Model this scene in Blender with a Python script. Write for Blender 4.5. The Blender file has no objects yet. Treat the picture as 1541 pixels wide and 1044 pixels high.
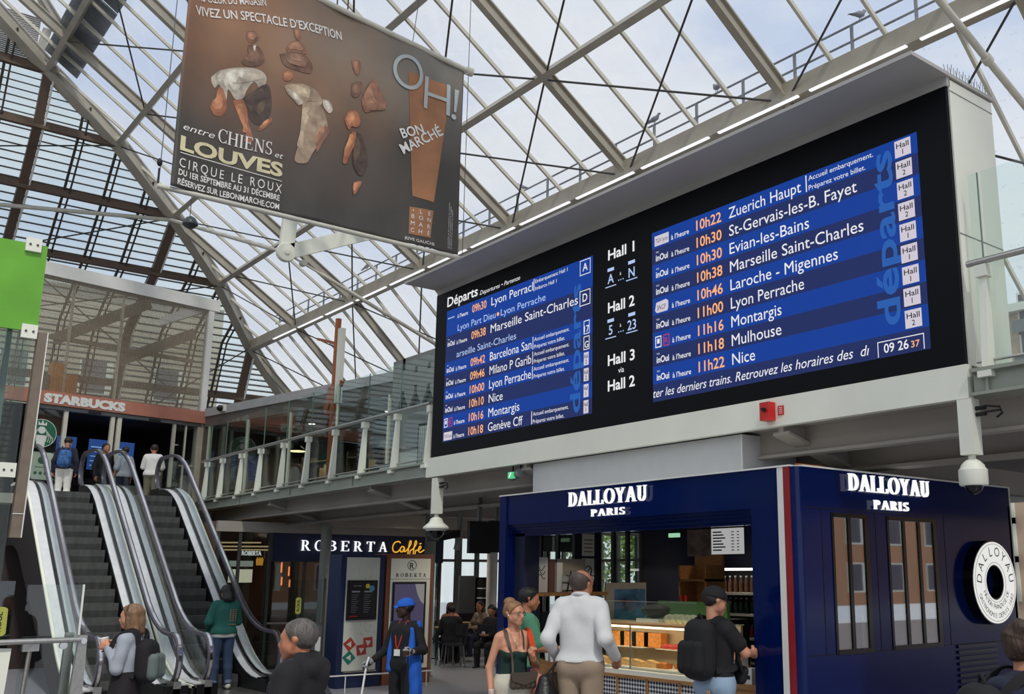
import bpy, math, random
import numpy as np
from mathutils import Vector, Matrix
R = math.radians
sin, cos, PI = math.sin, math.cos, math.pi
random.seed(7)
SC = bpy.context.scene
COL = SC.collection

# ------------------------------------------------------------------ camera, sky, sun, exposure
cam = bpy.data.objects.new('camera', bpy.data.cameras.new('camera'))
COL.objects.link(cam)
cam.location = (0, 0, 1.88)
cam.rotation_euler = (R(90 + 11.864), 0, R(49.801))
cam.data.sensor_width = 36
cam.data.lens = 1488.7 / 1541 * 36
cam.data.shift_x = (770.5 - 930.3) / 1541
cam.data.shift_y = (552.2 - 522) / 1541
cam.data.clip_end = 500
SC.camera = cam

W = bpy.data.worlds.new('sky'); SC.world = W; W.use_nodes = True
nt = W.node_tree; nt.nodes.clear()
def wn(t, **k):
    n = nt.nodes.new(t)
    for a, b in k.items(): setattr(n, a, b)
    return n
wo = wn('ShaderNodeOutputWorld'); bg = wn('ShaderNodeBackground'); tc = wn('ShaderNodeTexCoord')
mp = wn('ShaderNodeMapping'); mp.inputs['Scale'].default_value = (1.4, 1.4, 3.2)
nz = wn('ShaderNodeTexNoise'); nz.inputs['Scale'].default_value = 2.1; nz.inputs['Detail'].default_value = 7; nz.inputs['Roughness'].default_value = .58
rp = wn('ShaderNodeValToRGB')
rp.color_ramp.elements[0].position = .34; rp.color_ramp.elements[0].color = (.56, .65, .82, 1)
rp.color_ramp.elements[1].position = .60; rp.color_ramp.elements[1].color = (.80, .825, .87, 1)
e = rp.color_ramp.elements.new(.46); e.color = (.70, .755, .85, 1)
L = nt.links.new
L(tc.outputs['Generated'], mp.inputs['Vector']); L(mp.outputs['Vector'], nz.inputs['Vector'])
L(nz.outputs['Fac'], rp.inputs['Fac']); L(rp.outputs['Color'], bg.inputs['Color'])
bg.inputs['Strength'].default_value = 1.0
L(bg.outputs['Background'], wo.inputs['Surface'])

sun = bpy.data.objects.new('sun', bpy.data.lights.new('sun', 'SUN')); COL.objects.link(sun)
sun.data.energy = 1.8; sun.data.angle = R(4); sun.data.color = (1, .95, .86)
sun.rotation_euler = (R(40), 0, R(72)); sun.location = (10, -10, 40)
SC.view_settings.view_transform = 'Standard'; SC.view_settings.look = 'None'
SC.view_settings.exposure = 0.1; SC.view_settings.gamma = 1; SC.view_settings.use_curve_mapping = False
SC.cycles.use_denoising = True
SC.cycles.max_bounces = 8; SC.cycles.transparent_max_bounces = 24; SC.cycles.diffuse_bounces = 4
SC.cycles.caustics_reflective = False; SC.cycles.caustics_refractive = False
SC.cycles.sample_clamp_indirect = 4

# ------------------------------------------------------------------ materials
def c(h, k=1.0):
    h = h.lstrip('#'); o = []
    for i in (0, 2, 4):
        v = int(h[i:i + 2], 16) / 255
        o.append((v / 12.92 if v <= .04045 else ((v + .055) / 1.055) ** 2.4) * k)
    return tuple(o)
def M(name, col, rough=.5, metal=0, var=.08, scale=6, bump=0, bscale=60, emit=0, spec=.5, stretch=None, coat=0):
    m = bpy.data.materials.new(name); m.use_nodes = True
    t = m.node_tree; b = t.nodes['Principled BSDF']
    if isinstance(col, str): col = c(col)
    b.inputs['Roughness'].default_value = rough; b.inputs['Metallic'].default_value = metal
    b.inputs['Specular IOR Level'].default_value = spec; b.inputs['Coat Weight'].default_value = coat
    co = t.nodes.new('ShaderNodeTexCoord'); src = co.outputs['Object']
    if stretch:
        mm = t.nodes.new('ShaderNodeMapping'); mm.inputs['Scale'].default_value = stretch
        t.links.new(src, mm.inputs['Vector']); src = mm.outputs['Vector']
    n = t.nodes.new('ShaderNodeTexNoise'); n.inputs['Scale'].default_value = scale; n.inputs['Detail'].default_value = 4
    t.links.new(src, n.inputs['Vector'])
    r = t.nodes.new('ShaderNodeValToRGB')
    r.color_ramp.elements[0].position = .3; r.color_ramp.elements[1].position = .7
    r.color_ramp.elements[0].color = (*[x * (1 - var) for x in col], 1)
    r.color_ramp.elements[1].color = (*[min(1, x * (1 + var)) for x in col], 1)
    t.links.new(n.outputs['Fac'], r.inputs['Fac']); t.links.new(r.outputs['Color'], b.inputs['Base Color'])
    if emit:
        t.links.new(r.outputs['Color'], b.inputs['Emission Color']); b.inputs['Emission Strength'].default_value = emit
    if bump:
        n2 = t.nodes.new('ShaderNodeTexNoise'); n2.inputs['Scale'].default_value = bscale; n2.inputs['Detail'].default_value = 3
        t.links.new(src, n2.inputs['Vector'])
        bp = t.nodes.new('ShaderNodeBump'); bp.inputs['Strength'].default_value = bump; bp.inputs['Distance'].default_value = .02
        t.links.new(n2.outputs['Fac'], bp.inputs['Height']); t.links.new(bp.outputs['Normal'], b.inputs['Normal'])
    return m
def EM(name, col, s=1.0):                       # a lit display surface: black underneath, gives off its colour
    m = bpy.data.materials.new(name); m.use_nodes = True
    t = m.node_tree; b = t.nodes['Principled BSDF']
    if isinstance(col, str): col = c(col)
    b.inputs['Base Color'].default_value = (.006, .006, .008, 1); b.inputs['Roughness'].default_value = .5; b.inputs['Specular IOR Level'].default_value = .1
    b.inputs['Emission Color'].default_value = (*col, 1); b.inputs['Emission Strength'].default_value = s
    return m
def GL(name, tint=(.9, .95, .93), refl=.09, haze=0, hazecol=(.8, .85, .85), speck=0, rough=.02, k=1.0):
    m = bpy.data.materials.new(name); m.use_nodes = True
    t = m.node_tree; t.nodes.clear()
    o = t.nodes.new('ShaderNodeOutputMaterial'); tr = t.nodes.new('ShaderNodeBsdfTransparent'); g = t.nodes.new('ShaderNodeBsdfGlossy')
    tr.inputs['Color'].default_value = (*tint, 1); g.inputs['Roughness'].default_value = rough
    lw = t.nodes.new('ShaderNodeLayerWeight'); lw.inputs['Blend'].default_value = .25
    mr = t.nodes.new('ShaderNodeMapRange'); mr.inputs['To Min'].default_value = refl; mr.inputs['To Max'].default_value = min(1, refl * 5)
    t.links.new(lw.outputs['Facing'], mr.inputs['Value'])
    mx = t.nodes.new('ShaderNodeMixShader'); t.links.new(mr.outputs['Result'], mx.inputs['Fac'])
    t.links.new(tr.outputs[0], mx.inputs[1]); t.links.new(g.outputs[0], mx.inputs[2])
    last = mx
    if haze or speck:
        d = t.nodes.new('ShaderNodeBsdfDiffuse'); d.inputs['Color'].default_value = (*hazecol, 1)
        tl = t.nodes.new('ShaderNodeBsdfTranslucent'); tl.inputs['Color'].default_value = (*hazecol, 1)
        ad = t.nodes.new('ShaderNodeMixShader'); ad.inputs[0].default_value = .6
        t.links.new(d.outputs[0], ad.inputs[1]); t.links.new(tl.outputs[0], ad.inputs[2])
        co = t.nodes.new('ShaderNodeTexCoord'); n = t.nodes.new('ShaderNodeTexNoise')
        n.inputs['Scale'].default_value = 7.0 if speck else 1.5; n.inputs['Detail'].default_value = 8
        t.links.new(co.outputs['Object'], n.inputs['Vector'])
        r = t.nodes.new('ShaderNodeMapRange')
        r.inputs['From Min'].default_value = .62 if speck else .3; r.inputs['From Max'].default_value = .74 if speck else .7
        r.inputs['To Min'].default_value = haze; r.inputs['To Max'].default_value = min(1, haze + (speck or .12))
        t.links.new(n.outputs['Fac'], r.inputs['Value'])
        m2 = t.nodes.new('ShaderNodeMixShader'); t.links.new(r.outputs['Result'], m2.inputs['Fac'])
        t.links.new(mx.outputs[0], m2.inputs[1]); t.links.new(ad.outputs[0], m2.inputs[2]); last = m2
    t.links.new(last.outputs[0], o.inputs['Surface'])
    return m

m_steel = M('beige_grey_painted_steel', '#a69f90', .45, var=.1, scale=2)
m_steel_lt = M('light_painted_steel', '#cecaba', .4, var=.08, scale=2)
m_tie = M('dark_tie_rod_steel', '#4c4a47', .4, .3)
m_white_tube = M('off_white_tube', '#c9c6b8', .4)
m_galv = M('galvanised_grating', '#6e7479', .6, .2, var=.15, scale=14)
m_roofglass = GL('roof_glass', (.95, .965, .985), .05, .03, (.8, .82, .85))
m_roofglass_d = GL('dirty_roof_glass', (.95, .965, .98), .05, .03, (.5, .5, .48), speck=.30)
m_endglass = GL('pale_end_glass', (.86, .94, .93), .04, .16, (.85, .93, .92))
m_louver = M('dark_louver_metal', '#43392f', .6)
m_beam_wh = M('off_white_panel', '#e8e9da', .45, var=.04, scale=1.5)
m_beam_gr = M('grey_green_beam', '#94998c', .45, var=.06, scale=2)
m_soffit = M('grey_beige_soffit', '#a8a198', .8, var=.08, scale=1)
m_hood = M('grey_hood_underside', '#b3b0ab', .7, var=.05, scale=2)
m_floor = M('grey_terrazzo_floor', '#94949a', .3, var=.18, scale=30)
m_glass = GL('clear_glass', (.93, .965, .95), .05)
m_glass_g = GL('greenish_glass', (.91, .96, .94), .03)
m_black = M('matt_black', '#0b0b0d', .6)
m_blackgloss = M('gloss_black', '#08080a', .15)
m_dark = M('dark_interior_paint', '#241a18', .8)
m_grey = M('mid_grey_metal', '#77797a', .4, .5)
m_steelb = M('brushed_stainless', '#b7b5b0', .28, .9, var=.1, scale=30)
m_chrome = M('polished_chrome', '#dcdcda', .12, 1)
m_white = M('white_paint', '#e2e2dc', .5, var=.03)
m_navy = M('gloss_navy_panel', '#05184e', .13, var=.06, scale=3, spec=.3)
m_navyd = M('dark_navy_panel', '#0c1430', .25, var=.06)
m_wood = M('warm_oak', '#a8794a', .5, var=.2, scale=4, stretch=(1, 8, 8))
m_copper = M('copper_paint', '#a65d36', .45, .2)
m_red = M('red_plastic', '#c6241f', .4)

# ------------------------------------------------------------------ geometry helpers
class B:
    def __init__(s, m=None):
        s.v = []; s.f = []; s.m = m
    def add(s, vs, fs):
        o = len(s.v)
        s.v += [tuple(s.m @ Vector(p)) for p in vs] if s.m else [tuple(p) for p in vs]
        s.f += [tuple(i + o for i in f) for f in fs]
        return s
    def hexa(s, p):                              # 8 corners: bottom loop 0-3, top loop 4-7
        return s.add(p, [(3, 2, 1, 0), (4, 5, 6, 7), (0, 1, 5, 4), (1, 2, 6, 5), (2, 3, 7, 6), (3, 0, 4, 7)])
    def box(s, x0, x1, y0, y1, z0, z1):
        return s.hexa([(x0, y0, z0), (x1, y0, z0), (x1, y1, z0), (x0, y1, z0), (x0, y0, z1), (x1, y0, z1), (x1, y1, z1), (x0, y1, z1)])
    def bar(s, a, b, w, h, up=(0, 0, 1)):        # rectangular bar between two points
        a, b, up = Vector(a), Vector(b), Vector(up); d = (b - a).normalized()
        sd = d.cross(up)
        if sd.length < 1e-4: sd = d.cross(Vector((1, 0, 0)))
        sd.normalize(); u = sd.cross(d); p = []
        for e in (a, b):
            p.append([e - sd * w / 2 - u * h / 2, e + sd * w / 2 - u * h / 2, e + sd * w / 2 + u * h / 2, e - sd * w / 2 + u * h / 2])
        return s.add(p[0] + p[1], [(0, 1, 2, 3), (7, 6, 5, 4), (0, 4, 5, 1), (1, 5, 6, 2), (2, 6, 7, 3), (3, 7, 4, 0)])
    def sweep(s, pts, prof, closed=False, up=(0, 0, 1), cap=True, sc=None):   # profile (list of 2-D points) along a path
        pts = [Vector(p) for p in pts]; n = len(pts); k = len(prof); vs = []
        up = Vector(up)
        for i, p in enumerate(pts):
            if closed: d = pts[(i + 1) % n] - pts[i - 1]
            else: d = pts[min(i + 1, n - 1)] - pts[max(i - 1, 0)]
            d.normalize(); sd = d.cross(up)
            if sd.length < 1e-3: sd = d.cross(Vector((1, 0, 0)) if abs(d.x) < .9 else Vector((0, 1, 0)))
            sd.normalize(); u = sd.cross(d); q = sc[i] if sc else 1
            vs += [p + sd * (a * q) + u * (b * q) for a, b in prof]
        fs = []
        for i in range(n if closed else n - 1):
            j = (i + 1) % n
            for t in range(k): fs.append((i * k + t, i * k + (t + 1) % k, j * k + (t + 1) % k, j * k + t))
        if cap and not closed: fs += [tuple(range(k))[::-1], tuple((n - 1) * k + t for t in range(k))]
        return s.add(vs, fs)
    def tube(s, pts, r, n=10, closed=False, up=(0, 0, 1), sc=None):
        return s.sweep(pts, [(r * cos(2 * PI * i / n), r * sin(2 * PI * i / n)) for i in range(n)], closed, up, sc=sc)
    def lathe(s, prof, o=(0, 0, 0), n=20, ax='z'):  # prof: (radius, height)
        vs = []; k = len(prof)
        for r, h in prof:
            for i in range(n):
                a = 2 * PI * i / n; p = (r * cos(a), r * sin(a), h)
                if ax == 'x': p = (p[2], p[0], p[1])
                elif ax == 'y': p = (p[0], p[2], p[1])
                vs.append((p[0] + o[0], p[1] + o[1], p[2] + o[2]))
        fs = [(i * n + j, i * n + (j + 1) % n, (i + 1) * n + (j + 1) % n, (i + 1) * n + j) for i in range(k - 1) for j in range(n)]
        fs += [tuple(range(n))[::-1], tuple((k - 1) * n + j for j in range(n))]
        return s.add(vs, fs)
    def prism(s, poly, o, u, v, d):              # 2-D polygon in the frame (o,u,v), extruded by vector d
        o, u, v, d = Vector(o), Vector(u), Vector(v), Vector(d); n = len(poly)
        a = [o + u * x + v * y for x, y in poly]; b = [p + d for p in a]
        return s.add(a + b, [tuple(range(n))[::-1], tuple(range(n, 2 * n))] + [(i, (i + 1) % n, n + (i + 1) % n, n + i) for i in range(n)])
    def grid(s, fn, nu, nv):
        vs = [fn(i / nu, j / nv) for j in range(nv + 1) for i in range(nu + 1)]
        return s.add(vs, [(j * (nu + 1) + i, j * (nu + 1) + i + 1, (j + 1) * (nu + 1) + i + 1, (j + 1) * (nu + 1) + i) for j in range(nv) for i in range(nu)])
    def ball(s, o, r, n=10, sq=(1, 1, 1)):
        vs = []; o = Vector(o)
        for i in range(1, n):
            for j in range(2 * n):
                t, a = PI * i / n, PI * j / n
                vs.append(o + Vector((r * sq[0] * sin(t) * cos(a), r * sq[1] * sin(t) * sin(a), r * sq[2] * cos(t))))
        m = 2 * n; fs = [(i * m + j, (i + 1) * m + j, (i + 1) * m + (j + 1) % m, i * m + (j + 1) % m) for i in range(n - 2) for j in range(m)]
        vs += [o + Vector((0, 0, r * sq[2])), o - Vector((0, 0, r * sq[2]))]; k = len(vs)
        fs += [(k - 2, j, (j + 1) % m) for j in range(m)] + [(k - 1, (n - 2) * m + (j + 1) % m, (n - 2) * m + j) for j in range(m)]
        return s.add(vs, fs)
    def build(s, name, mat, parent=None, smooth=False, label=None, **tags):
        me = bpy.data.meshes.new(name)
        vs = s.v
        if parent is not None:
            im = WM(parent).inverted()
            vs = [tuple(im @ Vector(p)) for p in vs]
        else:
            xs = [p[0] for p in vs]; ys = [p[1] for p in vs]; zs = [p[2] for p in vs]
            org = Vector(((min(xs) + max(xs)) / 2, (min(ys) + max(ys)) / 2, min(zs)))
            vs = [(p[0] - org.x, p[1] - org.y, p[2] - org.z) for p in vs]
        me.from_pydata(vs, [], s.f); me.update()
        mats = mat if isinstance(mat, (list, tuple)) else [mat]
        for q in mats: me.materials.append(q)
        if smooth:
            me.shade_smooth()
            try: me.set_sharp_from_angle(angle=R(40))
            except Exception: pass
        o = bpy.data.objects.new(name, me); COL.objects.link(o)
        if parent is not None: o.parent = parent
        else: o.location = org
        if label: o['label'] = label
        for a, b in tags.items(): o[a] = b
        return o
def WM(o):
    m = Matrix.LocRotScale(o.location, o.rotation_euler, o.scale)
    return WM(o.parent) @ m if o.parent else m
def T(name, label, cat, loc=(0, 0, 0), rz=0, group=None, kind=None):
    o = bpy.data.objects.new(name, None); COL.objects.link(o); o.empty_display_size = .1
    o.location = loc; o.rotation_euler = (0, 0, rz); o['label'] = label
    if cat: o['category'] = cat
    if group: o['group'] = group
    if kind: o['kind'] = kind
    return o
def tag(o, label, cat, group=None, kind=None):
    o['label'] = label
    if cat: o['category'] = cat
    if group: o['group'] = group
    if kind: o['kind'] = kind
    return o
def dup(o, loc=None, rz=None, label=None, parent=None):
    n = o.copy(); COL.objects.link(n)
    if parent is not None: n.parent = parent
    if loc is not None: n.location = loc
    if rz is not None: n.rotation_euler = (0, 0, rz)
    if label: n['label'] = label
    for ch in list(o.children): dup(ch, parent=n)
    return n
def frame(o, yaw):                               # local frame: origin, rotation about z
    return Matrix.Translation(Vector(o)) @ Matrix.Rotation(yaw, 4, 'Z')

# ------------------------------------------------------------------ lettering
_cap = {}
def glyphs(s, bold=0, res=3, italic=0, spacing=1.0, ext=0):
    cu = bpy.data.curves.new('t', 'FONT'); cu.body = s; cu.size = 1; cu.offset = bold; cu.resolution_u = res
    cu.shear = italic; cu.space_character = spacing; cu.extrude = ext
    ob = bpy.data.objects.new('t', cu); COL.objects.link(ob)
    dg = bpy.context.evaluated_depsgraph_get(); ev = ob.evaluated_get(dg); me = ev.to_mesh()
    vs = [v.co.copy() for v in me.vertices]; fs = [tuple(p.vertices) for p in me.polygons]
    ev.to_mesh_clear(); bpy.data.objects.remove(ob); bpy.data.curves.remove(cu)
    return vs, fs
CAPH = .729
def text(b, s, o, u, v, h, width=None, align='l', bold=0, italic=0, spacing=1.0, ext=0, asp=1, nd=0):
    """adds lettering to builder b: o = baseline start, u/v = unit axes, h = cap height, width = fitted width"""
    vs, fs = glyphs(s, bold, italic=italic, spacing=spacing, ext=ext / (h / CAPH) / 2 if ext else 0)
    if not vs: return b
    x0 = min(p.x for p in vs); x1 = max(p.x for p in vs); k = h / CAPH
    kx = width / (x1 - x0) if width else k * asp
    wd = (x1 - x0) * kx; sh = {'l': 0, 'c': -wd / 2, 'r': -wd}[align]
    o, u, v = Vector(o), Vector(u), Vector(v); w = u.cross(v)
    return b.add([o + u * ((p.x - x0) * kx + sh) + v * (p.y * k) + w * (p.z * k + nd) for p in vs], fs)
# a serif capital alphabet: strokes as convex pieces on a unit cap height
def _arc(cx, cy, rx, ry, a0, a1, t0, t1, n=14):  # ring piece: vertical-stress bowl, thick t0 at the sides, thin t1 at top and bottom
    out = []
    for i in range(n):
        q = []
        for a in (a0 + (a1 - a0) * i / n, a0 + (a1 - a0) * (i + 1) / n):
            a = R(a); q.append(((cx + rx * cos(a), cy + ry * sin(a)), (cx + (rx - t0) * cos(a), cy + (ry - t1) * sin(a))))
        out.append([q[0][0], q[1][0], q[1][1], q[0][1]])
    return out
def _rc(x0, y0, x1, y1): return [(x0, y0), (x1, y0), (x1, y1), (x0, y1)]
def _dg(x0, y0, x1, y1, w): return [(x0 - w / 2, y0), (x0 + w / 2, y0), (x1 + w / 2, y1), (x1 - w / 2, y1)]
def serif_defs():
    t, n, s = .14, .05, .045
    st = lambda x: [_rc(x, 0, x + t, 1), _rc(x - .07, 0, x + t + .07, s), _rc(x - .07, 1 - s, x + t + .07, 1)]
    top = lambda x, w=.2: _rc(x - w / 2, 1 - s, x + w / 2, 1)
    bot = lambda x, w=.2: _rc(x - w / 2, 0, x + w / 2, s)
    bowl = lambda x, y0, y1, r: _arc(x, (y0 + y1) / 2, r, (y1 - y0) / 2, -90, 90, t, n)
    D = {}
    D['A'] = ([_dg(.42, 1, .12, 0, n + .02), _dg(.42, 1, .72, 0, t), _rc(.2, .3, .62, .36), bot(.12, .24), bot(.72, .3)], .86)
    D['B'] = (st(.07) + bowl(.3, .5, 1, .26) + bowl(.3, 0, .54, .32) + [_rc(.2, 1 - n, .31, 1), _rc(.2, 0, .31, n), _rc(.2, .49, .31, .545)], .66)
    D['C'] = (_arc(.42, .5, .4, .52, 50, 310, t, n, 20) + [_rc(.66, .72, .71, 1), _rc(.66, 0, .71, .26)], .76)
    D['D'] = (st(.07) + bowl(.3, 0, 1, .42) + [_rc(.2, 1 - n, .31, 1), _rc(.2, 0, .31, n)], .78)
    D['E'] = (st(.07) + [_rc(.2, 1 - n, .6, 1), _rc(.2, 0, .62, n), _rc(.2, .5, .46, .55), _rc(.56, .78, .6, 1), _rc(.58, 0, .62, .24), _rc(.43, .4, .46, .65)], .68)
    D['H'] = (st(.07) + st(.6) + [_rc(.2, .48, .62, .535)], .88)
    D['I'] = (st(.07), .36)
    D['L'] = (st(.07) + [_rc(.2, 0, .62, n), _rc(.58, 0, .62, .28)], .66)
    D['N'] = ([_rc(.12, 0, .12 + n, 1), _rc(.66, 0, .66 + n, 1), _dg(.16, 1, .66, 0, t), bot(.14, .22), top(.69, .22), top(.1, .16)], .84)
    D['O'] = (_arc(.45, .5, .44, .52, 0, 360, t, n, 30), .92)
    D['P'] = (st(.07) + bowl(.3, .44, 1, .3) + [_rc(.2, 1 - n, .31, 1), _rc(.2, .44, .31, .44 + n)], .64)
    D['R'] = (st(.07) + bowl(.3, .46, 1, .28) + [_rc(.2, 1 - n, .31, 1), _rc(.2, .46, .31, .46 + n), _dg(.36, .48, .64, 0, t), bot(.66, .2)], .76)
    D['S'] = (_arc(.28, .745, .24, .265, 40, 270, t * .8, n + .01) + _arc(.28, .255, .26, .265, -140, 90, t * .8, n + .01) + [_rc(.44, .76, .48, 1), _rc(.04, 0, .08, .26)], .58)
    D['T'] = ([_rc(.27, 0, .27 + t, 1), _rc(.02, 1 - n, .67, 1), _rc(.02, .76, .06, 1), _rc(.63, .76, .67, 1), bot(.345, .3)], .7)
    D['U'] = ([_rc(.12, .3, .12 + t, 1), _rc(.62, .3, .62 + n, 1), top(.19, .3), top(.65, .22)] + _arc(.3975, .3, .2775, .32, 180, 360, t * .8, n), .8)
    D['Y'] = ([_dg(.14, 1, .4, .42, t), _dg(.68, 1, .4, .42, n + .02), _rc(.33, 0, .33 + t, .46), top(.15, .3), top(.68, .22), bot(.4, .3)], .8)
    D[' '] = ([], .4)
    return D
SERIF = serif_defs()
def serif_width(s, sp=.04): return sum(SERIF[ch][1] + sp for ch in s) - sp
def serif(b, s, o, u, v, h, width, d=.03, sp=.04):
    o, u, v = Vector(o), Vector(u), Vector(v); w = u.cross(v); k = width / serif_width(s, sp); x = 0
    for ch in s:
        for q in SERIF[ch][0]:
            b.prism([(px * k + x, py * h) for px, py in q], o, u, v, w * d)
        x += (SERIF[ch][1] + sp) * k
    return b
# ------------------------------------------------------------------ floor
tag(B().box(-62, 14, -14, 40, -.12, 0).build('floor', m_floor), 'grey polished floor of the station hall', None, kind='structure')
tag(B().box(-62, 14, -14, -13.6, 0, 7.5).build('wall_near', M('hall_stone', '#b9b1a4', .8, var=.1, scale=.8)), 'stone side wall of the hall behind the viewer', None, kind='structure')  # unseen wall, put in to darken what the glossy kiosk front reflects

# ------------------------------------------------------------------ glazed roof
TA, TL = math.tan(R(33.8)), math.tan(R(44))
YK, ZK, DY = 14.0, 11.03, 2.331
def za(y): return ZK + TA * (YK - y) if y <= YK else ZK - TL * (y - YK)
XR = [-35.28 + 4.76 * i for i in range(10)]                 # main rafters, -35.28 ... 7.56
HIP = [(-43.6, 21.0), (-40.75, 16.0), (-39.88, 14.0), (-36.98, 11.62), (-35.08, 9.3), (-33.64, 7.0), (-32.96, 4.68), (-32.3, 2.9), (-31.3, 0.4)]
HIP = [(x, y, za(y)) for x, y in HIP]
def hx(y):                                                   # hip position at depth y
    for a, b in zip(HIP[:-1], HIP[1:]):
        if b[1] <= y <= a[1]:
            t = (a[1] - y) / (a[1] - b[1]); return a[0] + t * (b[0] - a[0])
    return HIP[-1][0] if y < HIP[-1][1] else HIP[0][0]
def xz(z):                                                   # end-slope profile: x at height z
    for a, b in zip(HIP[:-1], HIP[1:]):
        if a[2] <= z <= b[2]:
            t = (z - a[2]) / (b[2] - a[2]); return a[0] + t * (b[0] - a[0])
    return HIP[0][0]
def hip_at_x(x):
    for a, b in zip(HIP[:-1], HIP[1:]):
        if a[0] <= x <= b[0]:
            t = (x - a[0]) / (b[0] - a[0]); return a[1] + t * (b[1] - a[1])
    return HIP[-1][1] if x > HIP[-1][0] else HIP[0][1]
roof = T('ceiling', 'large glazed station roof of steel rafters with a louvred end slope', None, (-20, 5, 14), kind='structure')
YT, YB, XE = 0.4, 19.5, 8.0
n_up, n_lo, n_end = Vector((0, TA, 1)).normalized(), Vector((0, TL, 1)).normalized(), Vector((1, 0, 1)).normalized()
# panes
g = B()
ys = [14, 11.62, 9.3, 7.0, 4.68, 2.9, .4]
for y0, y1 in zip(ys[:-1], ys[1:]):
    a, b = hx(y0), hx(y1)
    g.add([(a, y0, za(y0) + .16), (XE, y0, za(y0) + .16), (XE, y1, za(y1) + .16), (b, y1, za(y1) + .16)], [(0, 1, 2, 3)])
g.build('roof_pane', m_roofglass, roof)
g = B()
for y0, y1 in ((19.5, 16), (16, 14)):
    g.add([(hx(y0), y0 + .1, za(y0) + .12), (XE, y0 + .1, za(y0) + .12), (XE, y1 + .1, za(y1) + .12), (hx(y1), y1 + .1, za(y1) + .12)], [(0, 1, 2, 3)])
g.build('roof_pane', m_roofglass_d, roof)
g = B()
for p, q in zip(HIP[:-1], HIP[1:]):
    g.add([(p[0] - .12, p[1], p[2] + .1), (q[0] - .12, q[1], q[2] + .1), (q[0] - .12, -12, q[2] + .1), (p[0] - .12, -12, p[2] + .1)], [(0, 1, 2, 3)])
g.build('roof_pane', m_endglass, roof)
# rafters and bars on the long slope
def ibeam(b, p, q, w, h, up):
    p, q, up = Vector(p), Vector(q), Vector(up).normalized()
    b.bar(p - up * h * .42, q - up * h * .42, w, h * .12, up); b.bar(p + up * h * .42, q + up * h * .42, w, h * .12, up); b.bar(p, q, w * .28, h, up)
for i in range(-1, 10):
    x = -35.28 + 4.76 * i
    yt = max(YT, hip_at_x(x) if x < HIP[-1][0] else YT)
    b = B()
    if yt < 14: ibeam(b, (x, 14, ZK), (x, yt, za(yt)), .17, .30, n_up)
    y0 = 14 if x > HIP[2][0] else hip_at_x(x)
    ibeam(b, (x, y0, za(y0)), (x, YB, za(YB)), .15, .26, n_lo)
    b.build('rafter', m_steel, roof)
    for k in (1, 2, 3):
        xb = x + 1.19 * k
        yt = max(YT, hip_at_x(xb) if xb < HIP[-1][0] else YT)
        b = B()
        if yt < 14: b.bar((xb, 14, ZK + .13), (xb, yt, za(yt) + .13), .06, .09, n_up)
        y0 = 14 if xb > HIP[2][0] else hip_at_x(xb)
        b.bar((xb, y0, za(y0) + .1), (xb, YB, za(YB) + .1), .06, .09, n_lo)
        b.build('glazing_bar', m_steel_lt, roof)
    # white chamfer line along each side of the rafter head
for k, y in enumerate(ys[:5]):
    b = B()
    if k == 0:
        b.bar((hx(y), y, za(y)), (XE, y, za(y)), .3, .38)
        b.build('eaves_beam', m_steel, roof)
    else:
        b.bar((hx(y), y, za(y) - .02), (XE, y, za(y) - .02), .15, .27, n_up)
        b.build('purlin', m_steel, roof)
# row of slot lights under the eaves beam
for i in range(-1, 19):
    x = -33.5 + 2.38 * i
    B().bar((x - 1.05, 13.8, ZK - .25), (x + 1.05, 13.8, ZK - .25), .07, .03).build('slot_light', EM('slot_light_glow', (.95, .96, 1), 1.0) if i == -1 else bpy.data.materials['slot_light_glow'], roof)
# hip
b = B()
for p, q in zip(HIP[:-1], HIP[1:]):
    d = Vector(q) - Vector(p); up = Vector((-.5, .5, 1)); up = (up - d * (up.dot(d) / d.length_squared)).normalized()
    b.bar(p, q, .22, .42, up); b.bar(Vector(p) - up * .2, Vector(q) - up * .2, .34, .05, up); b.bar(Vector(p) + up * .2, Vector(q) + up * .2, .34, .05, up)
b.build('hip_rafter', m_steel, roof)
b = B()
for p, q in zip(HIP[:-1], HIP[1:]): b.bar(Vector(p) + Vector((-.30, -.12, .02)), Vector(q) + Vector((-.30, -.12, .02)), .10, .05)
b.build('hip_edge_strip', m_white, roof)
for p in HIP[2:7]:
    B().ball(p, .3, 8, (1, 1, .7)).build('hip_node', m_steel, roof, True)
# lantern kerb above the top purlin
P4, P6 = Vector(HIP[6]), Vector(HIP[8])
o = Vector((.3, .3, 1.1))
b = B(); ibeam(b, P4 + o, P6 + Vector((0, 0, 1.6)) + o, .2, .36, (0, 0, 1)); b.build('lantern_rafter', m_steel, roof)
b = B(); b.bar(P4 + Vector((-.15, -.35, .1)), P4 + o + Vector((-.1, -.5, .1)), .18, .18); b.build('lantern_post', m_steel_lt, roof)
b = B(); b.bar(P4 + o, (XE, P4.y + .3, P4.z + 1.1), .16, .25, n_up); b.build('lantern_purlin', m_steel, roof)
b = B()
for i in range(24): b.bar((P4.x + 1.6 * i + .3, 4.95, za(4.95) + .32), (P4.x + 1.6 * i + 1.78, 4.95, za(4.95) + .32), 1.15, .05, n_up)
b.build('roof_walkway', m_galv, roof)
b = B()
for i in range(24):
    z = P4.z + .15 + .06 * i * 1.0
    b.bar((P4.x - .2 + .01 * i, 4.3, z), (P4.x - .2 + .01 * i, -10, z), .04, .035)
b.build('louver_bank', M('brown_louver', '#6a5644', .6), roof)
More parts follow.
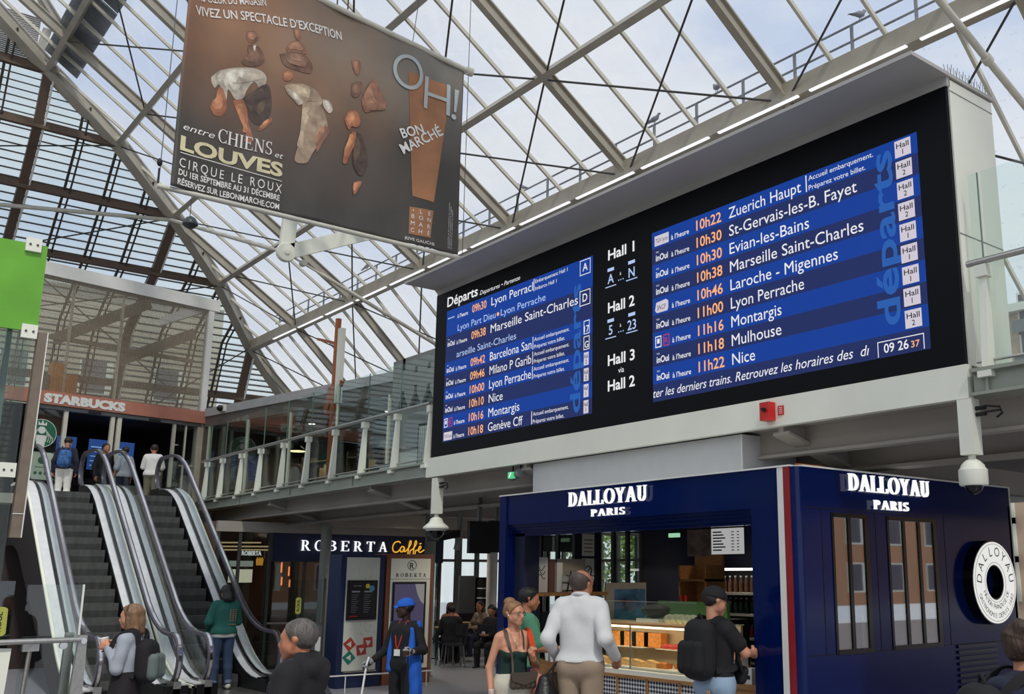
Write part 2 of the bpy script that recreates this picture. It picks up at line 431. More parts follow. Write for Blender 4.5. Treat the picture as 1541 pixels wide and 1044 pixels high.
# end slope: purlins, rafters, louvers
for k in range(1, 7):
    p = HIP[k]
    if k == 2: continue
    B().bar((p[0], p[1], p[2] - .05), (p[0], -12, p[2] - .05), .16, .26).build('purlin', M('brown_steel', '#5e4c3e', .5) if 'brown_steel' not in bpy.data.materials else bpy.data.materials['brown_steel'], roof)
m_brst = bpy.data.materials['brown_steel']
zlow = 4.5
for i in range(17):
    y = 14 - 1.166 * i; main = i % 4 == 0
    ztop = za(y) if y > 2.9 else za(2.9)
    pts = [(xz(z), y, z) for z in sorted({zlow, ztop, *[h[2] for h in HIP if zlow < h[2] < ztop]})]
    b = B()
    for p, q in zip(pts[:-1], pts[1:]):
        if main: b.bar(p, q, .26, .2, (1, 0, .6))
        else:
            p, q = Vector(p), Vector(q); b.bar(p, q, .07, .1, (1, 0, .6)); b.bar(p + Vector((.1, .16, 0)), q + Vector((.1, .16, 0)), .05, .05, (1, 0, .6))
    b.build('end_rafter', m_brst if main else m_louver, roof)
    if main:
        b = B()
        for p, q in zip(pts[:-1], pts[1:]): b.bar(Vector(p) + Vector((.12, .17, 0)), Vector(q) + Vector((.12, .17, 0)), .05, .06, (1, 0, .6))
        b.build('rafter_edge_strip', m_white, roof)
b = B(); z = zlow
while z < za(4.75):
    x = xz(z)
    y1 = HIP[0][1]
    for p, q in zip(HIP[:-1], HIP[1:]):
        if p[2] <= z <= q[2]: y1 = p[1] + (z - p[2]) / (q[2] - p[2]) * (q[1] - p[1])
    b.bar((x - .25, y1 - .2, z), (x - .25, -12, z), .15, .035, (.5, 0, 1)); z += .205
b.build('louver_bank', m_louver, roof)
# diagonal tie rods in the plane of the slope
nod = [HIP[2][0]] + XR[1:]
yy = [16.6, 14, 11.62, 9.3, 7.0, 4.68]
for i, x in enumerate(XR[:-1]):
    x1 = x + 4.76
    for y0, y1 in zip(yy[:-1], yy[1:]):
        if hx(y1) > x: continue
        for a, bq in (((x, y0), (x1, y1)), ((x1, y0), (x, y1))):
            B().tube([(a[0], a[1], za(a[1]) - .14), (bq[0], bq[1], za(bq[1]) - .14)], .024, 6).build('tie_rod', m_tie, roof)
for p, q in (((-39.9, 14.0, 11.0), (-35.28, 16.6, za(16.6))), ((-36.98, 11.62, za(11.62)), (-35.28, 14, 11.03)), ((-35.08, 9.3, za(9.3)), (-30.52, 11.62, za(11.62))), ((-33.64, 7, za(7)), (-30.52, 9.3, za(9.3))),
             ((-39.88, 13.8, 11.0), (-43.0, 6.0, 4.6)), ((-36.98, 11.5, 12.6), (-39.8, 4.7, 11.0)), ((-33.64, 6.9, za(7)), (-35.1, 0, za(9.3))), ((-35.08, 9.2, za(9.3)), (-36.9, 4.68, za(11.62))), ((-36.9, 4.68, za(11.62)), (-40.6, 11, 9.3))):
    B().tube([Vector(p) + Vector((.12, 0, -.15)), Vector(q) + Vector((.12, 0, -.15))], .024, 6).build('tie_rod', m_tie, roof)
# hanging king posts with tension tubes
def king(x):
    n = Vector((x, 9.79, 10.56)); top1, top2 = Vector((x, 9.95, za(9.95) - .1)), Vector((x, 12.6, za(12.6) - .1))
    b = B()
    for t in (top1, top2): b.bar(n, t, .12, .40, (0, 1, .01))
    b.lathe([(.25, -.09), (.27, -.05), (.27, .05), (.25, .09)], n, 16, 'x')
    b.lathe([(.07, -.13), (.08, -.1), (.08, .1), (.07, .13)], n, 10, 'x')
    b.build('king_post', m_beam_wh, roof)
    for q, r in ((Vector((x, 17.6, 7.5)), .055), (Vector((x, 2.2, za(2.2) - .4)), .055))[:1 if x < -20 else 2]:
        d = (q - n).normalized(); s = n + d * 1.1
        b = B().tube([s, q], r, 10)
        b.tube([n + d * .2, s], .035, 8); b.lathe([(.09, -.09), (.1, 0), (.09, .09)], n + d * .55, 10, 'x')
        for k in (.3, .6): b.tube([s + (q - s) * k - d * .06, s + (q - s) * k + d * .06], r + .025, 10)
        b.build('tension_tube', m_white_tube, roof, True)
for x in (-25.76, -6.72): king(x)
n = Vector((-25.76, 9.79, 10.56)); h = Vector((-35.0, 9.2, za(9.3) - .2)); d = (h - n).normalized()
b = B().tube([n + d * 1.0, h], .07, 10).tube([h, (-36.4, -6, 12.3)], .07, 10).tube([n + d * .2, n + d * 1.0], .04, 8)
b.build('tension_tube', m_white_tube, roof, True)
# roof-edge walkway outside the eaves beam
rw = T('walkway_railing', 'galvanised railing of the outdoor walkway along the roof edge beyond the glass', 'railing', (-20, 14.6, ZK + .1))
b = B()
for i in range(12): b.bar((-39.5 + 4 * i, 14.8, ZK + .62), (-35.55 + 4 * i, 14.8, ZK + .62), .5, .05)
b.build('grating', m_galv, rw)
B().box(-40, 8, 14.96, 14.99, ZK + .62, ZK + .90).build('toe_panel', M('mesh_toe_panel', '#a4a9ad', .6, var=.25, scale=40), rw)
for z in (1.15, 1.5):
    B().tube([(-40, 15.0, ZK + z), (8, 15.0, ZK + z)], .024, 8).build('rail', m_galv, rw)
for i in range(33):
    x = -39.6 + 1.45 * i
    B().bar((x, 15.0, ZK + .6), (x, 15.0, ZK + 1.5), .05, .05).build('rail_post', m_galv, rw)
for i in range(40):
    B().add([(-39.9 + 1.19 * i, 14.15, ZK + .22), (-39.5 + 1.19 * i, 14.15, ZK + .22), (-39.7 + 1.19 * i, 15.0, ZK + .56), (-39.9 + 1.19 * i, 14.15, ZK + .3), (-39.5 + 1.19 * i, 14.15, ZK + .3), (-39.7 + 1.19 * i, 15.0, ZK + .6)],
            [(2, 1, 0), (3, 4, 5), (0, 1, 4, 3), (1, 2, 5, 4), (2, 0, 3, 5)]).build('gutter_bracket', m_galv, rw)

# ------------------------------------------------------------------ mezzanine
mz = T('mezzanine_slab', 'upper gallery deck with grey soffit above the cafes', None, (-15, 10, 3.4), kind='structure')
B().box(-23.25, 6, 7.33, 19, 3.3, 3.5).box(-34, -23.25, 3.4, 19, 3.3, 3.5).build('deck', m_soffit, mz)
b = B()
for x0, x1 in ((-23.3, -12.95), (-4.13, 6)):
    b.box(x0, x1, 7.24, 7.30, 3.31, 3.47); b.box(x0, x1, 7.20, 7.42, 3.285, 3.31); b.box(x0, x1, 7.18, 7.42, 3.47, 3.50)
    for i in range(5):
        x = x0 + .12 + i * 2.6
        if x < x1: b.box(x, x + .02, 7.21, 7.3, 3.31, 3.47)
b.build('edge_beam', m_beam_gr, mz)
B().box(-34, 6, 8.3, 8.36, 2.92, 3.3).box(-34, 6, 8.2, 8.46, 2.9, 2.93).build('long_beam', m_soffit, mz)
B().box(-34, 6, 7.62, 7.65, 3.05, 3.3).box(-34, 6, 7.56, 7.7, 3.03, 3.06).build('long_beam', m_soffit, mz)
for x in (-23.4, -19.115, -14.84, -10.5, -6.21, -1.9):
    b = B().prism([(7.3, 3.22), (8.42, 2.9), (8.42, 3.3), (7.3, 3.3)], (x - .03, 0, 0), (0, 1, 0), (0, 0, 1), (.06, 0, 0))
    b.bar((x, 7.3, 3.215), (x, 8.45, 2.895), .2, .03); b.bar((x, 8.45, 2.98), (x, 18, 2.98), .16, .28)
    b.build('cantilever_bracket', m_soffit, mz)
for x, yc in ((-23.4, 8.5), (-19.115, 8.5), (-17.3, 9.83), (-1.9, 8.5)):
    tag(B().lathe([(.14, 0), (.14, .02), (.105, .03), (.105, 2.86 if yc < 9 else 3.1), (.15, 2.9 if yc < 9 else 3.2)], (x, yc, 0), 20).build('trim_%d' % (1 + int(-x)), M('column_grey_paint', '#80857f', .5) if 'column_grey_paint' not in bpy.data.materials else bpy.data.materials['column_grey_paint'], None, True),
        'round grey steel column standing under the gallery', None, kind='structure', group='steel columns under the gallery')

# balustrade left of the board
def balustrade(name, label, xs, x0, x1, cat='balustrade'):
    t = T(name, label, cat, ((x0 + x1) / 2, 7.3, 3.5))
    for x in xs:
        b = B().hexa([(x - .03, 7.20, 3.44), (x + .03, 7.20, 3.44), (x + .03, 7.32, 3.44), (x - .03, 7.32, 3.44), (x - .03, 7.27, 4.3), (x + .03, 7.27, 4.3), (x + .03, 7.32, 4.3), (x - .03, 7.32, 4.3)])
        b.box(x - .06, x + .06, 7.18, 7.33, 3.42, 3.47).box(x - .05, x + .05, 7.24, 7.34, 4.26, 4.36)
        b.build('post', m_beam_wh, t)
    B().tube([(x0, 7.26, 4.39), (x1, 7.26, 4.39)], .028, 10).build('handrail', m_steelb, t, True)
    B().tube([(x0, 7.30, 3.57), (x1, 7.30, 3.57)], .012, 8).build('foot_rail', m_steelb, t, True)
    xs = [x0] + [x for x in xs if x0 < x < x1] + [x1]
    for a, b in zip(xs[:-1], xs[1:]):
        B().box(a + .02, b - .02, 7.335, 7.347, 3.52, 5.19).build('glass_panel', m_glass_g, t)
        B().box(b - .02, b - .012, 7.333, 7.349, 3.52, 5.19).build('glass_edge', M('green_glass_edge', '#5f7a70', .2) if 'green_glass_edge' not in bpy.data.materials else bpy.data.materials['green_glass_edge'], t)
    return t
balustrade('balustrade', 'tall glass balustrade with white posts along the gallery left of the departures board', [-22.95, -21.95, -20.8, -19.73, -18.56, -17.41, -16.27, -15.13, -14.0, -12.96], -23.2, -12.93)
balustrade('balustrade', 'glass balustrade with grey handrail right of the departures board', [-4.0, -2.6, -1.2, .2], -4.12, 1)
# ------------------------------------------------------------------ departures board
bd = T('departures_board', 'huge black and blue departures board in an off-white box on the gallery edge', 'departures board', (-8.52, 7.6, 3.5))
X0, X1, YF = -12.86, -4.185, 7.27
b = B().box(X0 + .02, X1, YF + .03, 8.0, 3.56, 6.10)
b.build('housing', m_beam_wh, bd)
b = B().box(X1, X1 + .004, 7.3, 8.0, 4.69, 4.697).box(X1, X1 + .004, 7.3, 8.0, 5.99, 5.996)
b.build('panel_seam', m_grey, bd)
B().box(X0 - .01, X1 + .02, 6.71, 8.02, 6.115, 6.15).build('hood', m_hood, bd)
b = B().box(X0, X1, YF - .005, YF + .04, 6.03, 6.115)
b.build('head_trim', m_hood, bd)
sp = B(); 
for i in range(22): sp.bar((X1 - .02, 7.3 + i * .032, 6.15), (X1 - .02 + .02 * (i % 3 - 1), 7.3 + i * .032, 6.26), .004, .004)
sp.build('bird_spikes', m_grey, bd)
B().box(X0, X1 - .015, YF - .01, YF + .03, 3.565, 6.03).build('screen', M('black_screen_glass', '#0a0b10', .45, spec=.12), bd)
b = B().box(-12.92, -4.17, 7.22, 7.30, 3.275, 3.555)
b.build('lower_panel', m_beam_wh, bd)
YS = YF - .012
UX, VZ = (1, 0, 0), (0, 0, 1)
e_row = EM('screen_blue', '#0f3a90', 1.0); e_rowd = EM('screen_dark_blue', '#1f2b5c', 1.0); e_wht = EM('screen_white', '#ececf0', .9); e_org = EM('screen_orange', '#f5ad72', 1.0)
e_pale = EM('screen_pale_blue', '#a9c0ea', 1.0); e_big = EM('screen_mid_blue', '#2a63b8', .8); e_box = EM('screen_lilac_white', '#d6cfdb', .85); e_ink = EM('screen_ink', '#15161c', 1.0)
e_blk = EM('screen_logo_red', '#b03a5a', 1.0)
def scr(b, x0, x1, z0, z1, lv=0):                  # flat patch on the screen, lv lifts it one step towards the hall
    y = YS - .0015 * lv
    return b.add([(x0, y, z0), (x1, y, z0), (x1, y, z1), (x0, y, z1)], [(0, 1, 2, 3)])
PITCH = .1965
def rows(x0, x1, z0, shades, name):
    for nm, sh, m in ((name, 1, e_row), (name, 0, e_rowd)):
        b = B(); k = [i for i, q in enumerate(shades) if q == sh]
        for i in k: scr(B(), x0, x1, z0 - PITCH * (i + 1), z0 - PITCH * i).build('row_band', m, bd)
        b.build('row_band', m, bd) if False else None
rows(-12.54, -9.07, 5.722, [1, 1, 0, 0, 1, 0, 1, 0, 1, 0], 'row')
rows(-7.99, -4.505, 5.712, [1, 0, 1, 0, 1, 0, 1, 0, 1, 0], 'row')
YT_ = YS - .006
def st(b, s, x, z, h, **k): return text(b, s, (x, YT_, z), UX, VZ, h, **k)
ASP = .86
# big pale word running up the right edge of each panel
for x, z0, h, k in ((-9.30, 3.80, .21, .215), (-4.78, 4.02, .24, .235)):
    b = B(); text(b, 'départs', (x, YS - .003, z0), (0, 0, 1), (-1, 0, 0), h, width=1.62, bold=.02); b.build('word', e_big, bd)
wb, ob, pb, xb, ib, lb = B(), B(), B(), B(), B(), B()
def flush():                                       # what was written so far becomes one line of lettering
    for q, m, nm in ((wb, e_wht, 'white_lettering'), (ob, e_org, 'time_lettering'), (pb, e_pale, 'pale_lettering'), (xb, e_box, 'hall_tile'), (ib, e_ink, 'dark_lettering'), (lb, e_blk, 'logo_mark')):
        if q.v: q.build(nm, m, bd)
        q.v, q.f = [], []
def logo(kind, x, z):
    if kind == 'inoui':
        st(wb, 'inOui', x + .02, z + .008, .075, width=.2, bold=.02); st(wb, 'TGV', x + .02, z + .1, .02)
    elif kind == 'lyria':
        scr(xb, x, x + .235, z - .01, z + .11, 3); st(ib, 'TGV lyria', x + .02, z + .025, .05, width=.195, italic=.2)
    elif kind == 'sncf':
        xb.prism([(.0, .02), (.03, -.01), (.2, -.01), (.215, .02), (.215, .1), (.18, .125), (.02, .11)], (x, YS - .006, z), UX, VZ, (0, .002, 0)); st(ib, 'SNCF', x + .03, z + .02, .055, width=.15, bold=.02, italic=.2)
    elif kind == 'two':
        for q in (0, .13):
            for a, bq in (((q, 0), (q + .1, .012)), ((q, .118), (q + .1, .13)), ((q, 0), (q + .012, .13)), ((q + .088, 0), (q + .1, .13))): scr(wb if q == 0 else lb, x + a[0], x + bq[0], z - .015 + a[1], z - .015 + bq[1], 4)
        scr(wb, x + .03, x + .07, z + .03, z + .085, 4); st(lb, 'R', x + .155, z + .015, .07)
    else: scr(pb, x, x + .19, z + .035, z + .05, 4)
def row(x, z, kind, tm, dest, note=None, box=None, dw=None, heure=True, right=False):
    logo(kind, x, z)
    st(wb, 'à l’heure', x + .275, z, .062, width=.285, bold=.008)
    st(ob, tm, x + .675, z, .118, width=.375, bold=.012)
    st(wb, dest, x + (1.16 if right else 1.175), z, .125, asp=ASP, width=dw)
    if note:
        xx = x + 2.225
        scr(wb, xx - .035, xx - .022, z - .02, z + .15, 4)
        st(wb, note[0], xx, z + .085, .052, width=note[2] if len(note) > 2 else .75); st(wb, note[1], xx, z - .012, .052, width=note[3] if len(note) > 3 else .66)
    if box:
        if right: bx, w = -4.735, .165
        else: bx, w = (-9.325, .215) if len(box) < 2 and box in 'AD' else (-9.225, .1)
        if box in ('1', '2'):
            if not right: bx, w = -9.23, .095
            flush(); scr(xb, bx, bx + w, z - .015, z + .145, 3); st(ib, 'Hall', bx + w / 2, z + .07, .052, width=w * .78, align='c', bold=.01); st(ib, box, bx + w / 2, z + .005, .05, align='c', bold=.01)
        else:
            y0, y1 = (z - .045, z + .15) if len(box) < 2 and box in 'AD' else (z - .02, z + .15)
            if box in 'AD': bx, w = -9.32, .21
            else: bx, w = -9.235, .115
            for r in ((bx, bx + w, y0, y0 + .01), (bx, bx + w, y1 - .01, y1), (bx, bx + .01, y0, y1), (bx + w - .01, bx + w, y0, y1)): scr(wb, *r, 4)
            st(wb, box, bx + w / 2, z + .005, .105 if box in 'AD' else .085, align='c', bold=.01)
ACC = ('Accueil embarquement.', 'Préparez votre billet.')
LX, LZ = -12.50, 5.722
flush()
zz = lambda i, z0: z0 - PITCH * (i + 1) + .03
row(LX, zz(0, LZ), 'line', '09h30', 'Lyon Perracl', ('Embarquement Hall 1', 'Imbarco Hall 1', .7, .47), 'A', dw=1.0)
flush()
st(pb, 'Lyon Part Dieu', -12.21, zz(1, LZ), .1, width=1.0); st(pb, 'Lyon Perrache', -11.08, zz(1, LZ), .1, width=1.04); ob.lathe([(.028, -.002), (.028, .002)], (-11.15, YT_, zz(1, LZ) + .04), 12, 'y')
flush()
row(LX, zz(2, LZ), 'inoui', '09h38', 'Marseille Saint-Charles', None, 'D', dw=1.97)
flush()
st(pb, 'arseille Saint-Charles', -12.215, zz(3, LZ), .1, width=1.52)
for i, r in enumerate((('inoui', '09h42', 'Barcelona San', ACC, '17', .99), ('inoui', '09h46', 'Milano P Garib', ACC, 'G', .99), ('inoui', '10h00', 'Lyon Perrache', ACC, '2', .99), ('inoui', '10h10', 'Nice', None, '2', .34), ('two', '10h16', 'Montargis', None, '1', .74), ('lyria', '10h18', 'Genève Cff', ACC, '1', .82))):
    row(LX, zz(i + 4, LZ), r[0], r[1], r[2], r[3], r[4], dw=r[5]); flush()
RX, RZ = -7.94, 5.712
for i, r in enumerate((('lyria', '10h22', 'Zuerich Haupt', ACC, '1', .97), ('inoui', '10h30', 'St-Gervais-les-B. Fayet', None, '2', 1.62), ('inoui', '10h30', 'Evian-les-Bains', None, '2', 1.05), ('inoui', '10h38', 'Marseille Saint-Charles', None, '2', 1.67),
                       ('sncf', '10h46', 'Laroche - Migennes', None, '1', 1.37), ('inoui', '11h00', 'Lyon Perrache', None, '1', .96), ('two', '11h16', 'Montargis', None, '1', .67), ('inoui', '11h18', 'Mulhouse', None, '1', .66), ('inoui', '11h22', 'Nice', None, '2', .31))):
    row(RX, zz(i, RZ), *r[:5], dw=r[5], right=True); flush()
st(wb, 'ter les derniers trains. Retrouvez les horaires des  dı', -7.98, 3.795, .1, width=2.86, italic=.25)
flush()
for r in ((-5.03, -4.56, 3.885, 3.893), (-5.03, -5.022, 3.755, 3.893), (-4.568, -4.56, 3.755, 3.893)): scr(wb, *r, 4)
st(wb, '09 26', -4.965, 3.785, .085, width=.25, bold=.01); st(ob, '37', -4.69, 3.787, .06, width=.085, bold=.01)
flush()
st(wb, 'Départs', -12.53, 5.785, .15, width=.84, bold=.015); st(wb, 'Departures • Partenze', -11.63, 5.775, .065, width=1.0, italic=.25)
cx = -8.53
for s, z, w in (('Hall 1', 5.58, .48), ('Hall 2', 4.925, .48), ('Hall 3', 4.285, .48), ('Hall 2', 3.98, .48)): flush(); st(wb, s, cx, z, .13, width=w, align='c', bold=.02)
st(wb, 'via', cx, 4.17, .07, align='c'); 
for z, a, q in ((5.285, 'A', 'N'), (4.655, '5', '23')):
    flush(); st(pb, a, cx - .19, z, .12, align='c', bold=.01); st(pb, q, cx + .19, z - .01, .12, align='c', bold=.01); st(wb, 'à', cx - .01, z + .06, .045, align='c')
    for k in range(3): scr(pb, cx - .05 + .04 * k, cx - .035 + .04 * k, z - .005, z + .01, 4)
    for d in (-.19, .19): scr(pb, cx + d - .1, cx + d + .1, z - .045, z - .033, 4); scr(pb, cx + d - .06, cx + d + .06, z + .15, z + .19, 4)
flush()

# fire call point on the lower panel
fc = T('fire_call_box', 'small red fire alarm box on the white panel under the departures board', 'alarm box', (-6.25, 7.2, 3.34))
B().box(-6.315, -6.2, 7.12, 7.219, 3.33, 3.505).build('case', m_red, fc)
B().lathe([(.02, 0), (.02, .03), (.012, .035)], (-6.25, 7.09, 3.43), 10, 'y').bar((-6.262, 7.085, 3.44), (-6.225, 7.085, 3.41), .014, .014).build('handle', m_black, fc)
b = B().box(-6.165, -6.095, 7.212, 7.22, 3.375, 3.465); b.build('sign', m_red, fc)
b = B()
for k in range(4): b.box(-6.15, -6.11, 7.209, 7.213, 3.39 + .018 * k, 3.397 + .018 * k)
b.build('sign_text', m_white, fc)

# ------------------------------------------------------------------ hanging advertising banner
BX = -13.0
def bw(y, z):                                     # gentle billow of the cloth
    return .014 * sin(y * 3.1 + z * .6) + .012 * sin(y * 7.3 - z * 1.7) + .05 * math.exp(-((y - 3.36) / .16) ** 2) - .008 * sin(z * 9 + y * 21) * math.exp(-((z - 6.85) / .25) ** 2)
ban = T('advertising_banner', 'huge dark brown cloth banner with dancers and white lettering hanging under the roof', 'banner', (BX, 5.5, 6.8))
ztop = lambda y: 10.42 - (y - 3.35) * (.44 / 4.34)
def bp(y, z, d=0): return (BX + bw(y, z) + d, y, z)
def cloth_mat():
    m = bpy.data.materials.new('printed_banner_cloth'); m.use_nodes = True
    t = m.node_tree; p = t.nodes['Principled BSDF']; p.inputs['Roughness'].default_value = .38; p.inputs['Specular IOR Level'].default_value = .45
    co = t.nodes.new('ShaderNodeTexCoord'); sx = t.nodes.new('ShaderNodeSeparateXYZ'); t.links.new(co.outputs['Object'], sx.inputs[0])
    def blob(y, z, ry, rz, soft=1.0):              # printed warm glow behind the figures: elliptical ramp in cloth coordinates
        mp = t.nodes.new('ShaderNodeMapping'); mp.vector_type = 'POINT'
        mp.inputs['Location'].default_value = (0, -(y - 5.5) / ry, -(z - 6.8) / rz); mp.inputs['Scale'].default_value = (0, 1 / ry, 1 / rz)
        t.links.new(co.outputs['Object'], mp.inputs['Vector'])
        g = t.nodes.new('ShaderNodeTexGradient'); g.gradient_type = 'QUADRATIC_SPHERE' if soft > 1 else 'SPHERICAL'; t.links.new(mp.outputs[0], g.inputs[0]); return g
    col = None
    base = t.nodes.new('ShaderNodeRGB'); base.outputs[0].default_value = (*c('#48443f'), 1); col = base.outputs[0]
    nz = t.nodes.new('ShaderNodeTexNoise'); nz.inputs['Scale'].default_value = 1.3; nz.inputs['Detail'].default_value = 5; t.links.new(co.outputs['Object'], nz.inputs['Vector'])
    for (y, z, ry, rz, h, k) in ((4.6, 9.3, 2.6, 1.7, '#a0714f', .95), (5.6, 9.7, 2.4, 1.4, '#8f8070', .8), (7.3, 9.8, 1.5, 1.6, '#8b867d', .9), (5.2, 7.9, 1.9, .9, '#6d5b51', .6), (3.9, 9.9, 1.1, .8, '#b07a58', .6)):
        g = blob(y, z, ry, rz); mt = t.nodes.new('ShaderNodeMath'); mt.operation = 'MULTIPLY'; t.links.new(g.outputs['Fac'], mt.inputs[0])
        ad = t.nodes.new('ShaderNodeMath'); ad.operation = 'MULTIPLY_ADD'; ad.inputs[1].default_value = 1.1; ad.inputs[2].default_value = .25; t.links.new(nz.outputs['Fac'], ad.inputs[0]); t.links.new(ad.outputs[0], mt.inputs[1])
        m3 = t.nodes.new('ShaderNodeMath'); m3.operation = 'MULTIPLY'; m3.inputs[1].default_value = k * 1.35; m3.use_clamp = True; t.links.new(mt.outputs[0], m3.inputs[0])
        mx = t.nodes.new('ShaderNodeMix'); mx.data_type = 'RGBA'; t.links.new(m3.outputs[0], mx.inputs['Factor']); t.links.new(col, mx.inputs[6]); mx.inputs[7].default_value = (*c(h), 1); col = mx.outputs[2]
    t.links.new(col, p.inputs['Base Color'])
    return m
b = B(); b.grid(lambda u, v: bp(3.345 + u * 4.33, 6.81 + v * (ztop(3.345 + u * 4.33) - 6.81)), 90, 60)
fab = b.build('cloth', cloth_mat(), ban, True)
so = fab.modifiers.new('thickness', 'SOLIDIFY'); so.thickness = .004; so.offset = -1
B().tube([(BX, 3.2, 6.79), (BX, 7.74, 6.765)], .035, 10).build('bottom_rail', m_white_tube, ban, True)
B().tube([(BX, 3.2, ztop(3.2) + .02), (BX, 7.78, ztop(7.78) + .02)], .045, 10).lathe([(.0, -.06), (.07, -.05), (.07, .05), (0, .06)], (BX, 7.78, ztop(7.78) + .02), 12, 'y').build('top_rail', m_white_tube, ban, True)
b = B()
for y in (5.45, 5.62): b.tube([(BX, y, ztop(y)), (BX, y, 17)], .012, 6).tube([(BX, y, ztop(y) + .35), (BX, y, 17)], .03, 6)
for y in (3.22, 7.76): b.tube([(BX, y, 6.78), (BX, y, 16.5)], .006, 5)
b.tube([(BX, 6.72, ztop(6.72)), (BX, 7.2, 14.9)], .006, 5)
b.build('hanging_cable', m_tie, ban)
b = B().tube([(BX + .03, 3.2, 6.82), (BX + .03, 3.2, 7.02)], .01, 6).ball((BX + .03, 3.2, 7.1), .035, 6, (1, 1, 1.6)); b.build('cable_grip', m_black, ban, True)
def onb(b2):                                       # lay flat artwork built in (y,z) onto the cloth
    b2.v = [(BX + bw(p[1], p[2]) + p[0], p[1], p[2]) for p in b2.v]; return b2
UY = (0, 1, 0)
def bt(b, s, y, z, h, **k): return text(b, s, (.010, y, z), UY, VZ, h, **k)
p_white = M('printed_white', '#e9e6e0', .4); p_cream = M('printed_cream', '#d9cfa6', .4)
wlet = lambda b: onb(b).build('white_lettering', p_white, ban)
b = B(); text(b, 'AU CŒUR DU MAGASIN', (.01, 3.47, 9.53), (0, .96, .3), (0, -.3, .96), .12, width=.97, bold=.01); wlet(b); b = B()
for s, y, z, w, a in (('VIVEZ UN SPECTACLE D’EXCEPTION', 3.47, 9.33, 2.14, .2),): text(b, s, (.01, y, z), (0, .98, .2), (0, -.2, .98), .135, width=w, bold=.015)
b.v = [(x, y, z - .055 * ((y - 4.5) / 1.05) ** 2 + .04) if z > 9.3 else (x, y, z) for x, y, z in b.v]
wlet(b); b = B()
bt(b, 'entre', 3.44, 7.63, .1, width=.42, italic=.3); bt(b, 'et', 4.68, 7.6, .09, width=.12, italic=.3)
wlet(b); b = B(); serif(b, 'CHIENS', (.01, 3.9, 7.61), UY, VZ, .19, .74, .003)
wlet(b); b = B(); bt(b, 'CIRQUE LE ROUX', 3.43, 7.1, .135, width=1.39, spacing=1.4)
wlet(b); b = B(); bt(b, 'DU 1ER SEPTEMBRE AU 31 DÉCEMBRE', 3.43, 6.985, .085, width=1.37, bold=.02); wlet(b); b = B(); bt(b, 'RÉSERVEZ SUR LEBONMARCHE.COM', 3.43, 6.855, .085, width=1.37, bold=.02)
b.prism([(3.43, 7.29), (4.81, 7.27), (4.81, 7.28), (3.43, 7.3)], (.008, 0, 0), UY, VZ, (.003, 0, 0))
wlet(b); b = B(); text(b, 'BON', (.018, 6.62, 8.46), (0, .88, .475), (0, -.475, .88), .155, width=.43, bold=.02)
wlet(b); b = B(); text(b, 'MARCHÉ', (.018, 6.65, 8.21), (0, .79, .613), (0, -.613, .79), .16, width=.85, bold=.02)
wlet(b); b = B()
for s, y, z in (('•', 6.86, 7.32), ('B', 6.86, 7.22), ('M', 6.86, 7.11), ('C', 6.86, 7.0), ('L', 6.99, 7.32), ('O', 6.99, 7.22), ('A', 6.99, 7.11), ('H', 6.99, 7.0), ('E', 7.13, 7.32), ('N', 7.13, 7.22), ('R', 7.13, 7.11), ('É', 7.13, 7.0)): bt(b, s, y, z, .07, align='c')
wlet(b); b = B(); bt(b, 'RIVE GAUCHE', 6.75, 6.86, .05, width=.5)
wlet(b); b = B()
for k in range(3): 
    text(b, 'la mention et les conditions en magasin', (.01, 7.5 + .03 * k, 6.88), (0, 0, 1), (0, -1, 0), .02, width=.75 - .05 * k)
onb(b).build('white_lettering', p_white, ban)
b = B(); bt(b, 'LOUVES', 3.42, 7.34, .2, width=1.39, bold=.035); onb(b).build('cream_lettering', p_cream, ban)
b = B()
for q in _arc(6.66, 9.58, .255, .29, 0, 360, .06, .06, 40): b.prism(q, (.018, 0, 0), UY, VZ, (.003, 0, 0))
for q in (_rc(6.955, 9.08, 7.02, 9.62), _rc(7.36, 9.08, 7.425, 9.62), _rc(7.02, 9.31, 7.36, 9.37)): b.prism(q, (.018, 0, 0), UY, VZ, (.003, 0, 0))
b.prism([(7.50, 9.18), (7.54, 9.18), (7.585, 9.58), (7.505, 9.58)], (.018, 0, 0), UY, VZ, (.003, 0, 0)); b.lathe([(.045, .018), (.045, .021)], (0, 7.5, 9.09), 14, 'x')
onb(b).build('pale_lettering', M('printed_pale_grey', '#b9c0bf', .4), ban)
def quadgrid(a, b_, c_, d):                        # printed patch laid closely on the billowing cloth
    q = lambda u, v: ((a[0] * (1 - u) + b_[0] * u) * (1 - v) + (d[0] * (1 - u) + c_[0] * u) * v, (a[1] * (1 - u) + b_[1] * u) * (1 - v) + (d[1] * (1 - u) + c_[1] * u) * v)
    return B().grid(lambda u, v: (.006, *q(u, v)), 10, 24)
onb(quadgrid((6.84, 7.58), (7.2, 7.56), (7.44, 9.62), (6.66, 9.6))).build('printed_bottle_shape', M('printed_salmon', '#a8744f', .4, var=.2, scale=2), ban)
onb(quadgrid((6.8, 6.96), (7.17, 6.97), (7.2, 7.42), (6.8, 7.4))).build('printed_square', bpy.data.materials['printed_salmon'], ban)
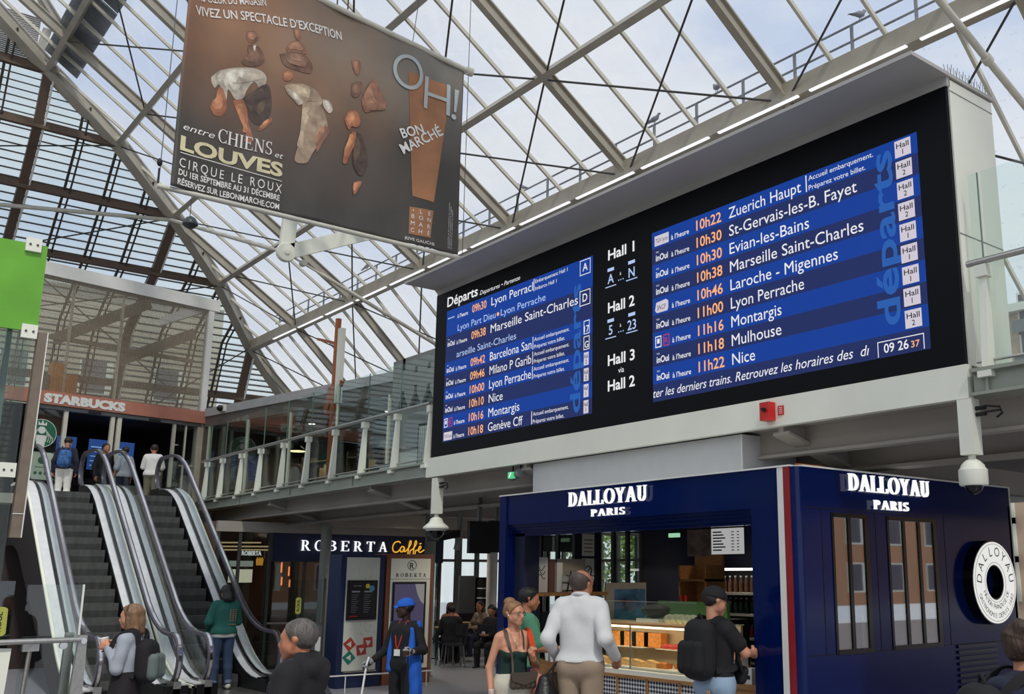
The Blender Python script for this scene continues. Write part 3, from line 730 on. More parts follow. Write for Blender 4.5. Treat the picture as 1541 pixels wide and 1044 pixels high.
# plain printed dancers: generic figures and draped cloth
def smooth(pts, n=6):
    pts = [Vector(p) for p in pts]; out = []
    for i in range(len(pts) - 1):
        p0, p1, p2, p3 = pts[max(i - 1, 0)], pts[i], pts[i + 1], pts[min(i + 2, len(pts) - 1)]
        for q in range(n):
            t = q / n; out.append(.5 * ((2 * p1) + (p2 - p0) * t + (2 * p0 - 5 * p1 + 4 * p2 - p3) * t * t + (3 * p1 - p0 - 3 * p2 + p3) * t ** 3))
    return out + [pts[-1]]
m_fig = {k: M('printed_' + k, h, .42, var=.38, scale=7) for k, h in (('sk', '#a5694c'), ('sk2', '#8d6450'), ('dr', '#a48d76'), ('dr2', '#765747'), ('dk', '#4b3b33'), ('wh', '#b9ad9c'))}
for i, (k, po) in enumerate((
    ('wh', [(3.75, 8.51), (3.86, 8.64), (4.06, 8.75), (4.30, 8.83), (4.44, 8.81), (4.49, 8.71), (4.43, 8.55), (4.33, 8.63), (4.24, 8.49), (4.19, 8.34), (4.09, 8.29), (3.98, 8.40), (3.97, 8.24), (3.90, 8.35), (3.85, 8.43), (3.80, 8.36), (3.75, 8.44)]),
    ('sk', [(3.85, 8.38), (3.84, 8.22), (3.78, 8.13), (3.77, 8.05), (3.83, 7.97), (3.93, 7.99), (3.98, 8.10), (3.97, 8.23), (3.91, 8.38)]),
    ('sk', [(4.06, 8.26), (4.20, 8.32), (4.26, 8.19), (4.29, 8.01), (4.37, 7.80), (4.33, 7.72), (4.26, 7.73), (4.27, 7.85), (4.18, 8.01), (4.11, 8.14)]),
    ('sk', [(4.42, 7.93), (4.50, 8.07), (4.58, 8.16), (4.60, 8.11), (4.52, 8.00), (4.46, 7.93)]),
    ('dk', [(4.19, 8.34), (4.49, 8.65), (4.58, 8.41), (4.56, 8.17), (4.43, 8.01), (4.32, 8.06), (4.26, 8.19)]),
    ('sk2', [(4.17, 9.34), (4.27, 9.38), (4.33, 9.32), (4.30, 9.23), (4.22, 9.19), (4.16, 9.24)]),
    ('dr2', [(4.20, 9.15), (4.33, 9.18), (4.42, 9.08), (4.43, 8.96), (4.30, 8.85), (4.16, 8.83), (4.13, 8.88), (4.22, 8.96), (4.19, 9.07)]),
    ('wh', [(4.26, 9.16), (4.31, 9.18), (4.31, 9.05), (4.28, 9.08)]),
    ('sk2', [(4.81, 9.62), (4.89, 9.66), (4.93, 9.57), (4.90, 9.47), (4.84, 9.49)]),
    ('sk2', [(4.72, 9.29), (4.81, 9.42), (4.92, 9.46), (5.02, 9.36), (5.01, 9.29), (4.82, 9.26), (4.75, 9.23)]),
    ('dr2', [(4.64, 9.16), (4.82, 9.26), (5.01, 9.27), (5.13, 9.15), (5.10, 9.02), (4.91, 8.99), (4.72, 9.01)]),
    ('sk', [(4.70, 8.88), (4.77, 8.94), (4.84, 8.92), (4.84, 8.84), (4.77, 8.78), (4.71, 8.80)]),
    ('dr', [(4.73, 8.69), (4.85, 8.77), (5.04, 8.82), (5.23, 8.78), (5.32, 8.65), (5.25, 8.55), (5.13, 8.59), (5.02, 8.51), (4.95, 8.47), (4.87, 8.54), (4.79, 8.59)]),
    ('dr', [(5.02, 8.51), (5.17, 8.60), (5.33, 8.53), (5.42, 8.28), (5.36, 8.08), (5.22, 7.82), (5.14, 7.64), (4.97, 7.63), (5.01, 7.92), (5.02, 8.24)]),
    ('sk2', [(5.15, 8.31), (5.34, 8.33), (5.45, 8.21), (5.36, 8.02), (5.28, 7.84), (5.25, 7.99), (5.20, 8.17)]),
    ('wh', [(5.32, 8.69), (5.42, 8.70), (5.48, 8.58), (5.43, 8.50), (5.34, 8.58)]),
    ('wh', [(4.78, 8.67), (4.90, 8.65), (5.02, 8.55), (4.97, 8.49), (4.85, 8.55)]),
    ('sk2', [(5.73, 9.47), (5.85, 9.49), (5.88, 9.38), (5.83, 9.25), (5.76, 9.33)]),
    ('sk2', [(5.94, 8.98), (6.06, 9.23), (6.14, 9.27), (6.21, 9.15), (6.30, 9.01), (6.31, 8.85), (6.14, 8.78), (6.00, 8.71), (5.93, 8.85)]),
    ('dr2', [(5.75, 9.08), (5.89, 9.17), (5.92, 9.03), (5.85, 8.90), (5.76, 8.90)]),
    ('sk', [(5.67, 8.48), (5.72, 8.62), (5.82, 8.67), (5.90, 8.63), (5.93, 8.50), (5.87, 8.42), (5.79, 8.41), (5.76, 8.34), (5.72, 8.37)]),
    ('sk', [(5.80, 8.33), (5.88, 8.34), (5.89, 8.18), (5.80, 7.99), (5.75, 7.82), (5.69, 7.80), (5.70, 7.96), (5.77, 8.16)]),
    ('dk', [(5.88, 8.36), (5.98, 8.29), (6.06, 8.07), (6.07, 7.86), (5.98, 7.68), (5.85, 7.84), (5.85, 8.09)]),
    ('sk', [(5.88, 7.55), (6.00, 7.60), (5.97, 7.48), (5.90, 7.36), (5.87, 7.43)]))):
    po3 = [(p.x, p.y) for p in smooth([(a, q, 0) for a, q in po + po[:1]], 4)][:-1]
    onb(B().prism(po3, (.004 + .0004 * i, 0, 0), UY, VZ, (.001, 0, 0))).build('printed_figure', m_fig[k], ban)
    gx, gy = sum(p[0] for p in po3) / len(po3), sum(p[1] for p in po3) / len(po3)
    for s_, dx, dz, k2 in ((.66, -.025, .03, '+'), (.34, -.03, .06, '++')):
        nm = 'printed_' + k + k2
        if nm not in bpy.data.materials:
            h = {'sk': '#c08560', 'sk2': '#a97c62', 'dr': '#c2ad92', 'dr2': '#8d6b57', 'dk': '#63503f', 'wh': '#d6ccbb'}[k]; M(nm, c(h, 1.0 if k2 == '+' else 1.25), .42, var=.3, scale=9)
        sz = max(max(p[0] for p in po3) - min(p[0] for p in po3), max(p[1] for p in po3) - min(p[1] for p in po3))
        po4 = [(gx + (p[0] - gx) * s_ + dx * sz * 2, gy + (p[1] - gy) * s_ + dz * sz * 2) for p in po3]
        onb(B().prism(po4, (.0065 + .0004 * i, 0, 0) if k2 == '+' else (.0068 + .0004 * i, 0, 0), UY, VZ, (.001, 0, 0))).build('printed_tone', bpy.data.materials[nm], ban)
# ------------------------------------------------------------------ coffee shop front (turned a little from the hall axis)
SF = frame((-28.06, 4.69, 0), R(101.5))
sb = T('wall_shopfront', 'coffee shop front with a slatted screen above a terracotta sign band at the top of the escalators', None, (-28.4, 6.5, 3.5), R(101.5), kind='structure')
b = B(SF).box(-1.2, 4.55, -.08, .35, 9.4, 9.74)
for x in (1.1, 2.0, 3.1, 3.9): b.box(x, x + .012, -.085, -.07, 9.4, 9.74)
b.build('white_fascia', m_white, sb)
B(SF).box(4.24, 4.40, -.06, .1, 6.42, 9.4).build('screen_post', m_white, sb)
B(SF).box(4.3, 4.37, -.02, 3, 9.42, 9.7).build('side_beam', m_white, sb)
for x in (.55, 1.85): B(SF).box(x, x + .05, .1, .16, 6.42, 9.4).build('mullion', m_beam_wh, sb)
b = B(SF)
for i in range(160): b.box(-1.2 + i * .034, -1.2 + i * .034 + .008, -.005, .017, 6.42, 9.4)
for i in range(14): b.box(-1.2, 4.24, .031, .045, 6.55 + i * .21, 6.555 + i * .21)
b.build('slat_screen', M('taupe_slats', '#a79a84', .5, .2), sb)
b = B(SF)
for z0, x0, x1 in ((6.45, 0.15, 4.2), (7.9, .1, 4.2)): b.box(x0, x1, .5, .62, z0, z0 + .1)
b.bar((.4, .6, 7.9), (2.8, .6, 9.4), .3, .1, (0, 1, 0)).bar((2.1, .6, 7.6), (4.2, .6, 8.8), .3, .1, (0, 1, 0))
b.build('frame_beam', M('taupe_beam', '#8a8172', .6), sb)
B(SF).box(-.02, .95, .25, .4, 6.45, 6.9).build('sign_back', m_grey, sb)
sg = T('orange_box_sign', 'plain orange box standing behind the slats above the coffee shop sign', 'sign box', tuple(SF @ Vector((.65, .3, 6.45))), R(101.5))
B(SF).box(.28, .62, .15, .4, 6.46, 7.22).box(.62, .92, .15, .4, 6.46, 6.95).build('panel', M('orange_board', '#d98a24', .5), sg)
B(SF).box(-1.2, 4.42, -.14, .06, 6.08, 6.42).build('sign_band', M('terracotta_band', '#b27560', .55, var=.05), sb)
cs = T('shop_sign', 'white STARBUCKS letters on the terracotta band of the coffee shop', 'sign', tuple(SF @ Vector((1.05, -.15, 6.15))), R(101.5))
b = B(SF); text(b, 'STARBUCKS', (.05, -.145, 6.14), (1, 0, 0), (0, 0, 1), .21, width=2.03, bold=.07, ext=.02); b.build('lettering', m_white, cs)
# doors
for x0, x1 in ((.62, .72), (1.80, 1.90), (1.97, 2.08), (3.5, 3.58)): B(SF).box(x0, x1, -.04, .04, 3.5, 6.08).build('door_jamb', m_steel_lt, sb)
B(SF).box(-.2, 4.3, -.06, .12, 5.98, 6.08).build('door_head', m_grey, sb)
for x in (1.2, 2.8): B(SF).box(x, x + .3, -.1, -.06, 5.99, 6.04).build('door_sensor', m_black, sb)
B(SF).box(4.2, 4.40, -.06, .16, 3.5, 6.08).build('corner_post', m_steel, sb)
for x0, x1 in ((-.3, .62), (3.58, 4.2)): B(SF).box(x0, x1, -.01, .005, 3.5, 5.98).build('glass_leaf', m_glass, sb)
B(SF).box(3.86, 3.9, -.03, .03, 3.5, 5.98).build('door_jamb', m_steel_lt, sb)
b = B(SF).box(-3, 4.4, 4.4, 4.5, 3.5, 6.1).box(-3.1, -3, 0, 4.5, 3.5, 6.1).box(-3, 4.4, .2, 4.5, 6.02, 6.08); b.build('inner_wall', m_dark, sb)
B(SF).box(4.3, 4.38, .18, 4.5, 3.5, 6.1).build('inner_wall', m_dark, sb)
B(SF).box(-3, 4.4, .0, 4.5, 3.5, 3.52).build('inner_floor', M('dark_tile', '#3b322d', .4), sb)
# round green emblem and poster on the glass leaf
em = T('round_window_emblem', 'round green coffee shop emblem on the glass left of the doorway', 'emblem', tuple(SF @ Vector((.22, -.02, 5.3))), R(101.5))
ec = (.14, -.016, 5.35)
b = B(SF).lathe([(.36, 0), (.36, .006)], (ec[0], ec[1] - .004, ec[2]), 36, 'y'); b.build('disc', M('emblem_green', '#1f6b4c', .5), em)
b = B(SF)
for r0, r1 in ((.355, .342),): 
    for q in _arc(ec[0], ec[2], r0, r0, 0, 360, r0 - r1, r0 - r1, 36): b.prism(q, (0, ec[1] - .006, 0), (1, 0, 0), (0, 0, 1), (0, -.003, 0))
for s in (-1, 1):
    for k in range(4): b.tube([(ec[0] + s * (.10 + .035 * k), ec[1] - .008, ec[2] + .1 - .05 * k), (ec[0] + s * (.14 + .045 * k), ec[1] - .008, ec[2] - .05 - .02 * k), (ec[0] + s * (.11 + .05 * k), ec[1] - .008, ec[2] - .2 - .01 * k)], .010, 5)
b.lathe([(.09, 0), (.09, .003)], (ec[0], ec[1] - .01, ec[2] + .08), 16, 'y'); b.prism([(-.12, -.05), (.12, -.05), (.09, -.36), (-.09, -.36)], (ec[0], ec[1] - .007, ec[2]), (1, 0, 0), (0, 0, 1), (0, -.003, 0)); b.prism([(-.1, .2), (-.1, .3), (-.04, .23), (0, .34), (.04, .23), (.1, .3), (.1, .2)], (ec[0], ec[1] - .007, ec[2]), (1, 0, 0), (0, 0, 1), (0, -.003, 0))
b.build('figure_mark', m_white, em)
ps = T('window_poster', 'pale poster taped on the glass under the round green emblem', 'poster', tuple(SF @ Vector((.2, -.02, 4.4))), R(101.5))
B(SF).box(-.05, .5, -.02, -.012, 4.2, 4.88).build('sheet', M('pale_green_paper', '#b9c6b4', .7), ps)
b = B(SF).lathe([(.09, 0), (.09, .003)], (.22, -.024, 4.68), 20, 'y').box(.08, .36, -.024, -.02, 4.5, 4.515)
for k in range(3): b.lathe([(.04, 0), (.04, .003)], (.1 + .12 * k, -.024, 4.36), 12, 'y')
for x, z in ((-.1, 4.86), (.45, 4.86), (-.1, 4.2), (.45, 4.2)): b.box(x, x + .12, -.026, -.02, z, z + .04)
b.build('print', M('poster_green', '#3d6b50', .6), ps)
e_menu = EM('menu_screen_blue', '#2b4a86', .8); e_menu2 = EM('menu_print', '#7fa6d9', .8)
for i, (x, w) in enumerate(((1.35, .5), (2.2, .5), (2.95, .5))):
    t = T('menu_screen', ('blue lit menu screen left of the middle door jamb in the coffee shop', 'blue lit menu screen just right of the middle door jamb in the coffee shop', 'blue lit menu screen above the man in the white T-shirt in the coffee shop')[i], 'screen', tuple(SF @ Vector((x + w / 2, 2, 4.8))), R(101.5), 'blue menu screens in the coffee shop')
    B(SF).box(x, x + w, 2, 2.05, 4.75, 5.6).build('panel', e_menu, t)
    b = B(SF)
    for k in range(5): b.box(x + .05, x + w - .12 * (1 + k % 2), 1.995, 2, 4.85 + .13 * k, 4.88 + .13 * k)
    b.build('print', e_menu2, t)
tag(B(SF).box(-1, 3.6, 2.3, 3.0, 3.52, 4.5).build('service_counter', m_dark), 'dark service counter inside the coffee shop', 'counter')

# ------------------------------------------------------------------ gallery shops right of the coffee shop
GF = frame((-28.9, 8.98, 0), math.atan2(.187, .982))
gs = T('wall_gallery', 'glazed gallery shop front with a grey band running behind the balustrade', None, (-22, 10.2, 3.5), math.atan2(.187, .982), kind='structure')
B(GF).box(.1, 15, -.05, .3, 6.27, 6.5).build('grey_band', M('grey_fascia', '#a3a3a4', .5), gs)
B(GF).box(.1, 15, .0, .25, 5.98, 6.27).build('lower_band', M('dark_fascia', '#5d5a55', .5), gs)
b = B(GF).box(.0, .1, .0, 6.1, 3.5, 6.3).box(15, 15.1, 0, 6.1, 3.5, 6.3).box(.1, 15, .1, 6, 3.5, 3.52).box(.1, 15, 6, 6.1, 3.5, 6.3).box(.1, 15, .1, 6.1, 6.2, 6.27); b.build('inner_wall', M('brown_grey_shop_wall', '#5c5249', .8, var=.2, scale=2), gs)
for i in range(8): B(GF).box(.3 + 2 * i, .36 + 2 * i, 0, .06, 3.5, 6.0).build('mullion', m_steel_lt, gs)
B(GF).box(.1, 15, .02, .03, 3.5, 6.0).build('glazing', m_glass, gs)
ca = T('dome_camera', 'small dark dome camera on the left end of the grey gallery band', 'camera', tuple(GF @ Vector((1.1, -.1, 6.4))))
B(GF).box(1.0, 1.25, -.12, -.05, 6.32, 6.5).build('plate', m_white, ca); B(GF).ball((1.12, -.16, 6.4), .09, 8).build('dome', m_blackgloss, ca, True)
for i, x in enumerate((2.0, 5.5, 9.0, 12.5)):  # added lamps that brighten the shop interior
    lp = T('ceiling_lamp', 'small round ceiling lamp inside the gallery shop', 'lamp', tuple(GF @ Vector((x, 2.2, 6.15))), 0, 'ceiling lamps in the gallery shop')
    B(GF).lathe([(.12, 0), (.12, .05)], (x, 2.2, 6.15), 16).build('trim', m_white, lp); B(GF).lathe([(.09, 0), (.09, .004)], (x, 2.2, 6.145), 16).build('lens', EM('shop_lamp_glow', (1, .9, .75), 4) if i == 0 else bpy.data.materials['shop_lamp_glow'], lp)
    pl = bpy.data.lights.new('shop_lamp', 'SPOT'); pl.energy = 90; pl.spot_size = R(150); pl.spot_blend = .5; pl.color = (1, .86, .66); pl.shadow_soft_size = .1
    po = bpy.data.objects.new('shop_lamp_light', pl); COL.objects.link(po); po.parent = lp; po.location = (0, 0, -.03)
lamp = T('pendant_lamp', 'black pendant lamp with a glowing rim behind the gallery glass', 'lamp', tuple(GF @ Vector((2.9, 1.2, 5.2))))
B(GF).lathe([(.02, 1.0), (.02, .42), (.07, .38), (.09, .14), (.24, .02), (.24, 0), (.22, 0)], (2.9, 1.2, 5.2), 20).build('lamp_shade', m_black, lamp, True)
B(GF).lathe([(.21, 0), (.21, .02)], (2.9, 1.2, 5.185), 20).build('bulb_rim', EM('warm_glow', (1, .75, .4), 2.0), lamp)
random.seed(3)
for i in range(6):
    x = 1.0 + 2.2 * i
    sh = T('shop_shelf', ('dark shelf unit nearest the coffee shop in the gallery shop', 'shelf unit behind the pendant lamp in the gallery shop', 'shelf unit left of the copper post in the gallery shop', 'shelf unit right of the copper post in the gallery shop', 'shelf unit in the middle of the gallery shop', 'shelf unit beside the departures board end of the gallery')[i], 'shelf', tuple(GF @ Vector((x + .8, 3, 3.5))), math.atan2(.187, .982), 'shelves in the gallery shop')
    b = B(GF)
    for z in (3.55, 4.1, 4.6, 5.1): b.box(x, x + 1.7, 2.6, 3.1, z, z + .04)
    for q in (x, x + 1.66): b.box(q, q + .04, 2.6, 3.1, 3.5, 5.3)
    b.build('frame', M('shelf_taupe', '#6b5c4c', .6) if 'shelf_taupe' not in bpy.data.materials else bpy.data.materials['shelf_taupe'], sh)
    for z in (3.6, 4.14, 4.64):
        for h in ('#8c3b2e', '#c9c3b3', '#2d3f55', '#3a3a3c', '#b88a52'):
            if random.random() < .6:
                q = x + .1 + random.random() * 1.2
                nm = 'goods' + h
                B(GF).box(q, q + .2 + random.random() * .2, 2.65, 2.95, z, z + .15 + random.random() * .25).build('folded_goods', bpy.data.materials.get(nm) or M(nm, h, .7), sh)
cr = T('panel_mural', 'grey cut-out panel of pointed pickets hanging over the gallery deck beside the departures board', 'panel', (-15.5, 8.4, 4.8))
b = B(); x = -16.35
z1 = 5.75
for k in range(4):
    w = .44; xx = -16.25 + k * .46
    b.prism([(xx - .18, z1), (xx - .18, 5.05), (xx, 4.82), (xx + .18, 5.05), (xx + .18, z1)], (0, 8.42, 0), UX, VZ, (0, .05, 0))
    b.box(xx + .18, xx + .28, 8.42, 8.47, 5.15 + .05 * (k % 2), 5.42 if k else z1); b.box(xx + .18, xx + .28, 8.42, 8.47, 5.53, z1)
b.build('pickets', M('mural_grey', '#8f9088', .6), cr)
B().box(-16.45, -14.6, 8.5, 8.52, 4.8, 5.75).build('backing', M('mural_dark', '#4a4d4c', .6), cr)
for x in (-16.4, -14.6): B().bar((x, 8.5, 3.5), (x, 8.5, 5.75), .05, .05).build('upright', m_grey, cr)
st_ = T('striped_stand', 'dark stand with pale upright bars on the gallery beside the departures board', 'display stand', (-15.2, 8.5, 3.5))
B().box(-15.45, -14.9, 8.45, 8.7, 3.5, 4.48).build('case', m_black, st_)
b = B()
for k in range(7): b.box(-15.36 + .07 * k, -15.335 + .07 * k, 8.42, 8.45, 3.62, 4.42)
b.build('bars', m_white, st_)
for i, (x, y, w, h) in enumerate(((-18.2, 9.6, .9, .55), (-16.9, 9.3, .7, .7), (-20.0, 9.5, .8, .5))):
    tg = T('white_display_plinth', ('low white display plinth left of the copper post on the gallery', 'tall white display plinth right of the copper post on the gallery', 'white display plinth in front of the shop shelves far left of the copper post')[i], 'plinth', (x, y, 3.5), 0, 'plinths on the gallery')
    B().box(x - w / 2, x + w / 2, y - .25, y + .25, 3.5, 3.5 + h).build('body', m_white, tg)
    B().box(x - w / 2 - .03, x + w / 2 + .03, y - .28, y + .28, 3.5 + h, 3.53 + h).build('top', m_grey, tg)

# copper post with a tall blade sign, standing on the gallery behind the glass
cp = T('copper_post', 'tall copper coloured post with a pale blade sign behind the gallery glass', 'post', (-17.15, 7.6, 3.5))
B().tube([(-17.15, 7.6, 3.5), (-17.12, 7.6, 6.58)], .055, 14).build('pole', m_copper, cp, True)
B().box(-17.0, -16.84, 7.55, 7.63, 4.95, 6.35).box(-16.96, -16.88, 7.53, 7.56, 4.95, 6.35).build('blade_sign', m_beam_wh, cp)
B().prism([(-17.16, 5.3), (-17.1, 5.1), (-17.35, 4.78), (-17.45, 4.9), (-17.28, 5.3)], (0, 7.55, 0), UX, VZ, (0, .1, 0)).bar((-17.05, 7.6, 5.0), (-16.8, 7.6, 5.35), .06, .06).bar((-17.1, 7.6, 6.1), (-18.0, 7.6, 6.35), .05, .05).build('bracket', m_copper, cp)

# ------------------------------------------------------------------ escalators
SL = math.tan(R(35.5)); XN0, ZT = -17.5, 3.5; XN1 = XN0 - ZT / SL
def esc_path(d, xe0, xe1, loop=0, k=5):           # polyline in x,z that runs d above the step noses, with soft bends
    xb = XN0 + d * 0 ; pts = [(xe0, d), (XN0 + .75, d)]
    for i in range(k + 1):
        t = i / k; a = (XN0 + .75, d); m = (XN0 + .1, d); e_ = (XN0 - .6, d + .6 * SL + .02)
        pts.append(tuple((1 - t) ** 2 * a[j] + 2 * t * (1 - t) * m[j] + t * t * e_[j] for j in (0, 1)))
    for i in range(k + 1):
        t = i / k; a = (XN1 + .6, ZT + d - .6 * SL); m = (XN1 - .05, ZT + d); e_ = (XN1 - .75, ZT + d)
        pts.append(tuple((1 - t) ** 2 * a[j] + 2 * t * (1 - t) * m[j] + t * t * e_[j] for j in (0, 1)))
    return pts + [(xe1, ZT + d)]
m_step = M('ribbed_step_metal', '#4d4f4e', .5, .2, var=.25, scale=3, bump=.5, bscale=120, stretch=(1, 4, 1))
m_rubber = M('grey_violet_handrail', '#544f5a', .35)
m_deckw = M('satin_white_deck', '#e0e2e4', .4, .1)
m_escglass = GL('escalator_glass', (.95, .975, .97), .035)
m_clad = M('dark_truss_cladding', '#26211f', .6)
def escalator(yl, yr, label):
    t = T('escalator', label, 'escalator', (-19.8, (yl + yr) / 2, 0))
    n = 15; run = (XN0 - XN1) / n; rise = ZT / n
    y0, y1 = yl + .2, yr - .2
    for i in range(n):
        x = XN0 - run * i; z = rise * (i + 1)
        b = B().prism([(x + .02, z - rise), (x + .035, z - rise * .5), (x + .02, z), (x - run, z), (x - run, z - rise)], (0, y0, 0), UX, VZ, (0, y1 - y0, 0))
        b.build('step', m_step, t)
    b = B().box(XN0 + .02, XN0 + 1.9, y0 - .15, y1 + .15, .0, .03); b.build('lower_landing_plate', m_steelb, t)
    b = B().box(XN1 - 1.6, XN1 - .0, y0, y1, 3.44, 3.502); b.build('upper_landing_plate', m_steelb, t)
    for s, y in ((1, yl), (-1, yr)):
        deck = esc_path(.26, -16.35, XN1 - 1.5)
        for a, q, dz, m, nm in ((.03, .145, 0, m_deckw, 'inner_deck'), (-.17, -.03, 0, m_deckw, 'outer_deck'), (-.03, .03, .012, m_blackgloss, 'glazing_channel'), (-.21, -.17, -.03, m_beam_wh, 'edge_trim')):
            b = B(); f = [(x, y + s * a, z + dz + (-.03 if a > 0 else 0)) for x, z in deck]; f2 = [(x, y + s * q, z + dz - (.05 if nm == 'inner_deck' else 0) + (.02 if nm == 'inner_deck' else 0)) for x, z in deck]
            k = len(f); lo = [(p[0], p[1], p[2] - .05) for p in f]; lo2 = [(p[0], p[1], p[2] - .05) for p in f2]
            fs = []
            for i in range(k - 1): fs += [(i, i + 1, k + i + 1, k + i), (2 * k + i, 3 * k + i, 3 * k + i + 1, 2 * k + i + 1), (i, 2 * k + i, 2 * k + i + 1, i + 1), (k + i, k + i + 1, 3 * k + i + 1, 3 * k + i)]
            fs += [(0, k, 3 * k, 2 * k), (k - 1, 3 * k - 1, 4 * k - 1, 2 * k - 1)]
            b.add(f + f2 + lo + lo2, fs); b.build(nm, m, t, True)
        sk_ = [(x, z - .30) for x, z in deck]
        poly = [(x, z - .04) for x, z in deck] + sk_[::-1]
        b = B(); k = len(deck)
        for i in range(k - 1): b.hexa([(deck[i][0], y + s * .145, deck[i][1] - .5), (deck[i + 1][0], y + s * .145, deck[i + 1][1] - .5), (deck[i + 1][0], y + s * .16, deck[i + 1][1] - .5), (deck[i][0], y + s * .16, deck[i][1] - .5), (deck[i][0], y + s * .145, deck[i][1] - .04), (deck[i + 1][0], y + s * .145, deck[i + 1][1] - .04), (deck[i + 1][0], y + s * .16, deck[i + 1][1] - .04), (deck[i][0], y + s * .16, deck[i][1] - .04)])
        b.build('skirt', m_black, t)
        b = B()
        for i in range(k - 1): b.hexa([(deck[i][0], y - s * .2, max(0, deck[i][1] - 1.3)), (deck[i + 1][0], y - s * .2, max(0, deck[i + 1][1] - 1.3)), (deck[i + 1][0], y - s * .17, max(0, deck[i + 1][1] - 1.3)), (deck[i][0], y - s * .17, max(0, deck[i][1] - 1.3)),
                                       (deck[i][0], y - s * .2, deck[i][1] - .05), (deck[i + 1][0], y - s * .2, deck[i + 1][1] - .05), (deck[i + 1][0], y - s * .17, deck[i + 1][1] - .05), (deck[i][0], y - s * .17, deck[i][1] - .05)])
        b.build('truss_cladding', m_clad, t)
        hr = esc_path(.97, -16.55, XN1 - 1.3)
        lo = [(-16.55 + .36 * sin(a), .61 + .36 * cos(a)) for a in [R(10 + 160 * i / 10) for i in range(11)]][::-1]
        hi = [(XN1 - 1.3 - .36 * sin(a), ZT + .61 + .36 * cos(a)) for a in [R(10 + 160 * i / 10) for i in range(11)]]
        path = [(x, y, z) for x, z in [(-16.75, .25)] + lo + hr + hi + [(XN1 - 1.1, ZT + .25)]]
        b = B().sweep(path, [(-.045, -.02), (.045, -.02), (.05, .005), (.035, .025), (-.035, .025), (-.05, .005)], up=(0, 1, 0)); 
        b = B().sweep(path, [(-.022, -.045), (.022, -.045), (.03, -.02), (.03, .02), (.022, .045), (-.022, .045)], up=(0, 1, 0)); b.build('handrail', m_rubber, t, True)
        b = B().sweep([(x, y, z) for x, z in [(p[0], p[2] - .0) for p in path]], [(-.034, -.02), (-.022, -.02), (-.022, .02), (-.034, .02)], up=(0, 1, 0)); b.build('handrail_guide', m_chrome, t, True)
        # glass wall between deck and handrail
        gp = esc_path(.93, -16.5, XN1 - 1.3)
        k = len(deck); b = B()
        for i in range(k - 1): b.hexa([(deck[i][0], y - .006, deck[i][1]), (deck[i + 1][0], y - .006, deck[i + 1][1]), (deck[i + 1][0], y + .006, deck[i + 1][1]), (deck[i][0], y + .006, deck[i][1]), (gp[i][0], y - .006, gp[i][1]), (gp[i + 1][0], y - .006, gp[i + 1][1]), (gp[i + 1][0], y + .006, gp[i + 1][1]), (gp[i][0], y + .006, gp[i][1])])
        b.build('glass_wall', m_escglass, t)
        b = B().box(-16.75, -16.2, y - s * .17, y + s * .15, 0, .24).box(-16.95, -16.2, y - .05, y + .05, 0, .28); b.build('newel_base', m_blackgloss, t)
        b = B().box(-16.5, -16.19, y - .055, y + .055, .2, .3).build('newel_brush', m_steelb, t)
        B().box(XN1 - 1.45, XN1 - .9, y + s * -.02, y + s * .17, ZT, ZT + .25).build('upper_newel_base', m_blackgloss, t)
    return t
escalator(3.88, 4.98, 'escalator on the left, beside the glazed lift shaft, rising to the gallery')
escalator(5.44, 6.55, 'escalator on the right, where a person in a green jacket steps on')
B().box(-23.2, -16.9, 5.12, 5.3, 0, .02)
# dark wall under and left of the escalators
tag(B().box(-24.2, -24, -2, 7.2, 0, 3.3).build('wall_far', M('dark_brown_wall', '#2e2522', .7)), 'dark wall closing the space behind the escalators', None, kind='structure')

# ------------------------------------------------------------------ glazed lift shaft with green header
lf = T('lift_shaft', 'glazed lift shaft with a bright green glass header and a stone coloured edge post', 'lift shaft', (-13.2, .4, 0))
m_greenp = M('bright_green_glass', '#69ad2f', .25, var=.16, scale=1.6)
B().box(-12.03, -11.99, -.9, 1.91, 4.45, 5.42).build('green_header', m_greenp, lf)
for y, z in ((1.77, 5.40), (1.83, 4.44), (1.79, 2.95), (.6, 5.40), (.6, 4.44)):
    B().box(-11.99, -11.95, y - .075, y + .075, z - .075, z + .075).build('fixing_plate', m_beam_wh, lf)
    b = B()
    for q in (-.035, .035): B().lathe([(.012, 0), (.012, .01)], (-11.95, y + q, z), 8, 'x').build('bolt', m_tie, lf)
for y0, y1 in ((-.9, .45), (.47, 1.86)):
    for z0, z1 in ((1.0, 2.93), (2.96, 4.42)): B().box(-12.02, -12.0, y0, y1, z0, z1).build('glass_pane', m_glass_g, lf)
B().box(-14.4, -12.05, 1.86, 1.875, .1, 5.3).build('glass_pane', m_glass_g, lf)
B().hexa([(-12.1, 1.885, 2.26), (-11.98, 1.885, 2.26), (-11.98, 1.99, 2.26), (-12.1, 1.99, 2.26), (-12.1, 1.92, 4.45), (-11.98, 1.92, 4.45), (-11.98, 2.01, 4.45), (-12.1, 2.01, 4.45)]).build('edge_post', M('stone_taupe', '#76695c', .6, var=.12, scale=10), lf)
B().bar((-11.975, 1.99, 2.26), (-11.975, 2.01, 4.45), .012, .01).box(-12.0, -11.972, 1.885, 1.99, 2.5, 2.508).build('post_trim', m_white, lf)
for y in (-.85, .46, 1.5, 1.72): B().bar((-12.5, y, 0), (-12.5, y, 5.2), .05, .07).build('guide_rail', M('green_grey_rail', '#5f7066', .4), lf)
for z in (2.2, 3.2, 3.35, 3.5, 3.65, 4.6): B().bar((-12.45, -.9, z), (-12.45, 1.62, z), .04, .07).build('cross_rail', M('pale_green_rail', '#8fa597', .4) if 'pale_green_rail' not in bpy.data.materials else bpy.data.materials['pale_green_rail'], lf)
B().box(-14.4, -13.2, -.8, 1.6, 2.3, 4.4).build('lift_car', M('lift_car_grey', '#3f4a46', .4), lf)
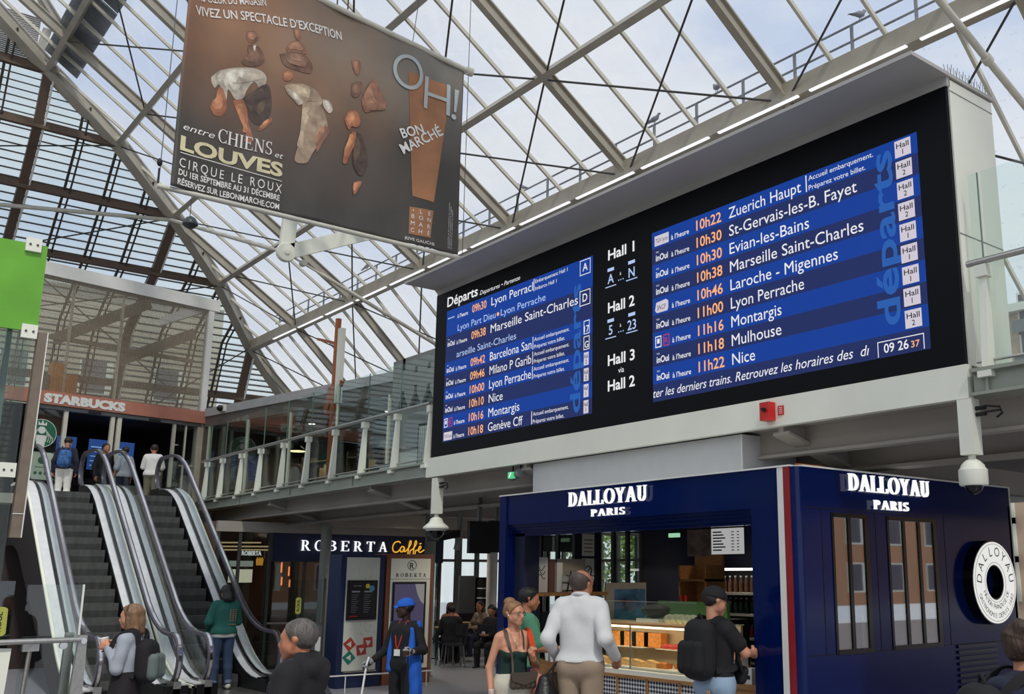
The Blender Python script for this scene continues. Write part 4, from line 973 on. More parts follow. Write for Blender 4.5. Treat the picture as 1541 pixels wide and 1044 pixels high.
B().box(-14.4, -12.1, -.9, 1.84, 0, 1.0).build('plinth', m_clad, lf)
B().box(-12.0, -11.96, 1.1, 1.8, .05, .2).build('hazard_strip', m_copper, lf)

# ------------------------------------------------------------------ railing in front
rl = T('stainless_railing', 'stainless railing with clear glass panel in the lower left corner', 'railing', (-9.5, 1.7, 0))
B().tube([(-9.45, .6, 1.352), (-9.45, 2.10, 1.352)], .022, 12).build('handrail', m_steelb, rl, True)
B().hexa([(-9.53, 2.0, 0), (-9.47, 2.0, 0), (-9.47, 2.17, 0), (-9.53, 2.17, 0), (-9.53, 2.09, 1.385), (-9.47, 2.09, 1.385), (-9.47, 2.15, 1.385), (-9.53, 2.15, 1.385)]).build('post', m_steelb, rl)
B().hexa([(-9.73, 2.0, 0), (-9.67, 2.0, 0), (-9.67, 2.1, 0), (-9.73, 2.1, 0), (-9.73, 2.03, 1.40), (-9.67, 2.03, 1.40), (-9.67, 2.09, 1.40), (-9.73, 2.09, 1.40)]).build('post', m_steelb, rl)
B().tube([(-9.5, 1.67, 0), (-9.5, 1.74, 1.3)], .018, 8).box(-9.53, -9.47, 1.68, 1.80, 1.27, 1.33).build('baluster', m_steelb, rl)
B().bar((-9.5, 1.50, 0), (-9.5, 1.56, 1.3), .03, .09).build('baluster', m_beam_wh, rl)
B().box(-9.62, -9.608, 1.69, 2.11, .3, 1.80).build('glass_panel', m_glass, rl); B().box(-9.621, -9.607, 2.105, 2.12, .3, 1.80).build('glass_edge', m_white, rl)
B().lathe([(.025, 0), (.025, .03)], (-9.47, 2.12, 1.34), 12, 'x').build('fixing_stud', m_chrome, rl); B().lathe([(.03, 0), (.03, .04)], (-9.62, 2.0, 1.3), 12, 'x').build('fixing_stud', m_chrome, rl)
gt = T('glass_gate_leaf', 'dark tinted glass leaf with a yellow oval sticker at the lower left edge', 'gate', (-9.8, 1.5, 0))
B().box(-9.82, -9.80, 1.2, 1.63, .1, 1.83).build('leaf', GL('dark_glass', (.45, .52, .55), .1), gt)
b = B().prism([(.0 + .05 * cos(a), (.09 + .03 * abs(sin(a))) * (1 if sin(a) > 0 else -1) + .0) for a in [2 * PI * i / 20 for i in range(20)]], (-9.795, 1.55, 1.5), UY, VZ, (.003, 0, 0)); b.build('sticker', M('yellow_green_sticker', '#a9ad4d', .5), gt)
b = B(); text(b, 'ROUL', (-9.79, 1.56, 1.42), (0, 0, 1), (0, -1, 0), .04, width=.16, bold=.02); b.build('sticker_text', m_navyd, gt)
# ------------------------------------------------------------------ pastry kiosk
KX0, KX1, KY0, KY1, KZ = -10.27, -5.63, 6.8, 10.44, 2.82
kk = T('pastry_kiosk', 'gloss navy DALLOYAU pastry kiosk under the departures board', 'kiosk', (-8, 8.7, 0))
m_navyin = M('navy_interior', '#141a33', .6)
rr = .08                                           # rounded front corner, kept as one bent panel
def corner(z0, z1, a0, a1, off=0, n=10):
    b = B(); cx, cy = KX1 - rr, KY0 + rr; vs = []
    for z in (z0, z1):
        for i in range(n + 1):
            a = R(a0 + (a1 - a0) * i / n)
            for r in (rr + off, rr + off - .04): vs.append((cx + r * cos(a), cy + r * sin(a), z))
    m = 2 * (n + 1); fs = []
    for i in range(n): fs += [(2 * i, 2 * i + 2, m + 2 * i + 2, m + 2 * i), (2 * i + 1, m + 2 * i + 1, m + 2 * i + 3, 2 * i + 3), (m + 2 * i, m + 2 * i + 2, m + 2 * i + 3, m + 2 * i + 1), (2 * i, 2 * i + 1, 2 * i + 3, 2 * i + 2)]
    fs += [(0, m, m + 1, 1), (2 * n, 2 * n + 1, m + 2 * n + 1, m + 2 * n)]
    return b.add(vs, fs)
OX1 = -6.17                                        # opening right edge
corner(0, KZ, -90, 0).build('corner_panel', m_navy, kk, True)
B().box(OX1, KX1 - rr, KY0, KY0 + .06, 0, KZ).build('front_panel', m_navy, kk)
B().box(KX0 + .14, OX1, KY0, KY0 + .08, 2.47, KZ).build('header', m_navy, kk)
b = B()
for i in range(4): b.box(KX0 + .14, OX1, KY0 + .03 + .03 * i, KY0 + .12 + .03 * i, 2.44 - .035 * i, 2.475 - .035 * i)
b.build('shutter_housing', m_navy, kk)
B().box(KX0, KX0 + .14, KY0 - .02, KY0 + .3, 0, KZ + .0).build('front_pilaster', m_navy, kk)
B().box(KX0 + .14, KX0 + .34, KY0 + .12, KY0 + .34, 0, 2.4).build('inner_pilaster', m_navyin, kk)
b = B().box(KX0 - .02, KX1 + .02 - rr, KY0 - .02, KY1, KZ, KZ + .015).box(KX1 - rr, KX1 + .01, KY0 + rr, KY1, KZ, KZ + .015); b.build('roof_edge', m_white, kk)
B().box(KX0 + .05, KX1 - .1, KY0 + .12, KY1, 2.62, 2.66).build('inner_ceiling', m_navyin, kk)
for nm, m, dx in (('white_stripe', m_white, -.13), ('red_stripe', M('stripe_red', '#8e2228', .3), -.06)):
    B().box(KX1 - rr + dx, KX1 - rr + dx + .068, KY0 - .012, KY0 + .01, 0, KZ).build(nm, m, kk)
# right-hand side wall with two windows
W1, W2, WZ0, WZ1 = (7.28, 7.76), (8.12, 8.89), 1.215, 2.41
xa, xb_ = KX1 - .05, KX1
for y0, y1, z0, z1 in ((KY0 + rr, W1[0], 0, KZ), (W1[1], W2[0], 0, KZ), (W2[1], KY1, 0, KZ), (W1[0], W1[1], 0, WZ0), (W1[0], W1[1], WZ1, KZ), (W2[0], W2[1], 0, WZ0), (W2[0], W2[1], WZ1, KZ)):
    B().box(xa, xb_, y0, y1, z0, z1).build('side_panel', m_navy, kk)
for (y0, y1), n in ((W1, 2), (W2, 3)):
    w = B().box(xa, xb_ + .008, y0 - .02, y0 + .012, WZ0 - .02, WZ1 + .02).box(xa, xb_ + .008, y1 - .012, y1 + .05, WZ0 - .02, WZ1 + .02).box(xa, xb_ + .012, y0, y1, WZ1 - .02, WZ1 + .02).box(xa, xb_ + .012, y0, y1, WZ0 - .02, WZ0 + .02)
    for k in range(1, n): yy_ = y0 + (y1 - y0) * k / n; w.box(xb_ - .02, xb_ + .006, yy_ - .022, yy_ + .022, WZ0, WZ1)
    f = w.build('window_frame', m_blackgloss, kk)
    B().box(xb_ - .012, xb_ - .004, y0, y1, WZ0, WZ1).build('pane', GL('kiosk_window', (.85, .88, .9), .20), f)
B().box(xa - .3, xa - .28, W2[0], W2[1], WZ0, 1.5).build('window_screen_board', M('frosted_grey', '#9b9b98', .6), kk)
b = B()
for z in (2.46, 1.2): b.box(xb_, xb_ + .003, KY0 + rr, KY1 - .05, z, z + .006)
for y in (7.12, 7.92, 9.08): b.box(xb_, xb_ + .003, y, y + .006, 1.2, 2.46)
b.build('panel_joint', m_black, kk)
b = B()
for i in range(8): b.box(xb_, xb_ + .02, 9.18, 9.92, .78 + i * .055, .81 + i * .055)
b.build('vent_grille', m_navyd, kk)
b = B().box(KX1 - .02, KX1 + .006, KY1 - .02, KY1, 0, KZ); b.build('rear_trim', m_beam_wh, kk)
# left-hand and back walls
LW = ((7.12, 7.92, 1.0, 2.40), (8.32, 9.07, 1.0, 2.44))
for y0, y1, z0, z1 in ((KY0, 7.12, 0, 2.62), (7.92, 8.32, 0, 2.62), (9.07, KY1, 0, 2.62), (7.12, 7.92, 0, 1.0), (8.32, 9.07, 0, 1.0), (7.12, 7.92, 2.4, 2.62), (8.32, 9.07, 2.44, 2.62)):
    B().box(KX0, KX0 + .05, y0, y1, z0, z1).build('side_panel', m_navyin, kk)
for (y0, y1, z0, z1), n in zip(LW, (3, 3)):
    w = B()
    for k in range(n + 1):
        yy_ = y0 + (y1 - y0) * k / n; w.box(KX0, KX0 + .06, yy_ - .02, yy_ + .02, z0, z1)
    f = w.build('window_frame', m_black, kk); B().box(KX0 + .02, KX0 + .03, y0, y1, z0, z1).build('pane', m_glass, f)
B().box(KX0, KX1, KY1 - .06, KY1, 0, 2.62).build('back_wall', m_navyin, kk)
# front counter: patterned base, oak frame
CF = KY0 + .22
B().box(-9.2, -7.02, CF, CF + .06, .86, .91).box(-9.2, -7.02, CF + .06, CF + .8, .86, .89).build('counter_top', m_beam_wh, kk)
b = B().box(-9.2, -7.0, CF - .012, CF + .02, .83, .862)
for x in (-9.2, -8.33, -7.86, -7.38, -7.02): b.box(x, x + .025, CF - .012, CF + .02, 0, .84)
b.build('oak_frame', m_wood, kk)
def tri_mat():                                     # black and white triangle tile print
    m = bpy.data.materials.new('triangle_tile_print'); m.use_nodes = True; t = m.node_tree; p = t.nodes['Principled BSDF']
    co = t.nodes.new('ShaderNodeTexCoord'); mp = t.nodes.new('ShaderNodeMapping'); mp.inputs['Rotation'].default_value = (R(90), 0, 0); ck = t.nodes.new('ShaderNodeTexChecker')
    mp.inputs['Rotation'].default_value = (0, R(45), 0)
    ck.inputs['Scale'].default_value = 34; ck.inputs['Color1'].default_value = (.02, .022, .05, 1); ck.inputs['Color2'].default_value = (.75, .75, .73, 1)
    t.links.new(co.outputs['Object'], mp.inputs[0]); t.links.new(mp.outputs[0], ck.inputs[0]); t.links.new(ck.outputs[0], p.inputs['Base Color']); p.inputs['Roughness'].default_value = .4
    return m
B().box(-9.19, -7.03, CF + .005, CF + .02, 0, .83).build('pattern_front', tri_mat(), kk)
B().box(-7.0, OX1 - .0, CF, CF + .06, 0, .85).build('pay_counter_front', m_wood, kk)
B().box(-7.0, OX1, CF - .02, CF + .6, .85, .9).build('pay_counter_top', m_wood, kk)
B().box(-6.98, -6.8, CF - .003, CF, 0, .83).build('navy_strip', m_navy, kk)
B().box(-10.1, -9.22, CF + .1, CF + .7, 0, .9).build('coffee_counter', m_wood, kk)
B().box(KX0 + .05, -9.9, 7.05, 8.2, 1.63, 1.67).build('shelf_board', m_wood, kk)
# lettering on both faces
fs_ = T('shop_sign', 'white DALLOYAU PARIS letters on the front header of the navy kiosk', 'sign', (-8.2, KY0 - .02, 2.5), 0, None)
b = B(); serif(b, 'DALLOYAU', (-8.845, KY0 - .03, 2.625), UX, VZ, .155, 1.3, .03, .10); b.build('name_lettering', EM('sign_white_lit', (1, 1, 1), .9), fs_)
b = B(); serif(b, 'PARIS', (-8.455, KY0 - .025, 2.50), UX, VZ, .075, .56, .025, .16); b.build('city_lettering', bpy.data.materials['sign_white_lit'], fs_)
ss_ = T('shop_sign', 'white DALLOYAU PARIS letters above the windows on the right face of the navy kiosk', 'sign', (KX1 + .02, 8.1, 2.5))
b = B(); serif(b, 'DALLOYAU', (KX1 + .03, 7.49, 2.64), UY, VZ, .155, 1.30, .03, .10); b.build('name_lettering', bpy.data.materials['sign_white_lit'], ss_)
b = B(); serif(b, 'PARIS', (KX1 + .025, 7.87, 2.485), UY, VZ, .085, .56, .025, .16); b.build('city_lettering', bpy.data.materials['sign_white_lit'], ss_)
# round ring sign
rg = T('ring_sign', 'round white ring sign with black rim on the right face of the navy kiosk', 'sign', (KX1 + .05, 9.80, 1.4))
RC = (KX1, 9.80, 1.805)
def ring(r0, r1, x0, x1, n=40):
    b = B(); vs = []
    for x in (x0, x1):
        for r in (r0, r1):
            for i in range(n): a = 2 * PI * i / n; vs.append((RC[0] + x, RC[1] + r * cos(a), RC[2] + r * sin(a)))
    fs = []
    for i in range(n):
        j = (i + 1) % n
        fs += [(i, j, n + j, n + i), (2 * n + i, 3 * n + i, 3 * n + j, 2 * n + j), (i, 2 * n + i, 2 * n + j, j), (n + i, n + j, 3 * n + j, 3 * n + i)]
    return b.add(vs, fs)
ring(.43, .165, .0, .11).build('rim', m_blackgloss, rg, True)
ring(.415, .18, .11, .118).build('face', EM('ring_face_lit', '#eeeeea', .85), rg)
def arctext(b, s, r, a0, a1, h, top=True):
    n = len(s)
    for i, ch in enumerate(s):
        if ch == ' ': continue
        a = R(a0 + (a1 - a0) * i / (n - 1)); p = (RC[0] + .121, RC[1] + r * cos(a), RC[2] + r * sin(a))
        if top: text(b, ch, p, (0, sin(a), -cos(a)), (0, cos(a), sin(a)), h, align='c')
        else: text(b, ch, p, (0, -sin(a), cos(a)), (0, -cos(a), -sin(a)), h, align='c')
b = B(); arctext(b, 'DALLOYAU', .27, 172, 8, .10); b.build('name_lettering', m_navyd, rg)
b = B(); arctext(b, 'MAISON FRANÇAISE DE', .27, 205, 335, .05, False); arctext(b, 'GASTRONOMIE DEPUIS 1682', .36, 203, 337, .05, False); b.build('small_lettering', m_navyd, rg)
ring(.395, .391, .118, .1195).build('thin_line', m_navyd, rg)
ring(.205, .201, .118, .1195).build('thin_line', m_navyd, rg)
# white ventilation box above the kiosk
wbx = T('ventilation_box', 'large plain off-white box joining the kiosk roof to the gallery soffit', 'casing', (-8.5, 7.7, 2.84))
B().box(-10.37, -6.76, 7.34, 8.18, 2.838, 3.02).box(-10.37, -6.76, 7.34, 8.18, 3.02, 3.27).build('body', M('pale_grey_casing', '#c3c4c4', .5, var=.03), wbx)
B().box(-6.765, -6.755, 7.335, 7.35, 2.838, 3.27).build('corner_bead', m_white, wbx)
tag(B().box(-5.76, -5.72, 6.95, 7.3, 2.836, 2.86).build('plank', m_copper), 'short copper coloured batten lying on the kiosk roof edge', 'batten')

# display case on the counter
dc = T('display_case', 'long glass pastry display case on the counter of the navy kiosk', 'display case', (-8.1, 7.3, .91))
B().box(-9.18, -7.05, CF + .03, CF + .036, .915, 1.36).build('front_glass', m_glass, dc)
B().box(-9.18, -7.05, CF + .0, CF + .06, 1.36, 1.38).build('front_rail', m_wood, dc)
B().box(-9.18, -7.05, CF + .03, CF + .6, 1.38, 1.392).build('top_glass', m_glass, dc)
B().box(-9.0, -7.25, CF + .12, CF + .126, 1.40, 1.60).build('upper_glass', m_glass, dc)
B().box(-9.0, -7.25, CF + .115, CF + .131, 1.60, 1.608).build('upper_edge', m_chrome, dc)
for x in (-8.15,): B().box(x, x + .006, CF + .02, CF + .04, .92, 1.38).build('glass_joint', m_grey, dc)
B().box(-9.18, -7.05, CF + .55, CF + .58, .9, 1.38).build('back_panel', M('warm_cream_panel', '#dcc4a2', .6), dc)
B().box(-9.15, -7.08, CF + .1, CF + .55, .91, .93).build('lower_shelf', m_white, dc)
B().box(-9.15, -7.08, CF + .3, CF + .55, 1.10, 1.115).build('glass_shelf', m_glass, dc)
for x in (-9.18, -7.06): B().box(x, x + .012, CF + .03, CF + .57, .9, 1.38).build('end_glass', m_glass, dc)
B().box(-9.1, -7.1, CF + .08, CF + .1, 1.335, 1.355).build('case_light', EM('case_light_warm', (1, .78, .52), 4), dc)
al = bpy.data.lights.new('case_lamp', 'AREA'); al.shape = 'RECTANGLE'; al.size = 2.0; al.size_y = .04; al.energy = 5; al.color = (1, .72, .42)
alo = bpy.data.objects.new('case_lamp', al); COL.objects.link(alo); alo.parent = dc; alo.location = (-8.1 + 8.1, CF + .12 - 7.3, 1.33 - .91); alo.rotation_euler = (R(25), 0, 0)
FOOD = {'loaf cake': '#b9702e', 'tart': '#c8484a', 'bun': '#c98a4a', 'sandwich': '#d9b27a', 'eclair': '#7a4a2a', 'meringue': '#d9cfa8', 'slab': '#d88a3c'}
fm = {k: M('food_' + k.replace(' ', '_'), v, .55, var=.25, scale=25, bump=.3) for k, v in FOOD.items()}
m_tray = M('white_tray', '#d8d4c8', .4)
random.seed(11)
def food(kind, x, y, z, label, grp, s=1.0):
    k = kind.replace(' ', '_'); b = B()
    if kind == 'loaf cake': b.box(x - .1 * s, x + .1 * s, y - .05, y + .05, z, z + .07 * s).ball((x, y, z + .07 * s), .05 * s, 6, (1.9, .9, .5))
    elif kind in ('bun', 'meringue'): b.ball((x, y, z + .028 * s), .04 * s, 7, (1, 1, .8))
    elif kind == 'tart': b.lathe([(.045 * s, 0), (.06 * s, .03), (.055 * s, .035), (.02, .05)], (x, y, z), 14)
    elif kind == 'sandwich': b.prism([(-.09 * s, 0), (.09 * s, 0), (.085 * s, .05), (-.07 * s, .075)], (x, y - .04, z), UX, VZ, (0, .08, 0))
    elif kind == 'eclair': b.tube([(x - .06 * s, y, z + .025), (x, y, z + .03), (x + .06 * s, y, z + .025)], .024 * s, 8)
    else: b.box(x - .09 * s, x + .09 * s, y - .05, y + .05, z, z + .10 * s)
    o = b.build(k, fm[kind], None, kind in ('bun', 'meringue', 'tart', 'eclair'))
    return tag(o, label, 'pastry', grp)
for i in range(5): food('slab', -9.0 + .2 * i, CF + .44, 1.116, 'glazed orange slab cake on the upper left shelf of the pastry case', 'orange slab cakes on the upper shelf', 1.5)
for i in range(3): food('tart', -7.97 + .13 * i, CF + .4, 1.116, 'red fruit tart on the upper shelf of the pastry case', 'red tarts on the upper shelf', 1.2)
for i in range(8): food('bun', -7.62 + .07 * i, CF + .4, 1.116, 'small golden bun in the row on the upper shelf of the pastry case', 'golden buns on the upper shelf')
for i in range(6): food('sandwich', -9.0 + .2 * i, CF + .2 + .03 * (i % 2), .931, 'triangular sandwich on the left half of the lower shelf of the pastry case', 'sandwiches on the lower shelf')
for i in range(4): food('eclair', -8.3 + .05 * i, CF + .36, .931, 'brown eclair at the middle of the lower shelf of the pastry case', 'eclairs on the lower shelf')
for i in range(5): food('loaf cake', -7.85 + .17 * i, CF + .24 + .1 * (i % 2), .931, 'small loaf cake on the right half of the lower shelf of the pastry case', 'loaf cakes on the lower shelf', .7)
tag(B().box(-8.98, -8.25, CF + .3, CF + .55, 1.108, 1.116).build('tray', m_tray), 'white tray under the orange slab cakes', 'tray')
tag(B().box(-8.05, -7.7, CF + .3, CF + .5, 1.108, 1.116).build('tray', m_tray), 'white tray under the red tarts', 'tray')
# pale meringues and a dark cloth on top of the case
tag(B().box(-8.2, -7.85, CF + .16, CF + .4, 1.393, 1.43).build('tray', m_tray), 'white tray standing on top of the pastry case under the dark bowl', 'tray')
tag(B().lathe([(.04, 0), (.14, .04), (.16, .10), (.12, .13), (0, .15)], (-8.02, CF + .28, 1.431), 18).build('bowl', m_black, None, True), 'dark rounded bowl on the tray on top of the pastry case', 'bowl')
for i in range(9): food('meringue', -7.72 + .085 * (i % 5), CF + .2 + .09 * (i // 5), 1.393 , 'pale meringue heaped on the right end of the case top', 'pale meringues on the case top', 1.5)
tag(B().box(-8.35, -7.3, CF + .62, CF + .66, 1.3, 1.60).build('green_board', M('leaf_green_board', '#4d7a35', .6)), 'leaf green board standing behind the pastry case', 'board')
tag(B().tube([(-9.15, CF + .25, 1.42), (-9.0, CF + .25, 1.48), (-8.85, CF + .25, 1.42)], .06, 8, sc=[.5, 1, .5]).build('folded_cloth', M('blue_grey_cloth', '#5d6a80', .8), None, True), 'blue grey folded cloth at the left end of the case top', 'cloth')
# till side: card boxes, terminal
for i, (x, y, w, h, lb_) in enumerate(((-6.62, CF + .02, .11, .30, 'tall white carton with a black square mark on the pay counter'), (-6.46, CF + .0, .09, .14, 'short white carton at the right end of the pay counter'), (-6.86, CF + .3, .16, .12, 'small brown carton on the pay counter'))):
    t = T('carton', lb_, 'carton', (x, y + .05, .9)); B().box(x - w / 2, x + w / 2, y, y + .1, .9, .9 + h).build('box', m_white if i < 2 else m_wood, t)
    B().box(x - w / 4, x + w / 4, y - .002, y, .9 + h * .3, .9 + h * .55).build('mark', m_black, t)
tt = T('till', 'black till screen on the pay counter in front of the cap man', 'till', (-6.5, 7.45, .9))
B().box(-6.6, -6.35, 7.4, 7.55, .9, .93).build('base', m_black, tt); B().bar((-6.48, 7.48, .92), (-6.5, 7.45, 1.1), .04, .04).build('stand', m_black, tt); B().hexa([(-6.65, 7.36, 1.06), (-6.33, 7.36, 1.06), (-6.33, 7.38, 1.06), (-6.65, 7.38, 1.06), (-6.65, 7.46, 1.26), (-6.33, 7.46, 1.26), (-6.33, 7.48, 1.26), (-6.65, 7.48, 1.26)]).build('screen', m_blackgloss, tt)
# back bar: menu board, drinks fridge, oak box, crates
mn = T('menu_board', 'white lit menu board hanging at the back of the kiosk', 'menu board', (-8.35, 8.98, 2.15))
B().box(-8.85, -7.95, 8.6, 8.63, 2.12, 2.42).build('panel', EM('menu_white', '#cfcfcf', .55), mn)
B().box(-8.85, -8.45, 8.585, 8.6, 2.10, 2.42).build('picture_panel', M('menu_picture', '#77665f', .4, var=.5, scale=9), mn)
b = B()
for k in range(7): b.box(-8.42, -8.28 + .03 * (k % 3), 8.594, 8.6, 2.37 - .035 * k, 2.385 - .035 * k); b.box(-8.12, -8.08, 8.594, 8.6, 2.37 - .035 * k, 2.38 - .035 * k); b.box(-8.03, -8.0, 8.594, 8.6, 2.37 - .035 * k, 2.38 - .035 * k)
b.build('print', m_navyd, mn)
fr = T('drinks_fridge', 'tall white framed drinks fridge at the back right of the kiosk', 'fridge', (-9.3, 10.3, 0))
B().box(-10.05, -8.9, 10.05, 10.5, 0, .3).box(-10.05, -8.9, 10.46, 10.5, .3, 1.98).box(-8.95, -8.9, 10.0, 10.46, .3, 1.98).build('body', m_black, fr)
B().box(-10.08, -9.98, 9.98, 10.05, .1, 1.98).build('door_frame', EM('fridge_edge', '#d8dad8', .5), fr)
for z in (.75, 1.05, 1.35, 1.62): B().box(-9.98, -8.95, 10.02, 10.46, z, z + .03).build('shelf', m_white, fr)
B().box(-9.9, -9.0, 10.05, 10.12, 1.94, 1.97).build('fridge_light', EM('fridge_light', (1, .97, .9), 3), fr)
fr.location.y -= .14
m_bot = {h: M('drink_' + h[1:], h, .15) for h in ('#6a4a35', '#1f5c46', '#a83028', '#35506e')}; m_cap = M('bottle_cap_white', '#d0d0cc', .4)
def bottle(x, y, z, h, col, label, grp):
    t = T('bottle', label, 'bottle', (x, y, z), 0, grp)
    B().lathe([(.028, 0), (.03, .01), (.03, h * .6), (.012, h * .8), (.012, h * .92)], (x, y, z), 10).build('body', m_bot[col], t, True)
    B().lathe([(.015, 0), (.015, h * .1)], (x, y, z + h * .9), 8).build('cap', m_cap, t)
for i in range(9): bottle(-9.88 + .1 * i, 10.1, 1.651, .22, '#6a4a35', 'brown juice bottle on the top shelf of the drinks fridge', 'brown bottles on the top fridge shelf')
for i in range(9): bottle(-9.88 + .1 * i, 10.1, 1.381, .20, '#1f5c46', 'green bottle on the second shelf of the drinks fridge', 'green bottles on the second fridge shelf')
for i in range(7): bottle(-9.86 + .11 * i, 10.1, 1.081, .15, '#a83028', 'red drink can on the third shelf of the drinks fridge', 'red cans on the third fridge shelf')
for i in range(7): bottle(-9.86 + .11 * i, 10.1, .781, .2, '#35506e', 'blue bottle on the lowest shelf of the drinks fridge', 'blue bottles on the lowest fridge shelf')
ob_ = T('oak_cabinet', 'open oak cabinet box standing on the back bar of the kiosk', 'cabinet', (-9.0, 9.3, 1.5))
b = B().box(-9.45, -8.95, 9.3, 9.34, 1.35, 2.25).box(-9.45, -9.42, 9.0, 9.3, 1.35, 2.0).box(-8.98, -8.95, 9.0, 9.3, 1.35, 2.0).box(-9.45, -8.95, 9.0, 9.34, 1.8, 1.83); b.build('case', m_wood, ob_)
tag(B().box(-10.0, -8.7, 8.95, 9.5, 0, 1.34).build('back_bar', m_black), 'black back bar carrying the oak cabinet', 'bar')
tag(B().box(-9.72, -9.5, 9.05, 9.25, 1.345, 1.46).build('crate', m_wood), 'small oak crate left of the oak cabinet', 'crate')
for i in range(2):
    t = T('jar', ('tall red topped jar standing left in front of the oak cabinet', 'tall red topped jar standing right in front of the oak cabinet')[i], 'jar', (-9.38 + .09 * i, 8.98, 1.345), 0, 'jars at the oak cabinet')
    B().lathe([(.03, 0), (.03, .2)], (-9.38 + .09 * i, 8.98, 1.345), 10).build('glass', m_wood, t, True); B().lathe([(.03, 0), (.03, .08)], (-9.38 + .09 * i, 8.98, 1.545), 10).build('lid', m_red, t)
# left side: notices, shelf display, coffee machine
for i, (y, z, h, lb_) in enumerate(((8.02, 1.75, .34, 'notice sheet with a crossed ring on the dark pillar inside the kiosk'), (8.02, 2.12, .28, 'plain notice sheet above the crossed ring notice inside the kiosk'))):
    t = T('notice_sheet', lb_, 'notice', (KX0 + .07, y + .1, z)); B().box(KX0 + .055, KX0 + .06, y, y + .2, z, z + h).build('paper', m_white, t)
    b = B()
    if i == 0:
        for q in _arc(y + .1, z + .18, .06, .07, 0, 360, .012, .012, 20): b.prism(q, (KX0 + .061, 0, 0), UY, VZ, (.003, 0, 0))
        b.bar((KX0 + .063, y + .06, z + .13), (KX0 + .063, y + .14, z + .23), .012, .002, (1, 0, 0))
    else:
        for k in range(4): b.box(KX0 + .061, KX0 + .063, y + .03, y + .17, z + .05 + .05 * k, z + .06 + .05 * k)
    b.build('print', m_black, t)
for i, (y, w, h, m) in enumerate(((7.08, .30, .42, m_white), (7.40, .09, .40, M('maroon_box', '#6f4a44', .6)), (7.52, .09, .36, m_white))):
    t = T('framed_print', ('white poster with a line drawing on the shelf in the kiosk window', 'narrow maroon packet on the kiosk shelf', 'narrow white packet on the kiosk shelf')[i], 'print', (KX0 + .2, y + w / 2, 1.67)); B().box(KX0 + .15, KX0 + .19, y, y + w, 1.672, 1.672 + h).build('sheet', m, t)
    if i == 0:
        b = B()
        for k in range(3): b.tube([(KX0 + .192, y + .04 + .02 * q, 1.86 + .05 * k + .03 * sin(q * 1.1 + k)) for q in range(12)], .005, 4)
        b.build('drawing', m_black, t)
wr = T('wine_rack', 'black wire rack of small white packets on the kiosk shelf', 'rack', (KX0 + .25, 7.8, 1.67))
b = B()
for k in range(6): b.bar((KX0 + .3, 7.6 + .08 * k, 1.675), (KX0 + .3, 7.66 + .08 * k, 1.93), .012, .012)
for z in (1.69, 1.78, 1.87): b.bar((KX0 + .3, 7.58, z), (KX0 + .3, 8.05, z), .01, .01)
b.build('wire', m_black, wr)
for k in range(8):
    t = B().box(KX0 + .2, KX0 + .28, 7.6 + .1 * (k % 4), 7.68 + .1 * (k % 4), 1.70 + .1 * (k // 4), 1.775 + .1 * (k // 4)).build('packet', m_white); tag(t, 'small white packet in the black wire rack on the kiosk shelf', 'packet', 'white packets in the wire rack')
tag(B().box(KX0 + .07, KX0 + .1, 7.62, 8.04, 1.672, 2.08).build('display_board', M('grey_card', '#a79f95', .7)), 'grey card standing behind the wire rack', 'card')
cm = T('coffee_machine', 'black coffee machine with paper cups on the left counter of the kiosk', 'coffee machine', (-9.65, 7.4, .9))
B().box(-9.9, -9.35, 7.2, 7.6, .902, 1.0).box(-9.9, -9.35, 7.45, 7.6, 1.0, 1.3).box(-9.9, -9.35, 7.15, 7.6, 1.22, 1.45).build('body', m_black, cm)
for x in (-9.75, -9.5): B().lathe([(.025, 0), (.025, .08)], (x, 7.24, 1.14), 10).build('spout', m_chrome, cm)
for i in range(6):
    z = .9 + .001
    tag(B().lathe([(.028, 0), (.038, .1), (.04, .105)], (-9.2 + .09 * i - (.45 if i > 2 else 0) - .35, 7.08 + .06 * (i // 3), z), 12).build('paper_cup', m_white, None, True), 'white paper cup beside the coffee machine', 'cup', 'paper cups beside the coffee machine')
pt = T('framed_poster', 'blue abstract poster standing in the back left kiosk window', 'poster', (KX0 + .15, 8.75, 1.3))
B().box(KX0 + .1, KX0 + .13, 8.36, 9.06, 1.2, 1.78).build('frame', M('poster_pale', '#b5aca0', .6), pt)
B().box(KX0 + .131, KX0 + .135, 8.5, 9.04, 1.25, 1.70).build('print', M('poster_blue', '#4f7fa8', .5, var=.7, scale=5), pt)
# ceiling exit light inside
ex2 = T('exit_sign', 'tiny green exit light under the kiosk ceiling', 'sign', (-8.9, 8.6, 2.38)); B().box(-9.2, -9.03, 8.6, 8.64, 2.34, 2.39).build('lamp', EM('exit_glow', '#9fd8ae', .8), ex2)
B().box(-9.13, -9.1, 8.61, 8.63, 2.39, 2.62).build('bracket', m_black, ex2)
for x, y in ((-9.3, 7.7), (-8.2, 7.7), (-7.1, 7.7), (-9.3, 9.4), (-7.6, 9.4)):
    pl = bpy.data.lights.new('kiosk_spot', 'SPOT'); pl.energy = 14; pl.spot_size = R(120); pl.color = (1, .85, .65); pl.shadow_soft_size = .05
    po = bpy.data.objects.new('kiosk_spot', pl); COL.objects.link(po); po.location = (x, y, 2.58)
    t = T('ceiling_spot', 'small round spotlight in the dark kiosk ceiling', 'spotlight', (x, y, 2.6), 0, 'spotlights in the kiosk ceiling'); B().lathe([(.06, 0), (.06, .03)], (x, y, 2.588), 14).build('trim', m_black, t); po.parent = t; po.location = (0, 0, -.02)
    B().lathe([(.04, 0), (.04, .004)], (x, y, 2.584), 14).build('lens', EM('spot_glow', (1, .9, .7), 3) if 'spot_glow' not in bpy.data.materials else bpy.data.materials['spot_glow'], t)
